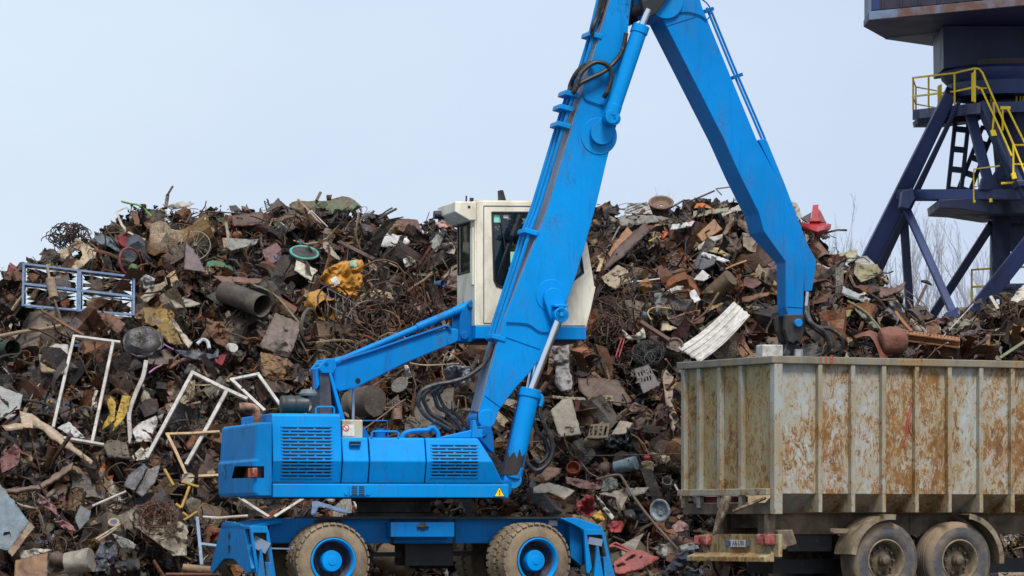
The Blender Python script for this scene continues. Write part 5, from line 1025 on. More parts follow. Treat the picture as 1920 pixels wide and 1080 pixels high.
def sh(k, pts, label, rgb, name='metal_sheet', cat='sheet metal', lift=.5, lean=.6, gx=0, amp=.085, fr=1.15, holes=(), rough=.5, metal=0, rust=.28, thick=.016, ribs=None, wood=False, kk=1.0, curl=0):
    cnt[0] += 1; pl = zp(k, pts); hl = [zp(k, q) for q in holes]; pl = [p[:2] for p in pl]; hl = [[p[:2] for p in q] for q in hl]; at = At(pl, lift, lean, gx); rr = random.Random(cnt[0])
    us = [p[0] for p in pl]; vs = [p[1] for p in pl]; ext = max(max(us) - min(us), max(vs) - min(vs)); st = max(2.2, ext / 18); st = min(st, ribs[1] / 4.5) if ribs else st
    def subdiv(q):                                  # outline with small irregular steps
        out = []
        for i in range(len(q)):
            a, b_ = Vector(q[i]), Vector(q[(i + 1) % len(q)]); n = max(1, int((b_ - a).length / st))
            for j in range(n): p = a.lerp(b_, j / n); out.append(p if j == 0 else p + Vector((rr.gauss(0, 1), rr.gauss(0, 1))) * st * .13)
        return out
    V2 = subdiv(pl); ed = [(i, (i + 1) % len(V2)) for i in range(len(V2))]; out_pl = [tuple(p) for p in V2]
    for q in hl:
        b0 = len(V2); q2 = subdiv(q); V2 = V2 + q2; ed += [(b0 + i, b0 + (i + 1) % len(q2)) for i in range(len(q2))]
    y = min(vs)
    while y < max(vs):
        x = min(us)
        while x < max(us):
            p = (x + rr.uniform(-.4, .4) * st, y + rr.uniform(-.4, .4) * st)
            if inpoly(p, out_pl) and not any(inpoly(p, q) for q in hl) and all((p[0] - w.x) ** 2 + (p[1] - w.y) ** 2 > (st * .45) ** 2 for w in V2[:400]): V2.append(Vector(p))
            x += st
        y += st
    vv, ee, ff, *_ = delaunay_2d_cdt(V2, ed, [], 1, 1e-4)
    fs = []
    for f in ff:
        c = (sum(vv[i].x for i in f) / len(f), sum(vv[i].y for i in f) / len(f))
        if inpoly(c, out_pl) and not any(inpoly(c, q) for q in hl): fs.append(list(f))
    folds = [(rr.uniform(0, 6.28), rr.uniform(-.35, .35) * ext, rr.choice((-1, 1)) * rr.uniform(.5, 1)) for _ in range(3)]; ox = rr.uniform(0, 90)
    V = []
    for p in vv:
        d = 0
        for a, o_, w in folds: d += w * 1.3 * abs((p.x - at.u) * math.cos(a) + (p.y - at.v) * math.sin(a) - o_) / ext * amp * 2.2
        d += noise.noise(Vector((p.x / 22 * fr + ox, p.y / 22 * fr, 1))) * amp + noise.noise(Vector((p.x / 8 * fr + ox, p.y / 8 * fr, 5))) * amp * .6
        if curl: d -= curl * (((p.x - at.u) / ext) ** 2 + ((p.y - at.v) / ext) ** 2)
        if ribs: d += ribs[2] * (1 if math.sin(((p.x - at.u) * math.cos(ribs[0]) + (p.y - at.v) * math.sin(ribs[0])) * 6.283 / ribs[1]) > 0 else 0)
        V.append(at(p.x, p.y, d))
    m = MB(); m.add(V, fs, 0, True)
    o = m.build(name, smat(rgb, rough, metal, rust, wood, kk), None, 0, solid=thick, center=True, sharp=24)
    return done(o, label, cat)
def bar(k, pts, r, label, rgb, name='metal_bar', cat='bar', lift=.5, lean=.75, flat=0, rough=.65, rust=.3, wood=False, gx=0, smooth=True, n=8, metal=0):
    cnt[0] += 1; pl = zp(k, pts); at = At(pl, lift, lean, gx); p3 = [at(p[0], p[1], (p[2] if len(p) > 2 else 0)) for p in pl]
    if smooth and len(p3) > 2: p3 = smooth_path(p3, 5)
    m = MB()
    if flat:
        rings = []
        for i, p in enumerate(p3):
            t = (p3[min(i+1, len(p3)-1)] - p3[max(i-1, 0)]).normalized(); a = t.cross(at.n).normalized(); b_ = a.cross(t); w, th = PPM(r), PPM(flat)
            rings.append([p + a * w + b_ * th, p - a * w + b_ * th, p - a * w - b_ * th, p + a * w - b_ * th])
        m.loft(rings)
    else: m.tube(p3, PPM(r), n)
    return done(m.build(name, smat(rgb, rough, metal, rust, wood), None, .006 if flat else 0, center=True), label, cat)
def bars(k, segs, r, label, rgb, name, cat, lift=.5, lean=.75, flat=0, rough=.6, rust=.2, wood=False, gx=0, part='rail', side=None):
    cnt[0] += 1; allp = [p for s in segs for p in zp(k, s)]; at = At(allp, lift, lean, gx); root = empty(name, at(at.u, at.v)); org = root.location
    for s in segs:
        q = zp(k, s); rr_ = q[0][2] if len(q[0]) > 2 else r; p3 = [at(p[0], p[1]) - org for p in q]; m = MB()
        for i in range(len(p3) - 1):
            if flat:
                t = (p3[i+1] - p3[i]).normalized(); m.beam(p3[i] - t * PPM(rr_) * .9, p3[i+1] + t * PPM(rr_) * .9, PPM(rr_) * 2, PPM(flat) * 2, at.n)
            else: m.tube([p3[i], p3[i+1]], PPM(rr_), 8)
        m.build(part, smat(rgb, rough, 0, rust, wood), root, .005)
    return done(root, label, cat)
def cyl(k, p0, p1, r0, label, rgb, name='drum', cat='drum', lift=.45, dz=.25, r1=None, opened=True, dent=.04, rough=.6, rust=.3, metal=0, ribs=0, thick=.015):
    cnt[0] += 1; (u0, v0), (u1, v1) = zp(k, [p0, p1]); at = At([(u0, v0), (u1, v1)], lift); a, b_ = P(u0, v0, at.Y + dz), P(u1, v1, at.Y - dz); ra, rb = PPM(r0), PPM(r0 if r1 is None else r1)
    t = (b_ - a).normalized(); x = t.orthogonal().normalized(); y = t.cross(x); n, K_ = 26, 9; rings = []
    for i in range(K_ + 1):
        f = i / K_; ring_ = []
        for j in range(n):
            an = 2 * math.pi * j / n; r_ = ra + (rb - ra) * f; r_ *= 1 + dent * 3 * noise.noise(Vector((math.cos(an) * 1.5, math.sin(an) * 1.5, f * 3 + cnt[0]))); r_ *= 1 + (ribs * (1 if i in (3, 6) else 0)); ring_.append(a.lerp(b_, f) + (x * math.cos(an) + y * math.sin(an)) * r_)
        rings.append(ring_)
    m = MB()
    if opened:
        for i in range(K_, -1, -1): c = a.lerp(b_, i / K_ * .98 + .0); rings.append([c + (p - a.lerp(b_, i / K_)) * .93 for p in rings[i]])
        m.loft(rings[:2 * K_ + 2], 0, True, True)
    else: m.loft(rings, 0, True, True)
    return done(m.build(name, smat(rgb, rough, metal, rust), None, 0, center=True, sharp=30), label, cat)
def ringt(k, c, rx, ry, r, label, rgb, name='hoop', cat='hoop', lift=.5, ang=0, spokes=0, disc=None, rough=.6, rust=.25, arc=(0, 360), part=None):
    cnt[0] += 1; ((u, v),) = zp(k, [c]); at = At([(u, v)], lift); root = empty(name, at(u, v)); R_ = PPM(max(rx, ry)); tl = math.acos(min(1, min(rx, ry) / max(rx, ry)))
    ax = Matrix.Rotation(-R(ang), 4, 'Y') @ Matrix.Rotation(-tl if rx >= ry else 0, 4, 'X') @ Matrix.Rotation(0 if rx >= ry else tl, 4, 'Z'); n = 40
    pts = [ax @ Vector((R_ * math.cos(R(arc[0] + (arc[1] - arc[0]) * i / n)), 0, R_ * math.sin(R(arc[0] + (arc[1] - arc[0]) * i / n)))) for i in range(n + 1)]
    m = MB(); m.tube(pts, PPM(r), 8, cap=False); m.build('rim', smat(rgb, rough, 0, rust), root)
    if spokes:
        s_ = MB()
        for i in range(spokes): a = 2 * math.pi * i / spokes; s_.tube([Vector(), ax @ Vector((R_ * math.cos(a), 0, R_ * math.sin(a)))], .006, 4)
        s_.tube([ax @ Vector((0, -.05, 0)), ax @ Vector((0, .05, 0))], .03, 8); s_.build('spokes', smat((120, 115, 105), .5, .3, .2), root)
    if disc:
        d = MB(); d.tube([ax @ Vector((0, -.008, 0)), ax @ Vector((0, .02, 0))], R_ * .97, 32); d.build('face', smat(*disc), root)
    return done(root, label, cat)
def dish(k, c, rx, ry, label, rgb, name='basin', cat='basin', lift=.5, ang=0, depth=.3, rough=.45, rust=.2, hole=0, rimw=.06, dent=.05, metal=0):
    cnt[0] += 1; ((u, v),) = zp(k, [c]); at = At([(u, v)], lift); R_ = PPM(max(rx, ry)); tl = math.acos(min(1, min(rx, ry) / max(rx, ry)))
    ax = Matrix.Rotation(-R(ang), 4, 'Y') @ Matrix.Rotation(-tl if rx >= ry else 0, 4, 'X') @ Matrix.Rotation(0 if rx >= ry else -tl, 4, 'Z'); n = 36
    prof = [(1, 0), (1 + rimw * .3, -.03), (1, -.06), (.9, -.02), (.84, .3), (.70, .62), (.45, .7), (.4, .6), (.2, .6), (hole or .02, .62)]
    rings = []
    for q, (r_, d_) in enumerate(prof):
        rings.append([ax @ Vector((R_ * r_ * math.cos(2*math.pi*j/n) * (1 + dent * noise.noise((j * .3, q * .4, cnt[0]))), R_ * depth * d_ + R_ * dent * noise.noise((j * .35, q * .5, cnt[0] + 9)), R_ * r_ * math.sin(2*math.pi*j/n))) for j in range(n)])
    m = MB(); m.loft(rings, 0, True, False); o = m.build(name, smat(rgb, rough, metal, rust), None, 0, solid=.018, sharp=35); o.location = at(u, v); return done(o, label, cat)
def tangle(k, c, rx, ry, n, r, label, rgb, name='wire_tangle', cat='wire', lift=.35, seg=14, curl=1.0):
    cnt[0] += 1; rr = random.Random(cnt[0] + 50); ((u, v),) = zp(k, [c]); at = At([(u, v)], lift); m = MB(); rx, ry = PPM(rx), PPM(ry)
    for i in range(n):
        p = Vector((rr.gauss(0, .4) * rx, rr.gauss(0, .25) * rx, rr.gauss(0, .4) * ry)); d = Vector((rr.gauss(0, 1), rr.gauss(0, .6), rr.gauss(0, 1))).normalized(); axis = Vector((rr.gauss(0, 1), rr.gauss(0, 1), rr.gauss(0, 1))).normalized(); pts = [p]; st = min(rx, ry) * rr.uniform(.12, .3); w = rr.uniform(.15, .55) * curl
        for j in range(seg):
            d = (Matrix.Rotation(w, 3, axis) @ d); d += Vector((rr.gauss(0, .1), rr.gauss(0, .1), rr.gauss(0, .1))); d.normalize(); q = pts[-1] + d * st
            e = (q.x / rx) ** 2 + (q.z / ry) ** 2
            if e > 1.1: d = (d - q.normalized() * .9).normalized(); q = pts[-1] + d * st
            pts.append(q)
        m.tube(pts, r * rr.uniform(.6, 1.4), 4, cap=False)
    o = m.build(name, smat(rgb, .8, 0, .35), None, 0, recalc=False); o.location = at(u, v); return done(o, label, cat)
def blob(k, c, rx, ry, label, rgb, name='lump', cat='lump', lift=.4, dent=.2, rough=.6, rust=.2, rz=None):
    cnt[0] += 1; ((u, v),) = zp(k, [c]); at = At([(u, v)], lift); a, b_, d = PPM(rx), PPM(ry), PPM(rz or min(rx, ry)); m = MB(); rings = []
    for i in range(1, 12):
        th = math.pi * i / 12; rings.append([Vector((a * math.sin(th) * math.cos(q * .3927), d * math.sin(th) * math.sin(q * .3927), b_ * math.cos(th))) * (1 + dent * noise.noise((math.cos(q * .3927) * 1.4 + cnt[0], math.sin(q * .3927) * 1.4, th * 1.2))) for q in range(16)])
    m.loft(rings, 0, True); o = m.build(name, smat(rgb, rough, 0, rust), None, 0, sharp=50); o.location = at(u, v); return done(o, label, cat)

# --- upper left
tangle('A', (430,620), 45, 27, 70, .008, 'ball of thin dark wire sticking out at the upper left edge of the heap', (40,34,34), lift=.2, seg=16)
sh('A', [(490,630),(600,700),(720,780),(715,870),(640,890),(560,980),(440,1000),(330,900),(280,790),(430,740),(450,690)], 'cream torn metal panel with a round hole above the blue window frame', (226,196,158), 'holed_panel', holes=[[(440,830),(470,770),(540,770),(570,830),(540,890),(470,890)]], amp=.09, rust=.22)
sh('A', [(80,820),(120,790),(190,760),(260,770),(300,860),(200,830),(100,830)], 'small rust-red scrap pointing left at the heap edge', (110,70,62), lift=.2)
sh('A', [(700,560),(800,600),(950,660),(1030,740),(1010,830),(960,790),(880,740),(700,680)], 'bent slate-grey metal strip draped below the thin wire ball', (98,112,126), rust=.12, amp=.1)
ringt('A', (1110,910), 21, 30, 2.6, 'red hoop standing upright beside a green ball', (150,44,52), 'hoop', 'hoop', ang=12, rust=.1)
blob('A', (1140,985), 10.5, 11, 'dented dark green ball resting inside the red hoop', (70,112,62), 'ball', 'ball', lift=.6, dent=.08, rust=.12)
sh('A', [(960,620),(1060,580),(1120,640),(1110,730),(1030,740),(970,680)], 'crumpled deep red cloth above the red hoop', (150,28,36), 'cloth', 'cloth', amp=.12, rust=.05, rough=.8)
bar('A', [(1005,225),(1100,250),(1190,265),(1270,320),(1345,395)], 2.0, 'bright green tool poking into the sky at the upper left', (104,190,44), 'garden_tool', 'tool', lift=.25, rust=.05)
bar('A', [(1090,320),(1060,290),(950,345),(1010,490),(1080,570),(1180,620),(1330,680)], 2.6, 'thin cream metal strip bent in a hook near the green tool', (214,204,184), 'bent_strip', 'strip', flat=.7, lift=.45, smooth=False)
tangle('A', (1200,380), 17, 19, 26, .007, 'dark wire basket springing from the crest beneath the green tool', (44,40,44), 'wire_basket', 'basket', lift=.25)
bar('B', [(65,300),(75,230),(85,155)], 4.2, 'thick brown stub post standing on the crest at left', (116,98,84), 'wooden_post', 'post', wood=True, lift=.2)
bar('B', [(85,155),(110,110),(142,58)], 2.4, 'dark bent rod rising from the brown stub post', (74,58,54), 'bent_rod', 'rod', lift=.2)
sh('B', [(70,280),(150,250),(240,230),(380,250),(300,290),(130,320)], 'torn white sheet lying on the crest right of the stub post', (220,212,204), lift=.25, rust=.2)
ringt('B', (400,720), 31, 30, 1.0, 'bare bicycle wheel rim with spokes near the crest', (188,176,152), 'bicycle_wheel', 'wheel', spokes=14, rust=.1)
sh('B', [(290,685),(360,760),(430,850),(520,1025),(270,990)], 'pointed maroon-grey steel triangle below the bicycle wheel', (112,92,96), lift=.6, amp=.03, rust=.15)
sh('B', [(10,850),(150,750),(280,690),(270,850),(150,930),(60,960)], 'dark brown bent plate left of the steel triangle', (78,56,44), lift=.4, amp=.08)
sh('B', [(800,400),(980,370),(1160,350),(1150,490),(980,505),(820,510)], 'dark rust steel channel lying along the crest', (92,56,42), 'steel_channel', 'channel', lift=.4, amp=.03, thick=.05)
sh('B', [(760,650),(880,650),(1000,660),(1110,650),(1060,720),(960,740),(800,780),(740,730)], 'crumpled pale grey sheet below the rust channel', (150,150,144), amp=.12, rust=.1)
sh('B', [(1150,780),(1310,690),(1380,780),(1340,900),(1200,940)], 'dull maroon plate left of the teal rimmed mirror', (122,86,84), amp=.05, rust=.15)
sh('B', [(1170,370),(1330,185),(1385,270),(1300,300)], 'black pointed flap with serrated edge standing on the crest', (46,40,42), lift=.2, amp=.03)
sh('B', [(1300,550),(1360,460),(1430,520),(1390,590)], 'small shiny silver panel at left of the green crest sheet', (196,190,194), rough=.3, metal=.4, rust=.1)
sh('B', [(775,280),(850,270),(930,345),(800,335)], 'small black curled flap on the crest line', (40,40,46), lift=.2, amp=.05, rough=.3)
sh('B', [(915,280),(960,290),(975,255),(990,300),(1035,350),(935,355)], 'small jagged rust scrap on the crest beside the black flap', (112,70,54), lift=.2)
blob('B', (872,610), 10, 9, 'orange-brown crushed lump under the rust channel', (160,88,50), 'crushed_can', 'can', dent=.35)
bar('B', [(440,335),(700,348),(905,362)], 1.5, 'long dark bar lying flat along the crest', (60,48,44), lift=.3)
bar('B', [(738,460),(755,540),(768,640)], 3, 'short upright olive-grey strip under the rust channel', (158,152,132), 'metal_strip', 'strip', flat=.5, lift=.5)
sh('C', [(10,240),(90,200),(350,200),(450,180),(550,150),(620,165),(750,260),(640,310),(500,320),(310,360),(150,340),(60,300)], 'large crumpled green and rust car panel on the crest', (112,132,96), 'crumpled_sheet', 'car panel', lift=.3, rust=.42, amp=.09)
bar('C', [(100,180),(170,255),(240,330),(330,430)], 2.6, 'tan wooden plank leaning across the green crest panel', (172,128,94), 'wooden_plank', 'plank', flat=1.0, wood=True, lift=.55)
bar('C', [(330,112),(310,150),(288,195)], 3.2, 'short brown stump poking above the green crest panel', (120,88,66), 'wooden_stump', 'stump', wood=True, lift=.1)
bars('C', [[(240,300),(405,465)],[(195,335),(245,292)]], 1.3, 'thin white angle frame under the green crest panel', (226,226,222), 'thin_frame', 'frame', lift=.6)
sh('C', [(930,450),(990,440),(1070,540),(1200,560),(1235,610),(1220,640),(1000,670),(870,650),(900,590),(910,500)], 'torn white board left of the cab, largest white piece there', (228,226,226), 'board', 'board', lift=.55, amp=.04, rust=.12)
sh('C', [(990,380),(1150,380),(1310,390),(1345,470),(1320,600),(1250,620),(1100,530)], 'wide rust brown panel behind the torn white board', (112,70,50), lift=.35, amp=.06)
sh('C', [(740,430),(910,480),(890,600),(850,630),(770,560)], 'dark squashed bin left of the torn white board', (64,54,52), 'squashed_bin', 'bin', lift=.5, thick=.04)
sh('C', [(770,330),(870,320),(910,460),(800,440),(740,390)], 'dark shiny rolled sheet above the squashed bin', (76,70,72), rough=.25, metal=.3, rust=.1, lift=.4, amp=.12)
bar('C', [(915,385),(1000,330),(1097,278)], 2.6, 'lower of two black bars jutting up right of the green crest panel', (40,38,42), lift=.2)
bar('C', [(928,352),(1000,300),(1056,268)], 1.8, 'upper of two black bars jutting up right of the green crest panel', (48,44,46), lift=.15)
bar('C', [(1395,412),(1430,314)], 1.0, 'thin upright rod on the crest just left of the cab', (110,84,80), 'rod', 'rod', lift=.1)
sh('C', [(1490,430),(1600,375),(1700,430),(1690,462),(1640,450),(1600,475),(1530,470)], 'pink torn plastic below the cab visor', (232,176,174), 'plastic_film', 'plastic', lift=.4, rust=.02, amp=.12)
ringt('C', (165,722), 29, 14, 2.6, 'oval dark mirror with a teal rim lying on the heap', (84,200,182), 'mirror', 'mirror', ang=-10, disc=((46,46,52), .35, 0, .05), rust=.05, lift=.6)
sh('C', [(85,800),(190,850),(300,900),(240,1010),(150,960),(65,900)], 'cream square board under the teal rimmed mirror', (236,228,206), 'board', 'board', lift=.65, amp=.02, rust=.1)
sh('R', [(565,520),(600,470),(680,430),(790,418),(802,450),(790,560),(750,650),(700,610),(640,575)], 'large crumpled yellow plastic tank in the middle of the heap', (240,160,30), 'crushed_tank', 'tank', lift=.98, amp=.15, rust=.06, rough=.45, curl=.5)
cyl('R', (545,640), (600,690), 24, 'yellow open-ended drum lying below the crumpled yellow tank', (216,148,44), 'drum', 'drum', lift=.8, dz=.2, dent=.12, rust=.12)
sh('R', [(622,520),(655,505),(678,545),(645,562)], 'white label patch stuck on the crumpled yellow tank', (232,228,216), 'label_patch', 'label', lift=1.3, amp=.02, rust=0, thick=.005)
sh('R', [(725,425),(762,418),(765,455),(732,468)], 'mint green rag lying on the crumpled yellow tank', (160,205,170), 'rag', 'rag', lift=1.25, amp=.05, rust=.0)
bar('C', [(510,610),(690,700),(870,790)], 5, 'long dark brown beam slanting above the crumpled yellow tank', (84,56,46), 'steel_beam', 'beam', flat=2, lift=.5)
sh('C', [(1165,790),(1230,760),(1290,810),(1260,850),(1190,870)], 'crumpled white rag on wire between yellow tank and cab', (232,230,216), 'rag', 'rag', rust=.04, amp=.12)
cyl('C', (1500,1045), (1570,1035), 7, 'small blue and red cup left of the cab', (44,92,164), 'cup', 'cup', lift=.6, dz=.05, rust=.05, dent=.02)
bar('C', [(920,800),(1030,830),(1150,900),(1180,1000),(1130,1080)], 1.5, 'tan bent wire curving right of the crumpled yellow tank', (178,146,108), 'bent_wire', 'wire', lift=.55)
sh('C', [(1420,640),(1500,550),(1580,480),(1610,500),(1560,600),(1500,720)], 'greenish grey door skin leaning left of the cab', (144,148,138), 'door_skin', 'car panel', rust=.2)
sh('C', [(1570,660),(1640,620),(1710,660),(1680,740),(1600,725)], 'soiled cream sack against the cab side', (206,190,170), 'sack', 'sack', amp=.14, rust=.15)
sh('C', [(345,600),(400,620),(540,800),(490,790),(360,700)], 'mottled beige strip right of the teal rimmed mirror', (164,156,136), amp=.05)
sh('C', [(1640,920),(1780,870),(1785,1000),(1780,1150),(1590,1080)], 'rust brown plate tucked behind the left side of the cab', (116,80,66), lift=.5, amp=.04, rust=.4)
# --- pipe and its neighbours
cyl('R', (60,590), (262,664), 23.5, 'wide dark steel pipe with an open end at the left of the heap', (70,60,52), 'steel_pipe', 'pipe', lift=.75, dz=.32, dent=.015, rust=.3)
sh('R', [(0,505),(120,510),(262,520),(240,545),(60,548)], 'rust red sheet with a serrated edge lying on the wide pipe', (128,84,70), lift=1.05, amp=.03)
sh('R', [(330,700),(400,730),(470,760),(440,850),(400,950),(245,880)], 'dirty brown tarpaulin sheet below the open pipe end', (124,104,92), 'tarpaulin', 'tarpaulin', lift=.7, amp=.06, rust=.3)
sh('R', [(250,915),(400,950),(370,1060),(260,1040)], 'ochre stained box under the brown tarpaulin sheet', (140,100,52), 'crushed_box', 'box', lift=.5, thick=.06)
ringt('R', (510,775), 14, 36, 4.2, 'old bicycle tyre standing left of the lifting arm', (92,80,70), 'tyre', 'tyre', ang=-4, lift=.7, rust=.1)
bar('R', [(205,550),(320,600),(420,710),(487,792)], 2.2, 'long olive bar sloping down from the pipe to the tyre', (122,128,94), lift=.75)
bars('R', [[(608,570),(625,670)],[(608,570),(720,630),(832,702)],[(650,600),(655,700)],[(690,620),(698,720)],[(730,640),(738,730)],[(620,665),(740,735)]], 1.0, 'blue-grey wire rack leaning on the yellow drum', (112,128,150), 'wire_rack', 'rack', lift=.8)
cyl('R', (88,885), (108,887), 9, 'white pipe end below the wide dark pipe', (240,236,226), 'white_pipe', 'pipe', lift=.7, dz=.3, opened=False, dent=.01, rust=.02)
sh('R', [(0,740),(120,730),(280,760),(200,870),(100,900),(30,840)], 'large dark brown sheet under the wide pipe', (92,72,54), lift=.4)
# --- gold sheet, black tub and the left edge
sh('D', [(370,415),(510,430),(560,370),(620,410),(690,480),(680,560),(760,800),(640,780),(540,700),(470,600),(390,570)], 'golden brown curved sheet above the black round tub', (164,128,60), lift=.6, amp=.13, rust=.18, rough=.4, metal=.3)
sh('D', [(640,500),(700,560),(780,680),(870,770),(830,830),(770,750),(660,560)], 'cream crumpled edge strip right of the golden sheet', (214,194,172), lift=.65)
sh('D', [(60,520),(180,470),(300,480),(370,420),(380,520),(260,540),(200,530)], 'thin brown flange with pale edge left of the golden sheet', (140,104,74), lift=.55)
dish('D', (365,760), 40, 31, 'dented black round tub lying over the white window frame', (58,58,62), 'round_tub', 'tub', lift=.75, depth=-.5, rough=.28, dent=.16, rust=.1)
sh('D', [(310,340),(450,200),(590,150),(605,190),(480,300),(400,370)], 'pale tan plate right of the blue window frame', (186,170,142), lift=.5, amp=.03)
sh('D', [(640,340),(760,310),(860,340),(950,380),(840,410),(700,425)], 'beige speaker front with round cones below the pale tan plate', (176,164,146), 'beige_speaker', 'speaker', lift=.5, amp=.03, rust=.15)
sh('D', [(330,130),(400,80),(490,120),(470,200),(380,240)], 'crumpled silver bag at the right end of the blue window frame', (188,188,188), 'foil_bag', 'bag', amp=.16, rough=.3, rust=.05)
sh('D', [(590,100),(690,35),(700,80),(730,150),(700,220),(650,200),(600,180)], 'tan twisted sheet standing above the pale tan plate', (190,160,116), amp=.12)
sh('D', [(1010,520),(1090,560),(1160,560),(1250,680),(1230,840),(1100,770),(1010,650)], 'brown hanging cloth left of the white pipe end', (122,80,54), 'cloth', 'cloth', rough=.85, amp=.12)
bar('D', [(620,1030),(760,950),(880,935)], 4, 'rust red angle bar lying below the black round tub', (156,86,62), 'angle_bar', 'bar', flat=2, lift=.55)
bar('D', [(915,785),(970,740),(1020,760),(1040,830)], 4, 'short white bent tube below the golden sheet', (224,228,234), 'bent_tube', 'tube', lift=.65, rust=.04)
bar('D', [(580,785),(630,815),(680,842)], 1.4, 'short magenta rod at the lower right of the black round tub', (196,104,184), 'plastic_rod', 'rod', lift=.75, rust=0)
bar('D', [(430,1075),(490,1030),(560,995)], 1.8, 'magenta and white rod under the black round tub', (206,140,190), 'plastic_rod', 'rod', lift=.7, rust=0)
sh('D', [(1095,935),(1150,900),(1225,880),(1170,1000),(1110,1000)], 'dark red cloth scrap below the white pipe end', (156,36,56), 'cloth', 'cloth', rust=.03)
sh('D', [(690,840),(870,850),(1080,890),(1130,830),(1130,920),(960,960),(760,900)], 'slate blue broken plastic tray below the golden sheet', (72,84,104), 'plastic_tray', 'tray', rust=.05, rough=.35)
bw = [[(235,82),(800,150),(1360,215)],[(1356,215),(1352,598)],[(1340,598),(790,552),(228,500)],[(232,500),(240,82)],[(803,160,4.6),(798,550,4.6)],[(250,285,3.2),(800,350,3.2)],[(800,350,3.2),(1345,415,3.2)]]
wf = bars('O', bw, 2.6, 'blue window frame with broken panes lying at the left of the heap', (92,132,178), 'broken_window', 'window frame', lift=.95, flat=2.0, rust=.14, part='frame_bar')
allp = [p for s in bw for p in zp('O', s)]; at = At(allp, .95, .75); rr = random.Random(5); m = MB()
for (x0, y0, x1, y1) in ((262,115,778,300),(262,310,775,520),(835,185,1335,400),(835,400,1330,580)):
    q = zp('O', [(x0, y0 + 5), (x1, y0 + 60 * (x1 - x0) / 500), (x1, y1 + 40), (x0, y1)])
    for i in range(4):
        a, b_ = Vector(q[i][:2]), Vector(q[(i + 1) % 4][:2]); c = Vector((sum(p[0] for p in q) / 4, sum(p[1] for p in q) / 4)); nn = 5
        for j in range(nn):
            p0, p1 = a.lerp(b_, j / nn), a.lerp(b_, (j + 1) / nn); tp = p0.lerp(p1, rr.random()).lerp(c, rr.choice((.03, .06, .1, .2, .34)))
            m.add([at(p0.x, p0.y) - wf.location, at(p1.x, p1.y) - wf.location, at(tp.x, tp.y) - wf.location], [(0, 1, 2)])
m.build('glass_shards', mat('dusty_glass', lin(168, 180, 188), .25, 0, .2, 6), wf, 0, recalc=False, solid=.006)
wr = empty('rolled_post', At(zp('O', [(520, 330)]), 1.05)(*zp('O', [(520, 330)])[0])); at = At(zp('O', [(520, 330)]), 1.05)
for nm, pts, r_, c_ in (('handle', [(475,88),(490,160),(502,240)], 2.8, (172,148,116)), ('roll', [(505,232),(548,428)], 9.5, (162,134,106)), ('shaft', [(545,425),(590,560),(640,720),(700,905)], 2.6, (104,84,70))):
    m = MB(); m.tube([at(*p) - wr.location for p in zp('O', pts)], PPM(r_), 14); m.build(nm, smat(c_, .8, 0, .1, True), wr)
tag(wr, 'brown rolled bundle on a long stick across the blue window frame', 'bundle')
bar('O', [(-40,820),(200,772),(480,732),(615,708)], 4.2, 'long pale tree pole sticking in from the left edge', (158,128,98), 'wooden_pole', 'pole', wood=True, lift=.8, rust=.1)
bar('O', [(420,550),(600,660),(720,735),(850,802)], 3.2, 'rust brown pole below the blue window frame', (148,92,62), 'metal_pole', 'pole', lift=.7)
sh('O', [(985,565),(1140,590),(1270,690),(1200,790),(1060,690)], 'folded rust sheet at the lower right of the blue window frame', (124,80,58), lift=.7)
sh('O', [(430,960),(560,890),(690,900),(690,1010),(500,1000)], 'pale grey bent sheet left of the white window frame', (200,194,184), lift=.6)
sh('O', [(390,1005),(560,1015),(690,1030),(640,1200),(420,1180)], 'brown carton under the pale grey bent sheet', (158,130,96), 'carton', 'box', lift=.5, thick=.05, amp=.04, rust=.1)
cyl('O', (20,950), (130,940), 18, 'dark green barrel at the left edge below the tree pole', (26,72,54), 'barrel', 'barrel', lift=.5, dz=.2, rust=.1)
bars('P', [[(139,631),(100,800)],[(139,631),(223,642)],[(212,643),(173,828)],[(122,822),(192,834)]], 3.1, 'tall white window frame with two legs leaning on the heap', (214,206,196), 'scrap_frame', 'window frame', lift=.9, flat=3, rust=.2)
bar('Q', [(740,-10),(725,70),(690,150),(656,250),(656,330),(662,412)], 4.2, 'single bent white post right of the tall window frame', (202,194,186), 'window_post', 'post', flat=3, lift=.85, smooth=True, rust=.25)
bars('Q', [[(975,52),(860,265),(745,478)],[(975,52),(1110,120),(1245,182)],[(1150,140),(1050,325),(945,512)]], 3.8, 'white A-shaped window frame above the engine hood', (218,212,202), 'scrap_frame', 'window frame', lift=.95, flat=3, rust=.18)
bars('P', [[(434,712),(484,702)],[(484,702),(524,758)],[(434,712),(495,769)]], 3.2, 'small white frame corner behind the exhaust pipe', (234,230,222), 'frame_corner', 'window frame', lift=1.0, flat=3, rust=.1)
sh('Q', [(560,170),(585,200),(580,290),(515,345),(530,300),(560,260),(540,200)], 'left of two bent yellow sheets by the white post', (212,166,34), lift=.6, rust=.1)
sh('Q', [(620,165),(660,170),(650,230),(630,280),(570,350),(590,270)], 'right of two bent yellow sheets by the white post', (222,178,40), lift=.65, rust=.1)
sh('Q', [(10,320),(110,310),(100,245),(160,260),(300,360),(470,500),(460,522),(290,400),(190,330),(30,348)], 'long splintered pale wooden slab at the left', (200,172,142), 'wooden_slab', 'slab', wood=True, lift=.75, amp=.05, thick=.04, rust=.2)
sh('Q', [(-40,105),(115,165),(100,240),(60,290),(-40,270)], 'grey rounded panel cut by the left edge', (166,170,168), lift=.6, amp=.03, rust=.12)
sh('Q', [(-30,580),(0,615),(150,810),(45,950),(-40,935)], 'large slate blue steel plate at the bottom left', (112,136,150), lift=1.0, amp=.03, rust=.16)
sh('Q', [(150,808),(176,832),(60,985),(40,955)], 'rusty turned edge of the slate blue plate', (156,128,100), 'plate_edge', 'sheet metal', lift=1.0, amp=.02, rust=.4)
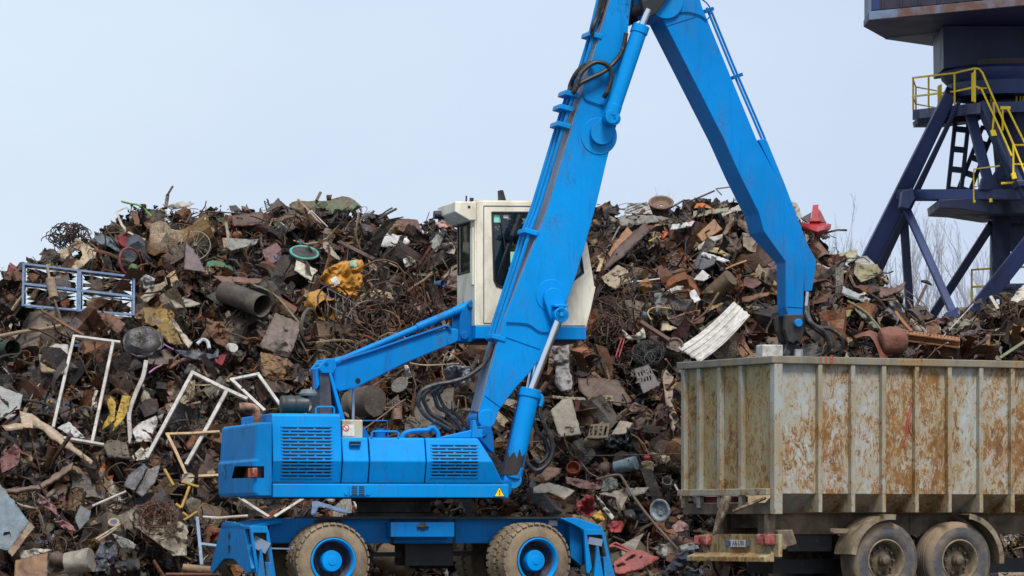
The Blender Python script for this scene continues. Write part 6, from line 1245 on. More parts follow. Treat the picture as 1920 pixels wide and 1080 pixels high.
sh('Q', [(0,490),(75,410),(105,440),(90,520),(10,560)], 'crumpled maroon sheet at the left edge', (118,54,58), rust=.15)
sh('Q', [(25,650),(200,620),(370,508),(362,545),(210,645),(40,662)], 'brown bent wooden beam at the lower left', (124,96,80), 'wooden_beam', 'beam', wood=True, lift=.8, amp=.03, thick=.06)
sh('Q', [(290,330),(350,300),(430,380),(390,392)], 'white plate between the legs of the tall window frame', (232,232,232), lift=.6, rust=.06)
sh('Q', [(670,340),(720,300),(790,270),(800,300),(760,400),(690,405)], 'torn silver-white panel left of the A-shaped frame', (224,218,212), lift=.6, rust=.12)
sh('Q', [(650,570),(730,510),(745,535),(680,650),(625,625)], 'left of two dark plastic covers at the lower left', (76,76,82), 'plastic_cover', 'plastic', lift=.7, rough=.3, rust=.04, amp=.03)
sh('Q', [(750,540),(812,518),(790,600),(720,682),(680,650)], 'right of two dark plastic covers at the lower left', (92,92,98), 'plastic_cover', 'plastic', lift=.75, rough=.3, rust=.04, amp=.03)
sh('Q', [(520,420),(560,390),(640,410),(660,490),(550,480)], 'olive grey crushed box below the yellow sheets', (98,88,72), 'crushed_box', 'box', lift=.6, thick=.05)
bars('Q', [[(845,362),(975,358),(1105,350)],[(848,365),(895,460),(940,560)],[(960,578),(1105,570)]], 3.0, 'pale broken wooden crate left of the machine', (214,176,124), 'broken_crate', 'crate', lift=.9, flat=2, wood=True, rust=.05)
bars('E', [[(1555,108),(1705,152)],[(1622,150),(1590,240),(1555,330)],[(1510,298),(1555,335)],[(1568,372),(1610,405)],[(1572,440),(1690,365)],[(1410,0),(1490,140)]], 3.0, 'yellow broken stool legs left of the machine', (214,164,30), 'broken_stool', 'stool', lift=.9, rust=.12)
cyl('E', (575,810), (785,775), 21, 'pale grey dented steel tank at the bottom left', (176,166,150), 'steel_tank', 'tank', lift=.9, dz=.05, r1=23, opened=False, dent=.03, rust=.2, metal=.2)
sh('E', [(810,750),(860,630),(960,610),(1010,680),(990,790),(900,870),(820,880)], 'blue-grey crumpled metal casing beside the dented tank', (104,108,120), 'metal_casing', 'casing', lift=.9, amp=.16, rough=.3, metal=.4, rust=.1, curl=.4)
sh('E', [(990,800),(1100,770),(1190,760),(1210,960),(930,960)], 'black crushed casing at the bottom left', (38,38,42), 'metal_casing', 'casing', lift=.8, amp=.12, rough=.35, rust=.06)
sh('E', [(130,790),(270,750),(412,718),(404,960),(120,960)], 'ochre rusted steel box at the bottom left corner', (150,102,58), 'steel_box', 'box', lift=.8, amp=.02, thick=.06, rust=.4)
blob('E', (490,770), 17, 15, 'rust brown rounded ball left of the dented tank', (112,88,80), 'rusty_ball', 'ball', dent=.1)
sh('E', [(1090,370),(1200,330),(1400,400),(1600,480),(1610,600),(1600,740),(1480,745),(1380,650),(1250,560),(1120,450)], 'wide crumpled beige foil sheet left of the machine', (178,166,144), 'foil_sheet', 'foil', lift=.7, amp=.14, fr=1.6, rough=.4, metal=.25, rust=.22)
tangle('E', (1340,450), 44, 40, 70, .007, 'rusty wire tangle over the crumpled beige foil', (100,56,42), lift=1.0, seg=18)
bar('E', [(790,315),(940,250),(1080,190)], 2.3, 'white stick lying above the rusty wire tangle', (228,222,216), 'white_stick', 'stick', lift=.8, rust=.05)
ringt('E', (975,455), 9, 6.3, 2.4, 'tan ring with a blue centre at the lower left', (206,172,120), 'ring_lid', 'lid', disc=((40,70,150), .5, 0, .02), lift=.85, rust=.05)
bar('E', [(820,600),(925,535),(1030,470)], 2.0, 'upper of two pale sticks below the blue centred ring', (216,192,156), 'wooden_stick', 'stick', wood=True, lift=.85)
bar('E', [(840,612),(930,555),(1000,505)], 1.6, 'lower of two pale sticks below the blue centred ring', (202,178,142), 'wooden_stick', 'stick', wood=True, lift=.9)
bars('E', [[(1690,420),(1710,610),(1728,812)],[(1722,640),(1905,662)]], 3.2, 'pale blue frame piece left of the outrigger', (140,172,214), 'frame_piece', 'frame', lift=1.1, flat=2, rust=.08)
bar('E', [(1740,408),(1905,420)], 2.6, 'white tube end left of the outrigger top', (222,222,222), 'white_tube', 'tube', lift=1.1, rust=.08)
cyl('E', (1570,845), (1870,872), 8, 'brown cardboard tube lying left of the outrigger foot', (172,132,92), 'cardboard_tube', 'tube', lift=1.1, dz=.03, dent=.01, rust=.08)
bar('E', [(1420,900),(1880,902)], 3, 'rust red bar under the cardboard tube', (134,72,52), lift=1.1)
ringt('E', (1775,390), 14, 22, 1.3, 'thin rust wire hoop beside the pale blue frame piece', (140,104,82), 'wire_hoop', 'hoop', ang=20, lift=1.0)
sh('E', [(165,705),(300,680),(455,690),(300,740),(180,775)], 'pale bent gutter strip above the ochre box', (196,190,174), 'gutter_strip', 'strip', lift=.8)
sh('E', [(960,550),(1100,600),(1170,650),(1140,690),(1040,670)], 'grey-green curled sheet above the black casing', (150,152,140), lift=.9, amp=.1)
sh('E', [(640,420),(690,310),(780,360),(760,440),(680,520)], 'small slate grey plate right of the wooden beam', (104,110,114), lift=.6, amp=.03, rust=.08)
sh('E', [(325,205),(380,240),(480,330),(500,400),(380,320)], 'dull pink enamel sheet under the wooden beam', (150,96,96), lift=.7, rust=.12)
sh('E', [(470,450),(540,435),(620,480),(650,530),(560,520)], 'faded pink crumpled plastic at the lower left', (176,108,108), 'plastic_film', 'plastic', lift=.7, rust=.08)
# --- gap between body and undercarriage, and below the lifting arm
bar('U', [(240,20),(370,105),(500,188)], 3, 'white frame strip slanting down in the gap above the rear wheel', (226,222,214), 'frame_strip', 'strip', flat=2, lift=1.0, rust=.1)
bar('U', [(825,15),(690,100),(550,188)], 3, 'white frame strip slanting up in the gap above the rear wheel', (234,230,222), 'frame_strip', 'strip', flat=2, lift=1.0, rust=.08)
sh('U', [(890,50),(930,45),(1250,140),(1235,168),(945,100),(930,165),(882,172)], 'blue bent sheet in the gap under the machine body', (96,138,190), lift=1.0, amp=.03, rust=.06)
sh('U', [(985,0),(1120,0),(1060,80)], 'upper white rag in the gap under the machine body', (234,234,230), 'rag', 'rag', lift=1.1, rust=.02)
sh('U', [(1250,25),(1290,80),(1395,170),(1340,165),(1270,90)], 'lower white curled rag in the gap under the machine body', (236,236,232), 'rag', 'rag', lift=1.1, rust=.02)
bar('U', [(-20,205),(150,190),(310,180)], 2.8, 'pale hose lying left above the outrigger', (222,212,196), 'hose', 'hose', lift=1.1, rust=.08)
sh('V', [(910,480),(960,450),(1080,460),(1085,530),(1000,610),(920,560)], 'silver-blue tarpaulin scrap behind the black hoses', (142,152,168), 'tarpaulin', 'tarpaulin', lift=.7, amp=.16, rough=.3, rust=.03)
cyl('V', (290,720), (440,690), 33, 'big dark grey barrel below the lifting arm', (86,76,66), 'barrel', 'barrel', lift=.6, dz=.15, dent=.05, ribs=.05, opened=False, rust=.25)
sh('V', [(640,450),(665,450),(692,530),(660,545)], 'white torn rag hanging below the lifting arm', (230,230,228), 'rag', 'rag', lift=.8, rust=.02)
cyl('V', (592,745), (594,820), 10, 'small brown canister behind the deck pipes', (142,106,80), 'canister', 'can', lift=.7, dz=.02, opened=False, rust=.2)
sh('V', [(640,830),(800,640),(980,600),(960,740),(850,880),(640,900)], 'large dark brown slab behind the black hose loop', (92,80,68), 'slab', 'slab', lift=.45, amp=.05, rust=.3)
bar('V', [(370,880),(480,800),(600,710),(650,680)], 1.6, 'thin brown rod leaning behind the control box', (128,104,84), 'rod', 'rod', lift=.8)
bar('V', [(680,435),(800,450),(1010,438)], 1.6, 'pale tan rod lying below the lifting arm', (198,170,138), 'rod', 'rod', lift=.85)
sh('V', [(490,150),(560,110),(600,220),(560,280),(500,260)], 'rust brown sheet above the lifting arm', (120,84,62), lift=.5)
sh('V', [(690,60),(770,20),(840,90),(780,130)], 'dusky pink plastic above the tie rod', (150,100,104), 'plastic_film', 'plastic', lift=.6, rust=.06)
# --- right part of the heap
dish('H', (838,298), 25.5, 15, 'rusty truck wheel rim lying on the crest between the arms', (140,100,78), 'wheel_rim', 'wheel', lift=.3, depth=.5, hole=.16, dent=.01, rust=.35)
sh('H', [(470,310),(690,300),(740,430),(600,425),(420,420)], 'white ribbed sheet under the rusty wheel rim', (204,200,200), lift=.35, ribs=(1.2, 5, .02), rust=.18)
sh('H', [(380,450),(640,440),(830,450),(980,480),(800,520),(500,560),(370,575)], 'wide grey sheet below the white ribbed sheet', (140,134,126), lift=.4)
sh('H', [(460,570),(520,640),(350,900),(200,1000),(190,975),(280,800)], 'tan inner face of a big channel beam right of the cab', (182,116,66), 'channel_beam', 'beam', lift=.6, amp=.02, rust=.25)
sh('H', [(660,520),(705,620),(560,770),(400,920),(190,1080),(200,1000),(320,830)], 'dark brown flange of the big channel beam right of the cab', (84,58,50), 'channel_flange', 'beam', lift=.75, amp=.02, rust=.2, thick=.03)
sh('H', [(1205,365),(1240,310),(1320,305),(1438,378),(1330,355)], 'bright orange plastic flap near the crest', (246,118,24), 'plastic_flap', 'plastic', lift=.5, rust=.02)
sh('H', [(860,618),(922,640),(880,690),(835,725)], 'small orange-red plastic scrap below the rusty wheel rim', (240,76,34), 'plastic_scrap', 'plastic', lift=.6, rust=.02)
bar('H', [(700,735),(770,700),(835,680)], 2, 'short yellow strap beside the orange-red scrap', (226,186,40), 'strap', 'strap', flat=.5, lift=.6, rust=.03)
sh('H', [(940,610),(960,550),(1080,530),(1212,510),(1180,560),(1020,600)], 'white curved panel right of the orange-red scrap', (232,230,228), lift=.5, rust=.1)
sh('H', [(105,1075),(150,960),(108,910),(215,848),(190,960),(150,1075)], 'pale tan torn sheet at the right side of the cab', (206,176,128), lift=.7)
bar('H', [(370,570),(300,700),(230,845)], 2, 'grey-green bar leaning left of the channel beam', (128,134,124), lift=.5)
sh('J', [(155,230),(250,165),(330,100),(440,150),(480,290),(400,300),(300,360),(200,290)], 'folded khaki tarpaulin right of the cab', (188,168,138), 'tarpaulin', 'tarpaulin', lift=.65, amp=.12, rust=.05, rough=.85)
blob('J', (440,370), 14, 10, 'brown stuffed bag below the khaki tarpaulin', (146,116,90), 'bag', 'bag', dent=.3)
sh('I', [(40,660),(140,570),(230,485),(330,600),(215,670),(100,742)], 'square tan rusted plate below the orange flap', (170,114,62), lift=.6, amp=.02, rust=.2)
sh('I', [(470,470),(560,430),(640,400),(740,520),(780,640),(620,660),(500,560)], 'large dull brown tank plate behind the blue arm', (132,106,90), lift=.5, amp=.05, rust=.3)
sh('I', [(285,440),(400,380),(560,300),(650,350),(640,372),(430,412),(300,482)], 'cream bent sheet on the crest left of the blue arm', (214,208,192), lift=.5)
sh('I', [(0,400),(200,380),(400,355),(402,400),(200,432),(0,470)], 'olive grey strip under the orange flap', (156,154,126), lift=.5, amp=.04)
sh('I', [(45,790),(200,690),(330,658),(325,700),(180,780),(60,842)], 'white and grey slab under the square tan plate', (204,200,190), 'slab', 'slab', lift=.65, amp=.02, thick=.05, rust=.1)
sh('I', [(85,880),(112,858),(300,910),(418,960),(330,975),(100,902)], 'white torn sheet above the black speaker box', (236,236,236), lift=.75, rust=.05)
sh('I', [(150,840),(180,805),(280,810),(412,892),(370,916),(300,880)], 'yellow and cream crumpled wrapper above the white torn sheet', (234,206,140), 'wrapper', 'wrapper', lift=.7, rust=.06)
sh('I', [(10,1000),(90,860),(260,930),(235,1000),(120,1060),(20,1060)], 'black speaker box below the white torn sheet', (62,66,76), 'speaker_box', 'speaker', lift=.65, amp=.02, thick=.06, rust=.03)
bar('I', [(310,1075),(450,1005),(600,950)], 2.2, 'orange-brown strip right of the black speaker box', (194,134,62), 'metal_strip', 'strip', flat=.8, lift=.7)
sh('I', [(410,430),(470,420),(440,560),(330,720),(300,780),(330,640),(400,520)], 'twisted brown strap left of the dull tank plate', (122,88,62), 'twisted_strap', 'strap', lift=.65)
sh('I', [(440,640),(480,640),(550,800),(540,900),(450,900),(330,790)], 'dark rust funnel-shaped sheet below the twisted strap', (92,62,50), lift=.5, amp=.1)
sh('I', [(550,640),(650,650),(770,770),(760,870),(640,850),(560,790)], 'pale brown folded sheet left of the blue arm elbow', (150,126,108), lift=.55)
bars('H', [[(830,420),(960,350),(1080,280)],[(1120,300),(1280,235),(1440,165)],[(1085,275),(1165,395)]], 2.0, 'thin dark rail rising along the crest to the blue arm', (74,50,46), 'bent_rail', 'rail', lift=.25)
bars('I', [[(250,145),(400,125),(525,105)],[(430,115),(560,195)],[(260,150),(320,215)]], 1.6, 'thin pale twisted rail on the crest touching the blue arm', (132,112,104), 'bent_rail', 'rail', lift=.2)
# red funnel and what hangs beneath it
rf = At(zp('I', [(1390, 540)]), .3); o_ = rf(*zp('I', [(1390, 540)])[0]); rfu = empty('funnel', o_)
def fpart(nm, pts, rgb, off, th=.02):
    m = MB(); q = [rf(*p) - o_ for p in zp('I', pts)]; m.add([p + Vector((0, off, 0)) for p in q], [list(range(len(q)))]); m.build(nm, smat(rgb, .4, 0, .04), rfu, 0, solid=th)
red_pts = [(1205,520),(1320,528),(1500,530),(1552,542)]; low = [(1240,590),(1300,640),(1370,692),(1450,660),(1520,620),(1548,590)]
m = MB(); rg = []
for (u0, v0), (u1, v1), dpt in zip([(1205,520),(1320,528),(1400,530),(1480,530),(1552,542)], [(1225,585),(1300,650),(1372,692),(1460,655),(1547,592)], (0, .22, .3, .25, 0)):
    a, b_ = rf(*zp('I', [(u0, v0)])[0]) - o_, rf(*zp('I', [(u1, v1)])[0]) - o_; mid = (a + b_) / 2; rg.append([a, a.lerp(b_, .3) + Vector((0, -dpt, 0)), a.lerp(b_, .7) + Vector((0, -dpt, 0)), b_, b_ + Vector((0, .25, 0)), a + Vector((0, .25, 0))])
m.loft(rg, 0, False); m.build('bowl', smat((214,0,22), .35, 0, .03), rfu, .01)
fpart('stem', [(1340,352),(1405,345),(1398,420),(1395,495),(1430,530),(1300,532),(1325,480)], (200,4,28), -.05, .1); fpart('left_wing', [(1220,470),(1338,405),(1322,480),(1295,525)], (52,26,36), .15, .03); fpart('right_wing', [(1408,362),(1440,400),(1500,527),(1400,512)], (140,16,34), .1, .03)
tag(rfu, 'bright red steel hopper perched on the crest right of the blue arm', 'hopper')
cyl('I', (1275,600), (1468,930), 6, 'brown cone-shaped pipe hanging below the red hopper', (130,84,68), 'cone_pipe', 'pipe', lift=.3, dz=.15, r1=15, dent=.04, rust=.25)
sh('I', [(1100,290),(1150,300),(1190,360),(1210,450),(1195,500),(1150,400)], 'cream curved sheet behind the top of the blue arm elbow', (206,198,180), lift=.1)
sh('L', [(125,358),(200,390),(345,420),(270,462),(190,430),(118,405)], 'cream white curved strip right of the blue arm tip', (222,212,198), lift=.4, rust=.08)
sh('L', [(210,305),(300,285),(400,252),(422,310),(390,350),(240,345)], 'pale olive sheet on the crest beside the crane leg', (202,196,164), lift=.3, rust=.1)
sh('L', [(395,355),(430,320),(480,308),(540,368),(470,375)], 'grey-green cap sheet touching the foot of the crane leg', (176,180,170), lift=.3)
sh('L', [(388,430),(400,360),(480,375),(560,370),(600,440),(520,470),(440,500)], 'olive and maroon crumpled car skin below the crane leg', (160,152,108), 'crumpled_skin', 'car panel', lift=.45, amp=.14, rust=.22)
sh('L', [(270,530),(300,525),(510,620),(482,655),(380,610),(280,570)], 'pale blue-grey metal strip right of the arm hose', (176,190,196), 'metal_strip', 'strip', lift=.55, amp=.02, rust=.05)
sh('L', [(480,560),(560,530),(680,540),(765,495),(742,555),(590,615)], 'rust brown pointed sheet reaching toward the crane brace', (116,78,62), lift=.25, amp=.05)
sh('L', [(120,470),(190,490),(275,540),(260,600),(120,620),(100,560)], 'dark rust plate behind the blue arm tip', (96,64,54), lift=.35)
ham = empty('post_with_head', At(zp('L', [(850, 650)]), .1)(*zp('L', [(850, 650)])[0])); at = At(zp('L', [(850, 650)]), .1)
m = MB(); m.tube([at(*p) - ham.location for p in zp('L', [(785,790),(850,650),(912,522)])], PPM(3.2), 10); m.build('post', smat((88,54,48), .7), ham)
m = MB(); q = [at(*p) - ham.location for p in zp('L', [(878,490),(955,520)])]; m.tube([q[0], q[0].lerp(q[1], .5) + Vector((0, -.03, .02)), q[1]], [PPM(3), PPM(4.5), PPM(1.6)], 10); m.build('head', smat((52,42,44), .7), ham); tag(ham, 'rust red post with a flat dark head leaning before the crane', 'post')
bar('L', [(690,515),(800,580),(880,640),(930,695)], 1.0, 'thin red rod crossing before the crane brace', (130,70,66), 'rod', 'rod', lift=.1)
bar('L', [(720,575),(850,655),(970,745)], .9, 'thin grey rod below the thin red rod', (130,130,138), 'rod', 'rod', lift=.15)
tk = empty('rusted_tank', At(zp('L', [(660, 920)]), 1.0)(*zp('L', [(660, 920)])[0])); at = At(zp('L', [(660, 920)]), 1.0); o_ = tk.location
m = MB(); q0, q1 = at(*zp('L', [(600, 930)])[0]) - o_ , at(*zp('L', [(775, 905)])[0]) - o_; R_ = PPM(29); ax = (q1 - q0).normalized(); x = ax.orthogonal().normalized(); y = ax.cross(x)
m.loft([[q0.lerp(q1, f) + (x * math.cos(j * .2618) + y * math.sin(j * .2618)) * R_ * s * (1 + .2 * noise.noise((math.cos(j * .2618) * 1.5, math.sin(j * .2618) * 1.5, f * 3))) for j in range(24)] for f, s in ((-.1, .9), (0, 1), (.35, 1.02), (.7, .95), (.9, .75), (1, .4), (1.02, .1))], 0, True); m.build('shell', smat((150,86,64), .7, 0, .3), tk, sharp=60)
m = MB(); arc = zp('L', [(392,885),(440,862),(510,842),(560,860),(600,905),(625,960),(640,1045)]); inn = zp('L', [(400,905),(450,890),(500,890),(525,920),(545,960),(560,1000),(575,1050)])
m.loft([[at(*a) - o_ + Vector((0, .1, 0)), at(*b_) - o_ + Vector((0, -.12, 0)), at(*b_) - o_ + Vector((0, -.10, 0)) - Vector((0, 0, .015)), at(*a) - o_ + Vector((0, .12, -.02))] for a, b_ in zip(arc, inn)], 0, True); m.build('torn_flap', smat((146,80,60), .7, 0, .25), tk, sharp=60)
tag(tk, 'big rust red torn tank lying above the trailer rim', 'tank')
ib = At(zp('M', [(330, 700)]), .85, .3); o_ = ib(*zp('M', [(330, 700)])[0]); ibo = empty('steel_beam', o_); p0, p1 = [ib(*q) - o_ for q in zp('M', [(-40,668),(672,762)])]; m = MB(); t = (p1 - p0).normalized(); upv = Vector((0, -.35, 1)).normalized()
m.beam(p0, p1, .05, .08, upv); m.beam(p0 + upv * .055, p1 + upv * .055, .20, .018, upv); m.beam(p0 - upv * .055, p1 - upv * .055, .20, .018, upv); m.build('beam_profile', smat((184,112,60), .7, 0, .3), ibo); m = MB()
for i in range(16): c = p0.lerp(p1, (i + .5) / 16) + Vector((0, -.1, .057)); m.cyl(c - upv * .0 + Vector((0, 0, .008)), c + upv * .012, .014, n=8)
m.build('rivets', smat((90,52,34), .8), ibo); tag(ibo, 'orange rusted steel beam with rivets lying above the trailer', 'beam')
bar('L', [(690,712),(750,790),(808,855)], 3.6, 'short orange rusted bar standing on the riveted beam', (172,94,48), lift=.8, flat=2)
sh('L', [(160,720),(240,700),(370,702),(362,740),(280,780),(240,730)], 'bright olive twisted metal right of the arm hoses', (150,154,84), lift=.6, rust=.06)
sh('L', [(380,640),(430,680),(580,830),(560,850),(480,790),(400,700)], 'long green-grey strip leaning onto the rust red tank', (128,142,118), 'metal_strip', 'strip', lift=.75, rust=.1)
bar('L', [(345,635),(480,720),(600,860)], 2.4, 'olive bar lying beside the green-grey strip', (140,128,84), lift=.8)
sh('L', [(570,740),(640,680),(720,760),(700,810),(600,800)], 'dark grey rounded hood above the rust red tank', (98,94,94), 'hood', 'hood', lift=.5, amp=.1)
sh('L', [(640,640),(700,625),(760,720),(680,715)], 'pale cloth scrap beneath the rust brown pointed sheet', (196,190,184), 'cloth', 'cloth', lift=.3, rust=.06)
sh('M', [(440,600),(560,500),(680,430),(860,500),(700,600),(520,690)], 'grey-brown matted mesh mat right of the riveted beam', (142,132,116), 'matted_mesh', 'mesh', lift=.45, amp=.1, fr=2)
bar('M', [(460,682),(650,480),(845,268)], 1.4, 'long thin white bar slanting over the matted mesh', (216,206,190), 'white_bar', 'bar', lift=.6, rust=.1)
bar('M', [(1060,175),(1110,260),(1155,338)], 3.6, 'short cream block on the right hand crest', (224,214,194), 'cream_block', 'block', flat=3, lift=.3, rust=.04)
sh('M', [(1310,230),(1400,110),(1500,10),(1520,260),(1380,252)], 'crumpled cream sheet at the right edge', (232,222,208), lift=.35, amp=.12, rust=.1)
sh('M', [(1210,460),(1370,530),(1500,590),(1420,640),(1320,662)], 'mustard yellow sheet near the right edge', (216,160,58), lift=.5, rust=.12)
bar('M', [(1180,952),(1340,845),(1500,742)], 3.4, 'olive green bar rising to the right edge above the trailer', (136,142,108), lift=.9, flat=1.2)
sh('M', [(250,510),(330,480),(400,480),(432,640),(340,650),(268,640)], 'rounded rust sheet above the riveted beam', (140,88,54), lift=.55, amp=.08)
tangle('M', (1300,330), 19, 16, 70, .008, 'ball of brown fibre at the right edge of the heap', (104,80,60), 'fibre_ball', 'fibre', lift=.4)
sh('M', [(670,640),(820,600),(960,590),(1085,610),(900,660),(690,692)], 'dark brown bent sheet left of the yellow post', (86,66,64), lift=.6)
cyl('M', (1030,660), (1022,860), 5, 'stained yellow-brown tube standing near the right edge', (176,130,62), 'stained_tube', 'tube', lift=.7, dz=.02, opened=False)
sh('M', [(360,460),(520,430),(550,470),(480,520),(380,510)], 'rust red flap above the rounded rust sheet', (120,72,62), lift=.3)
# --- below the right arm, middle
at = At([(1336, 622)], 1.0, .6); cor = [(1270,653),(1376,566),(1406,591),(1312,679)]; m = MB(); V = []; na, nb = 26, 41; rr = random.Random(3)
for i in range(na):
    s = i / (na - 1)
    for j in range(nb):                             # long pressed ribs run the whole length of the panel
        t = j / (nb - 1); e = (noise.noise((t * 7, 3, 1)) * .025 if i in (0, na - 1) else 0); ss = s + e; a = Vector(cor[0]).lerp(Vector(cor[1]), ss); b_ = Vector(cor[3]).lerp(Vector(cor[2]), ss); p_ = a.lerp(b_, t); w = (t * 4.2) % 1
        d = .032 * min(1, max(0, (w - .30) / .12)) * min(1, max(0, (1.0 - w) / .12)) + .03 * noise.noise((s * 3, t * 2, 5)) - .25 * (s - .45) ** 2 + .22 * t * t
        V.append(at(p_.x - 6 * math.sin(s * 3.14) * 0, p_.y + 7 * math.sin(s * 3.14), d))
m.add(V, [[i*nb+j, i*nb+j+1, (i+1)*nb+j+1, (i+1)*nb+j] for i in range(na-1) for j in range(nb-1)], 0, True)
done(m.build('ribbed_panel', smat((240,236,226), .5, 0, .1), None, 0, solid=.02, center=True, sharp=30), 'long white ribbed metal panel left of the trailer rim', 'sheet metal')
wb = At([(1442, 658)], 1.6); m = MB(); o_ = wb(1442, 658); m.box((-.15, -.12, -.15), (.16, .12, .06)); wbo = m.build('white_block', smat((234,230,222), .7, 0, .04), None, .015); wbo.location = P(1442, 655, 57.6); wbo.rotation_euler = (0, 0, R(20)); tag(wbo, 'white block at the trailer rim left of the grapple', 'block')
cyl('K', (200,400), (400,230), 18, 'tan drum lying half buried above the white ribbed panel', (116,92,64), 'drum', 'drum', lift=.5, dz=.1, dent=.05, opened=False)
sh('K', [(790,90),(880,45),(940,80),(935,200),(850,180)], 'dusky mauve crumpled sheet left of the blue arm', (126,90,96), lift=.55, amp=.14)
sh('K', [(820,400),(860,260),(940,330),(955,440),(900,430)], 'tan torn sheet touching the left of the blue arm', (182,134,80), lift=.55)
sh('K', [(540,230),(640,200),(730,290),(640,350),(540,320)], 'dull red-brown sheet above the tan drum', (112,68,58), lift=.55)
sh('K', [(0,250),(100,150),(190,220),(110,270)], 'white plate with a rust spot above the tan drum', (224,222,220), lift=.65, amp=.02, rust=.18)
sh('K', [(560,540),(620,532),(705,545),(690,575),(580,570)], 'pale green strip right of the white ribbed panel', (176,180,140), 'metal_strip', 'strip', lift=.6, rust=.06)
sh('K', [(440,460),(700,400),(810,390),(800,420),(620,480),(420,520)], 'long rust strip above the white ribbed panel', (132,88,54), lift=.6)
bar('K', [(0,700),(130,600),(270,390)], 2.4, 'dark bent rod crossing left of the white ribbed panel', (96,66,52), 'bent_rod', 'rod', lift=.8)
sh('K', [(780,870),(900,870),(905,980),(800,975)], 'brown box left of the grapple', (118,88,64), 'crushed_box', 'box', lift=.7, thick=.08)
sh('J', [(520,330),(570,280),(650,230),(700,330),(660,390),(600,390)], 'mustard rag right of the khaki tarpaulin', (178,110,30), 'rag', 'rag', lift=.65, amp=.12, rust=.05)
sh('J', [(1090,380),(1150,358),(1217,470),(1130,512)], 'white card left of the tan drum', (234,234,236), 'card', 'card', lift=.75, amp=.01, rust=.02)
bar('J', [(470,275),(620,262),(780,240)], 1.8, 'thin white strip behind the mustard rag', (226,226,226), 'metal_strip', 'strip', flat=.6, lift=.6, rust=.04)
sh('J', [(860,370),(960,320),(1030,320),(1010,410),(940,420)], 'white ragged paper left of the white card', (222,220,216), 'paper', 'paper', lift=.65, rust=.08)
sh('J', [(720,400),(795,390),(795,560),(742,640)], 'upright grey strip below the mustard rag', (122,130,126), 'metal_strip', 'strip', lift=.6, rust=.08)
sh('J', [(790,795),(830,640),(882,660),(880,740),(965,770),(880,800)], 'cream cloth left of the white ribbed panel', (204,182,146), 'cloth', 'cloth', lift=.7)
sh('J', [(870,680),(1000,620),(1090,600),(1210,570),(1200,640),(1040,630)], 'orange-brown bent sheet above the cream cloth', (150,88,52), lift=.65)
bar('J', [(575,705),(730,805),(885,902)], 4, 'rust brown square beam pointing at the white ribbed panel', (104,68,54), 'steel_beam', 'beam', flat=4, lift=.7)
bars('J', [[(375,880),(340,980),(308,1080)],[(405,880),(370,990),(345,1080)],[(345,880),(410,880)]], 1.6, 'red clamp handles beneath the rusty wire right of the cab', (204,44,62), 'clamp', 'clamp', lift=.65)
sh('J', [(380,785),(500,890),(490,915),(410,870)], 'left of two soiled white rags beneath the rusty wire', (206,198,178), 'rag', 'rag', lift=.7)
sh('J', [(508,855),(610,762),(632,882),(560,890)], 'right of two soiled white rags beneath the rusty wire', (214,208,196), 'rag', 'rag', lift=.7)
bar('J', [(690,680),(650,610),(690,560),(780,548),(900,560)], 1.6, 'yellow twisted cable right of the blue tap', (214,176,96), 'cable', 'cable', lift=.7, rust=.1)
blob('J', (620,635), 5, 8, 'small faded blue tap fitting in the wire', (70,104,130), 'tap_fitting', 'tap', lift=.7, dent=.2)
dish('J', (940,950), 17, 15, 'brown round pan at the left end of the white ribbed panel', (96,70,56), 'pan', 'pan', lift=.6, depth=.4)
tangle('J', (230,560), 30, 24, 80, .006, 'dark brown wire wool right beside the cab base', (70,54,46), 'wire_wool', 'wire', lift=.4, seg=16)
tangle('J', (230,780), 34, 32, 90, .007, 'big rust brown wire mat below the khaki tarpaulin', (92,62,46), 'wire_mat', 'wire', lift=.4, seg=16)
tangle('N', (1060,110), 34, 25, 120, .005, 'dark grey fibre mass left of the trailer rim', (66,68,74), 'fibre_mass', 'fibre', lift=.55, seg=16)
sh('N', [(160,-20),(245,-25),(330,-15),(330,250),(362,380),(350,440),(260,462),(200,390),(210,250),(170,120)], 'grey plastic sheet hanging below the cab', (164,158,156), 'plastic_film', 'plastic', lift=.7, amp=.16, rough=.35, rust=.04, fr=1.3)
blob('N', (440,110), 18, 12, 'orange clay pot lying right of the grey plastic sheet', (182,92,46), 'clay_pot', 'pot', lift=.65, dent=.12, rust=.12)
sh('N', [(160,640),(260,540),(350,530),(395,690),(440,860),(240,885)], 'beige weathered board right of the boom cylinder', (178,166,144), 'board', 'board', lift=.75, amp=.02, rust=.12, thick=.03)
sh('N', [(410,340),(600,345),(780,360),(910,560),(800,600),(500,520),(420,450)], 'wide dark brown board above the beige weathered board', (98,70,54), 'board', 'board', lift=.45, amp=.03, rust=.2)
gh = [[(525+i*45, 790), (548+i*45, 785), (540+i*42, 870), (518+i*42, 875)] for i in range(4)]
sh('N', [(495,895),(530,770),(620,762),(705,758),(685,892),(600,900)], 'tan slotted grille right of the beige board', (136,110,80), 'slotted_grille', 'grille', holes=gh, lift=.65, amp=.01, rust=.15, thick=.03)
ph = [[(960+i*26, 290+j*62+i*-8), (972+i*26, 286+j*62+i*-8), (984+i*26, 326+j*62+i*-8), (972+i*26, 330+j*62+i*-8)] for i in range(5) for j in range(2)]
sh('N', [(925,262),(1062,215),(1165,410),(1010,482)], 'dark perforated panel left of the trailer corner', (98,94,90), 'perforated_panel', 'panel', holes=ph, lift=.7, amp=.01, rust=.1, thick=.02)
sh('N', [(1180,300),(1220,255),(1290,330),(1270,560),(1330,680),(1290,880),(1250,700),(1210,500)], 'ragged beige cloth hanging beside the trailer corner', (172,148,128), 'cloth', 'cloth', lift=.6, amp=.18, rough=.9, rust=.12, fr=1.6)
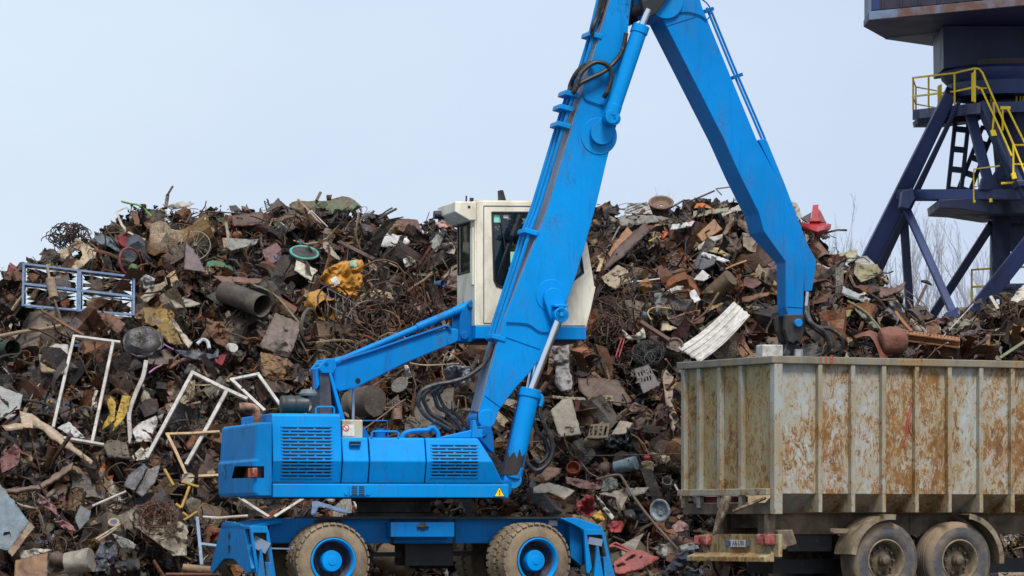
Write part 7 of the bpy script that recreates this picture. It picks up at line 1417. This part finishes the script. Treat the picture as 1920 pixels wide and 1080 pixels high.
sh('N', [(640,500),(720,500),(742,552),(660,550)], 'small pale yellow scrap on the wide brown board', (224,214,146), 'plastic_scrap', 'plastic', lift=.75, rust=.03)
sh('N', [(660,900),(740,850),(820,815),(880,880),(930,980),(800,1005),(700,980)], 'black plastic bag below the cream tile', (44,48,58), 'plastic_bag', 'bag', lift=.7, amp=.2, rough=.25, rust=.02)
sh('N', [(720,862),(800,730),(915,752),(850,852)], 'cream patterned tile above the black bag', (204,180,152), 'tile', 'tile', lift=.7, amp=.02, rust=.15)
bar('N', [(505,535),(600,445),(695,350)], 1.2, 'thin pale rod leaning on the wide brown board', (160,126,98), 'rod', 'rod', lift=.75)
sh('N', [(870,800),(1040,650),(1100,690),(1090,760),(960,820)], 'brown fabric fold right of the cream tile', (100,82,62), 'cloth', 'cloth', lift=.55, rough=.9)
sh('N', [(830,590),(930,570),(1050,600),(1000,660),(900,650)], 'dark red shiny lump under the perforated panel', (96,52,46), 'crushed_casing', 'casing', lift=.55, rough=.3, rust=.12)
sh('N', [(170,500),(260,510),(470,520),(480,545),(300,540),(180,525)], 'tan strip lying across the top of the beige board', (178,160,134), 'metal_strip', 'strip', lift=.8)
blob('N', (550,930), 20, 13, 'tan muddy clod below the slotted grille', (140,116,86), 'clod', 'clod', dent=.25)
sh('G', [(0,395),(60,365),(120,358),(230,385),(322,420),(240,490),(130,432),(0,440)], 'curved grey board behind the front of the machine', (178,168,150), 'curved_board', 'board', lift=.9, amp=.04, rust=.08, thick=.03)
sh('G', [(-10,345),(110,240),(212,252),(200,290),(90,358)], 'brown and white splintered timber by the boom foot', (156,110,80), 'timber', 'timber', wood=True, lift=.9, thick=.05)
cyl('G', (312,258), (312,232), 13, 'short orange-red tin right of the boom cylinder', (216,74,26), 'tin', 'tin', lift=.8, dz=.05, dent=.02, rust=.06)
cyl('G', (645,240), (800,200), 13.5, 'pale blue canister lying below the black bag', (122,158,168), 'canister', 'canister', lift=.8, dz=.08, opened=False, ribs=.05, rust=.12)
cyl('G', (888,252), (888,200), 12, 'cream paint tin right of the pale blue canister', (212,192,148), 'paint_tin', 'tin', lift=.75, dz=.02, rust=.2)
cyl('G', (885,190), (885,150), 6.5, 'red capped can standing above the cream paint tin', (204,50,54), 'can', 'can', lift=.7, dz=.02, opened=False, rust=.1)
blob('G', (555,250), 13, 14, 'brown rusted coil left of the pale blue canister', (124,92,76), 'coil', 'coil', dent=.3)
bar('G', [(490,328),(580,305),(650,293),(690,312),(760,430),(900,620),(1050,790),(1142,892)], 2.6, 'long brown bent pole reaching down toward the trailer', (112,90,74), 'bent_pole', 'pole', lift=1.0)
bar('G', [(400,145),(800,138),(1190,128)], 1.3, 'long thin dark rod lying level below the black bag', (84,68,60), 'rod', 'rod', lift=.85)
sh('G', [(250,310),(380,330),(530,380),(520,410),(380,400),(260,360)], 'dull pink metal trough above the curved grey board', (140,86,80), 'trough', 'trough', lift=.75)
sh('G', [(525,420),(540,350),(590,300),(650,330),(660,390),(560,425)], 'grey-green hood piece below the rusted coil', (104,112,106), 'hood', 'hood', lift=.8, amp=.1)
sh('G', [(335,520),(420,442),(470,470),(472,580),(440,632),(350,585)], 'upper of two red plastic sacks behind the outrigger', (178,46,54), 'plastic_sack', 'sack', lift=.85, amp=.12, curl=.4, rust=.04)
sh('G', [(560,700),(620,650),(722,660),(680,742),(600,742)], 'lower of two red plastic sacks behind the outrigger', (180,52,56), 'plastic_sack', 'sack', lift=.95, amp=.12, curl=.3, rust=.04)
sh('G', [(450,622),(520,568),(557,640),(500,672)], 'bright yellow wrapper between the two red sacks', (230,172,30), 'wrapper', 'wrapper', lift=.95, rust=.03)
sh('G', [(488,448),(520,480),(630,620),(610,642),(540,560)], 'pale grey strip right of the upper red sack', (202,196,180), 'metal_strip', 'strip', lift=.95, rust=.1)
sh('G', [(510,440),(740,395),(900,390),(860,440),(730,470),(690,560),(640,470)], 'grey frothy plastic sheet above the red sacks', (160,150,138), 'plastic_film', 'plastic', lift=.8, amp=.16, fr=1.6)
dish('G', (985,570), 18, 21, 'pale blue tub with a yellow rim left of the trailer', (160,182,198), 'tub', 'tub', lift=.95, ang=10, depth=.4, rust=.12)
sh('G', [(1075,700),(1140,645),(1205,680),(1210,720),(1110,742)], 'dusty pink pot lid left of the trailer light bar', (180,130,122), 'pot_lid', 'lid', lift=1.0, amp=.08, curl=.3)
cyl('G', (1040,365), (1040,335), 9, 'small pale round tin left of the trailer post', (206,204,200), 'tin', 'tin', lift=.8, dz=.08, rust=.06)
bar('G', [(1100,368),(1150,460),(1196,552)], 2.0, 'thin white rod leaning beside the trailer post', (234,232,230), 'white_rod', 'rod', lift=.95, rust=.02)
rh = [[(640,1000),(695,978),(722,990),(715,1005),(655,1020)], [(708,962),(790,915),(802,930),(730,972)], [(820,940),(845,925),(855,938),(830,950)]]
sh('G', [(760,880),(830,882),(980,940),(965,960),(830,1030),(690,1065),(640,1062),(622,985)], 'salmon red slotted plastic crate at the bottom centre', (202,80,78), 'plastic_crate', 'crate', holes=rh, lift=1.2, amp=.02, rust=.06, thick=.04)
bars('G', [[(590,852),(640,822),(765,885)],[(590,852),(640,850),(750,895)]], 2.6, 'salmon red bent bracket beside the outrigger', (194,86,82), 'bent_bracket', 'bracket', lift=1.2)
sh('G', [(680,840),(770,795),(862,745),(795,880),(690,932)], 'grey weathered board behind the salmon crate', (152,142,128), 'board', 'board', lift=1.0, amp=.02, rust=.08)
sh('G', [(1000,1065),(1130,900),(1250,880),(1295,922),(1180,1000),(1010,1085)], 'faded blue denim cloth left of the trailer bumper', (72,84,110), 'cloth', 'cloth', lift=1.1, amp=.14, rust=.04, rough=.9)
sh('G', [(1130,850),(1200,828),(1272,820),(1292,870),(1160,892)], 'pale grey bag above the denim cloth', (182,182,182), 'bag', 'bag', lift=1.1, amp=.12, rust=.04)
sh('G', [(1120,1090),(1150,1050),(1200,1000),(1260,1040),(1320,1000),(1330,1090)], 'crumpled silver foil at the foot of the trailer', (166,166,168), 'foil_sheet', 'foil', lift=1.1, amp=.18, rough=.3, metal=.4, rust=.05)
sh('G', [(960,902),(990,830),(1045,840),(1042,920),(1000,932)], 'whitish crumpled can right of the salmon crate', (186,180,170), 'crushed_can', 'can', lift=1.05, amp=.14)
sh('G', [(700,570),(780,560),(800,640),(730,672)], 'dark crumpled container below the grey frothy sheet', (66,66,70), 'container', 'container', lift=.85, amp=.1, rough=.3)
cyl('P', (715,1040), (770,1062), 25, 'tan rusty drum lying under the machine between its wheels', (160,122,80), 'drum', 'drum', lift=1.0, dz=.1, opened=False, rust=.3)

for o in list(COL.objects):
    if o.parent is None and o.type in ('MESH', 'EMPTY') and 'kind' not in o: o['kind'] = 'thing'
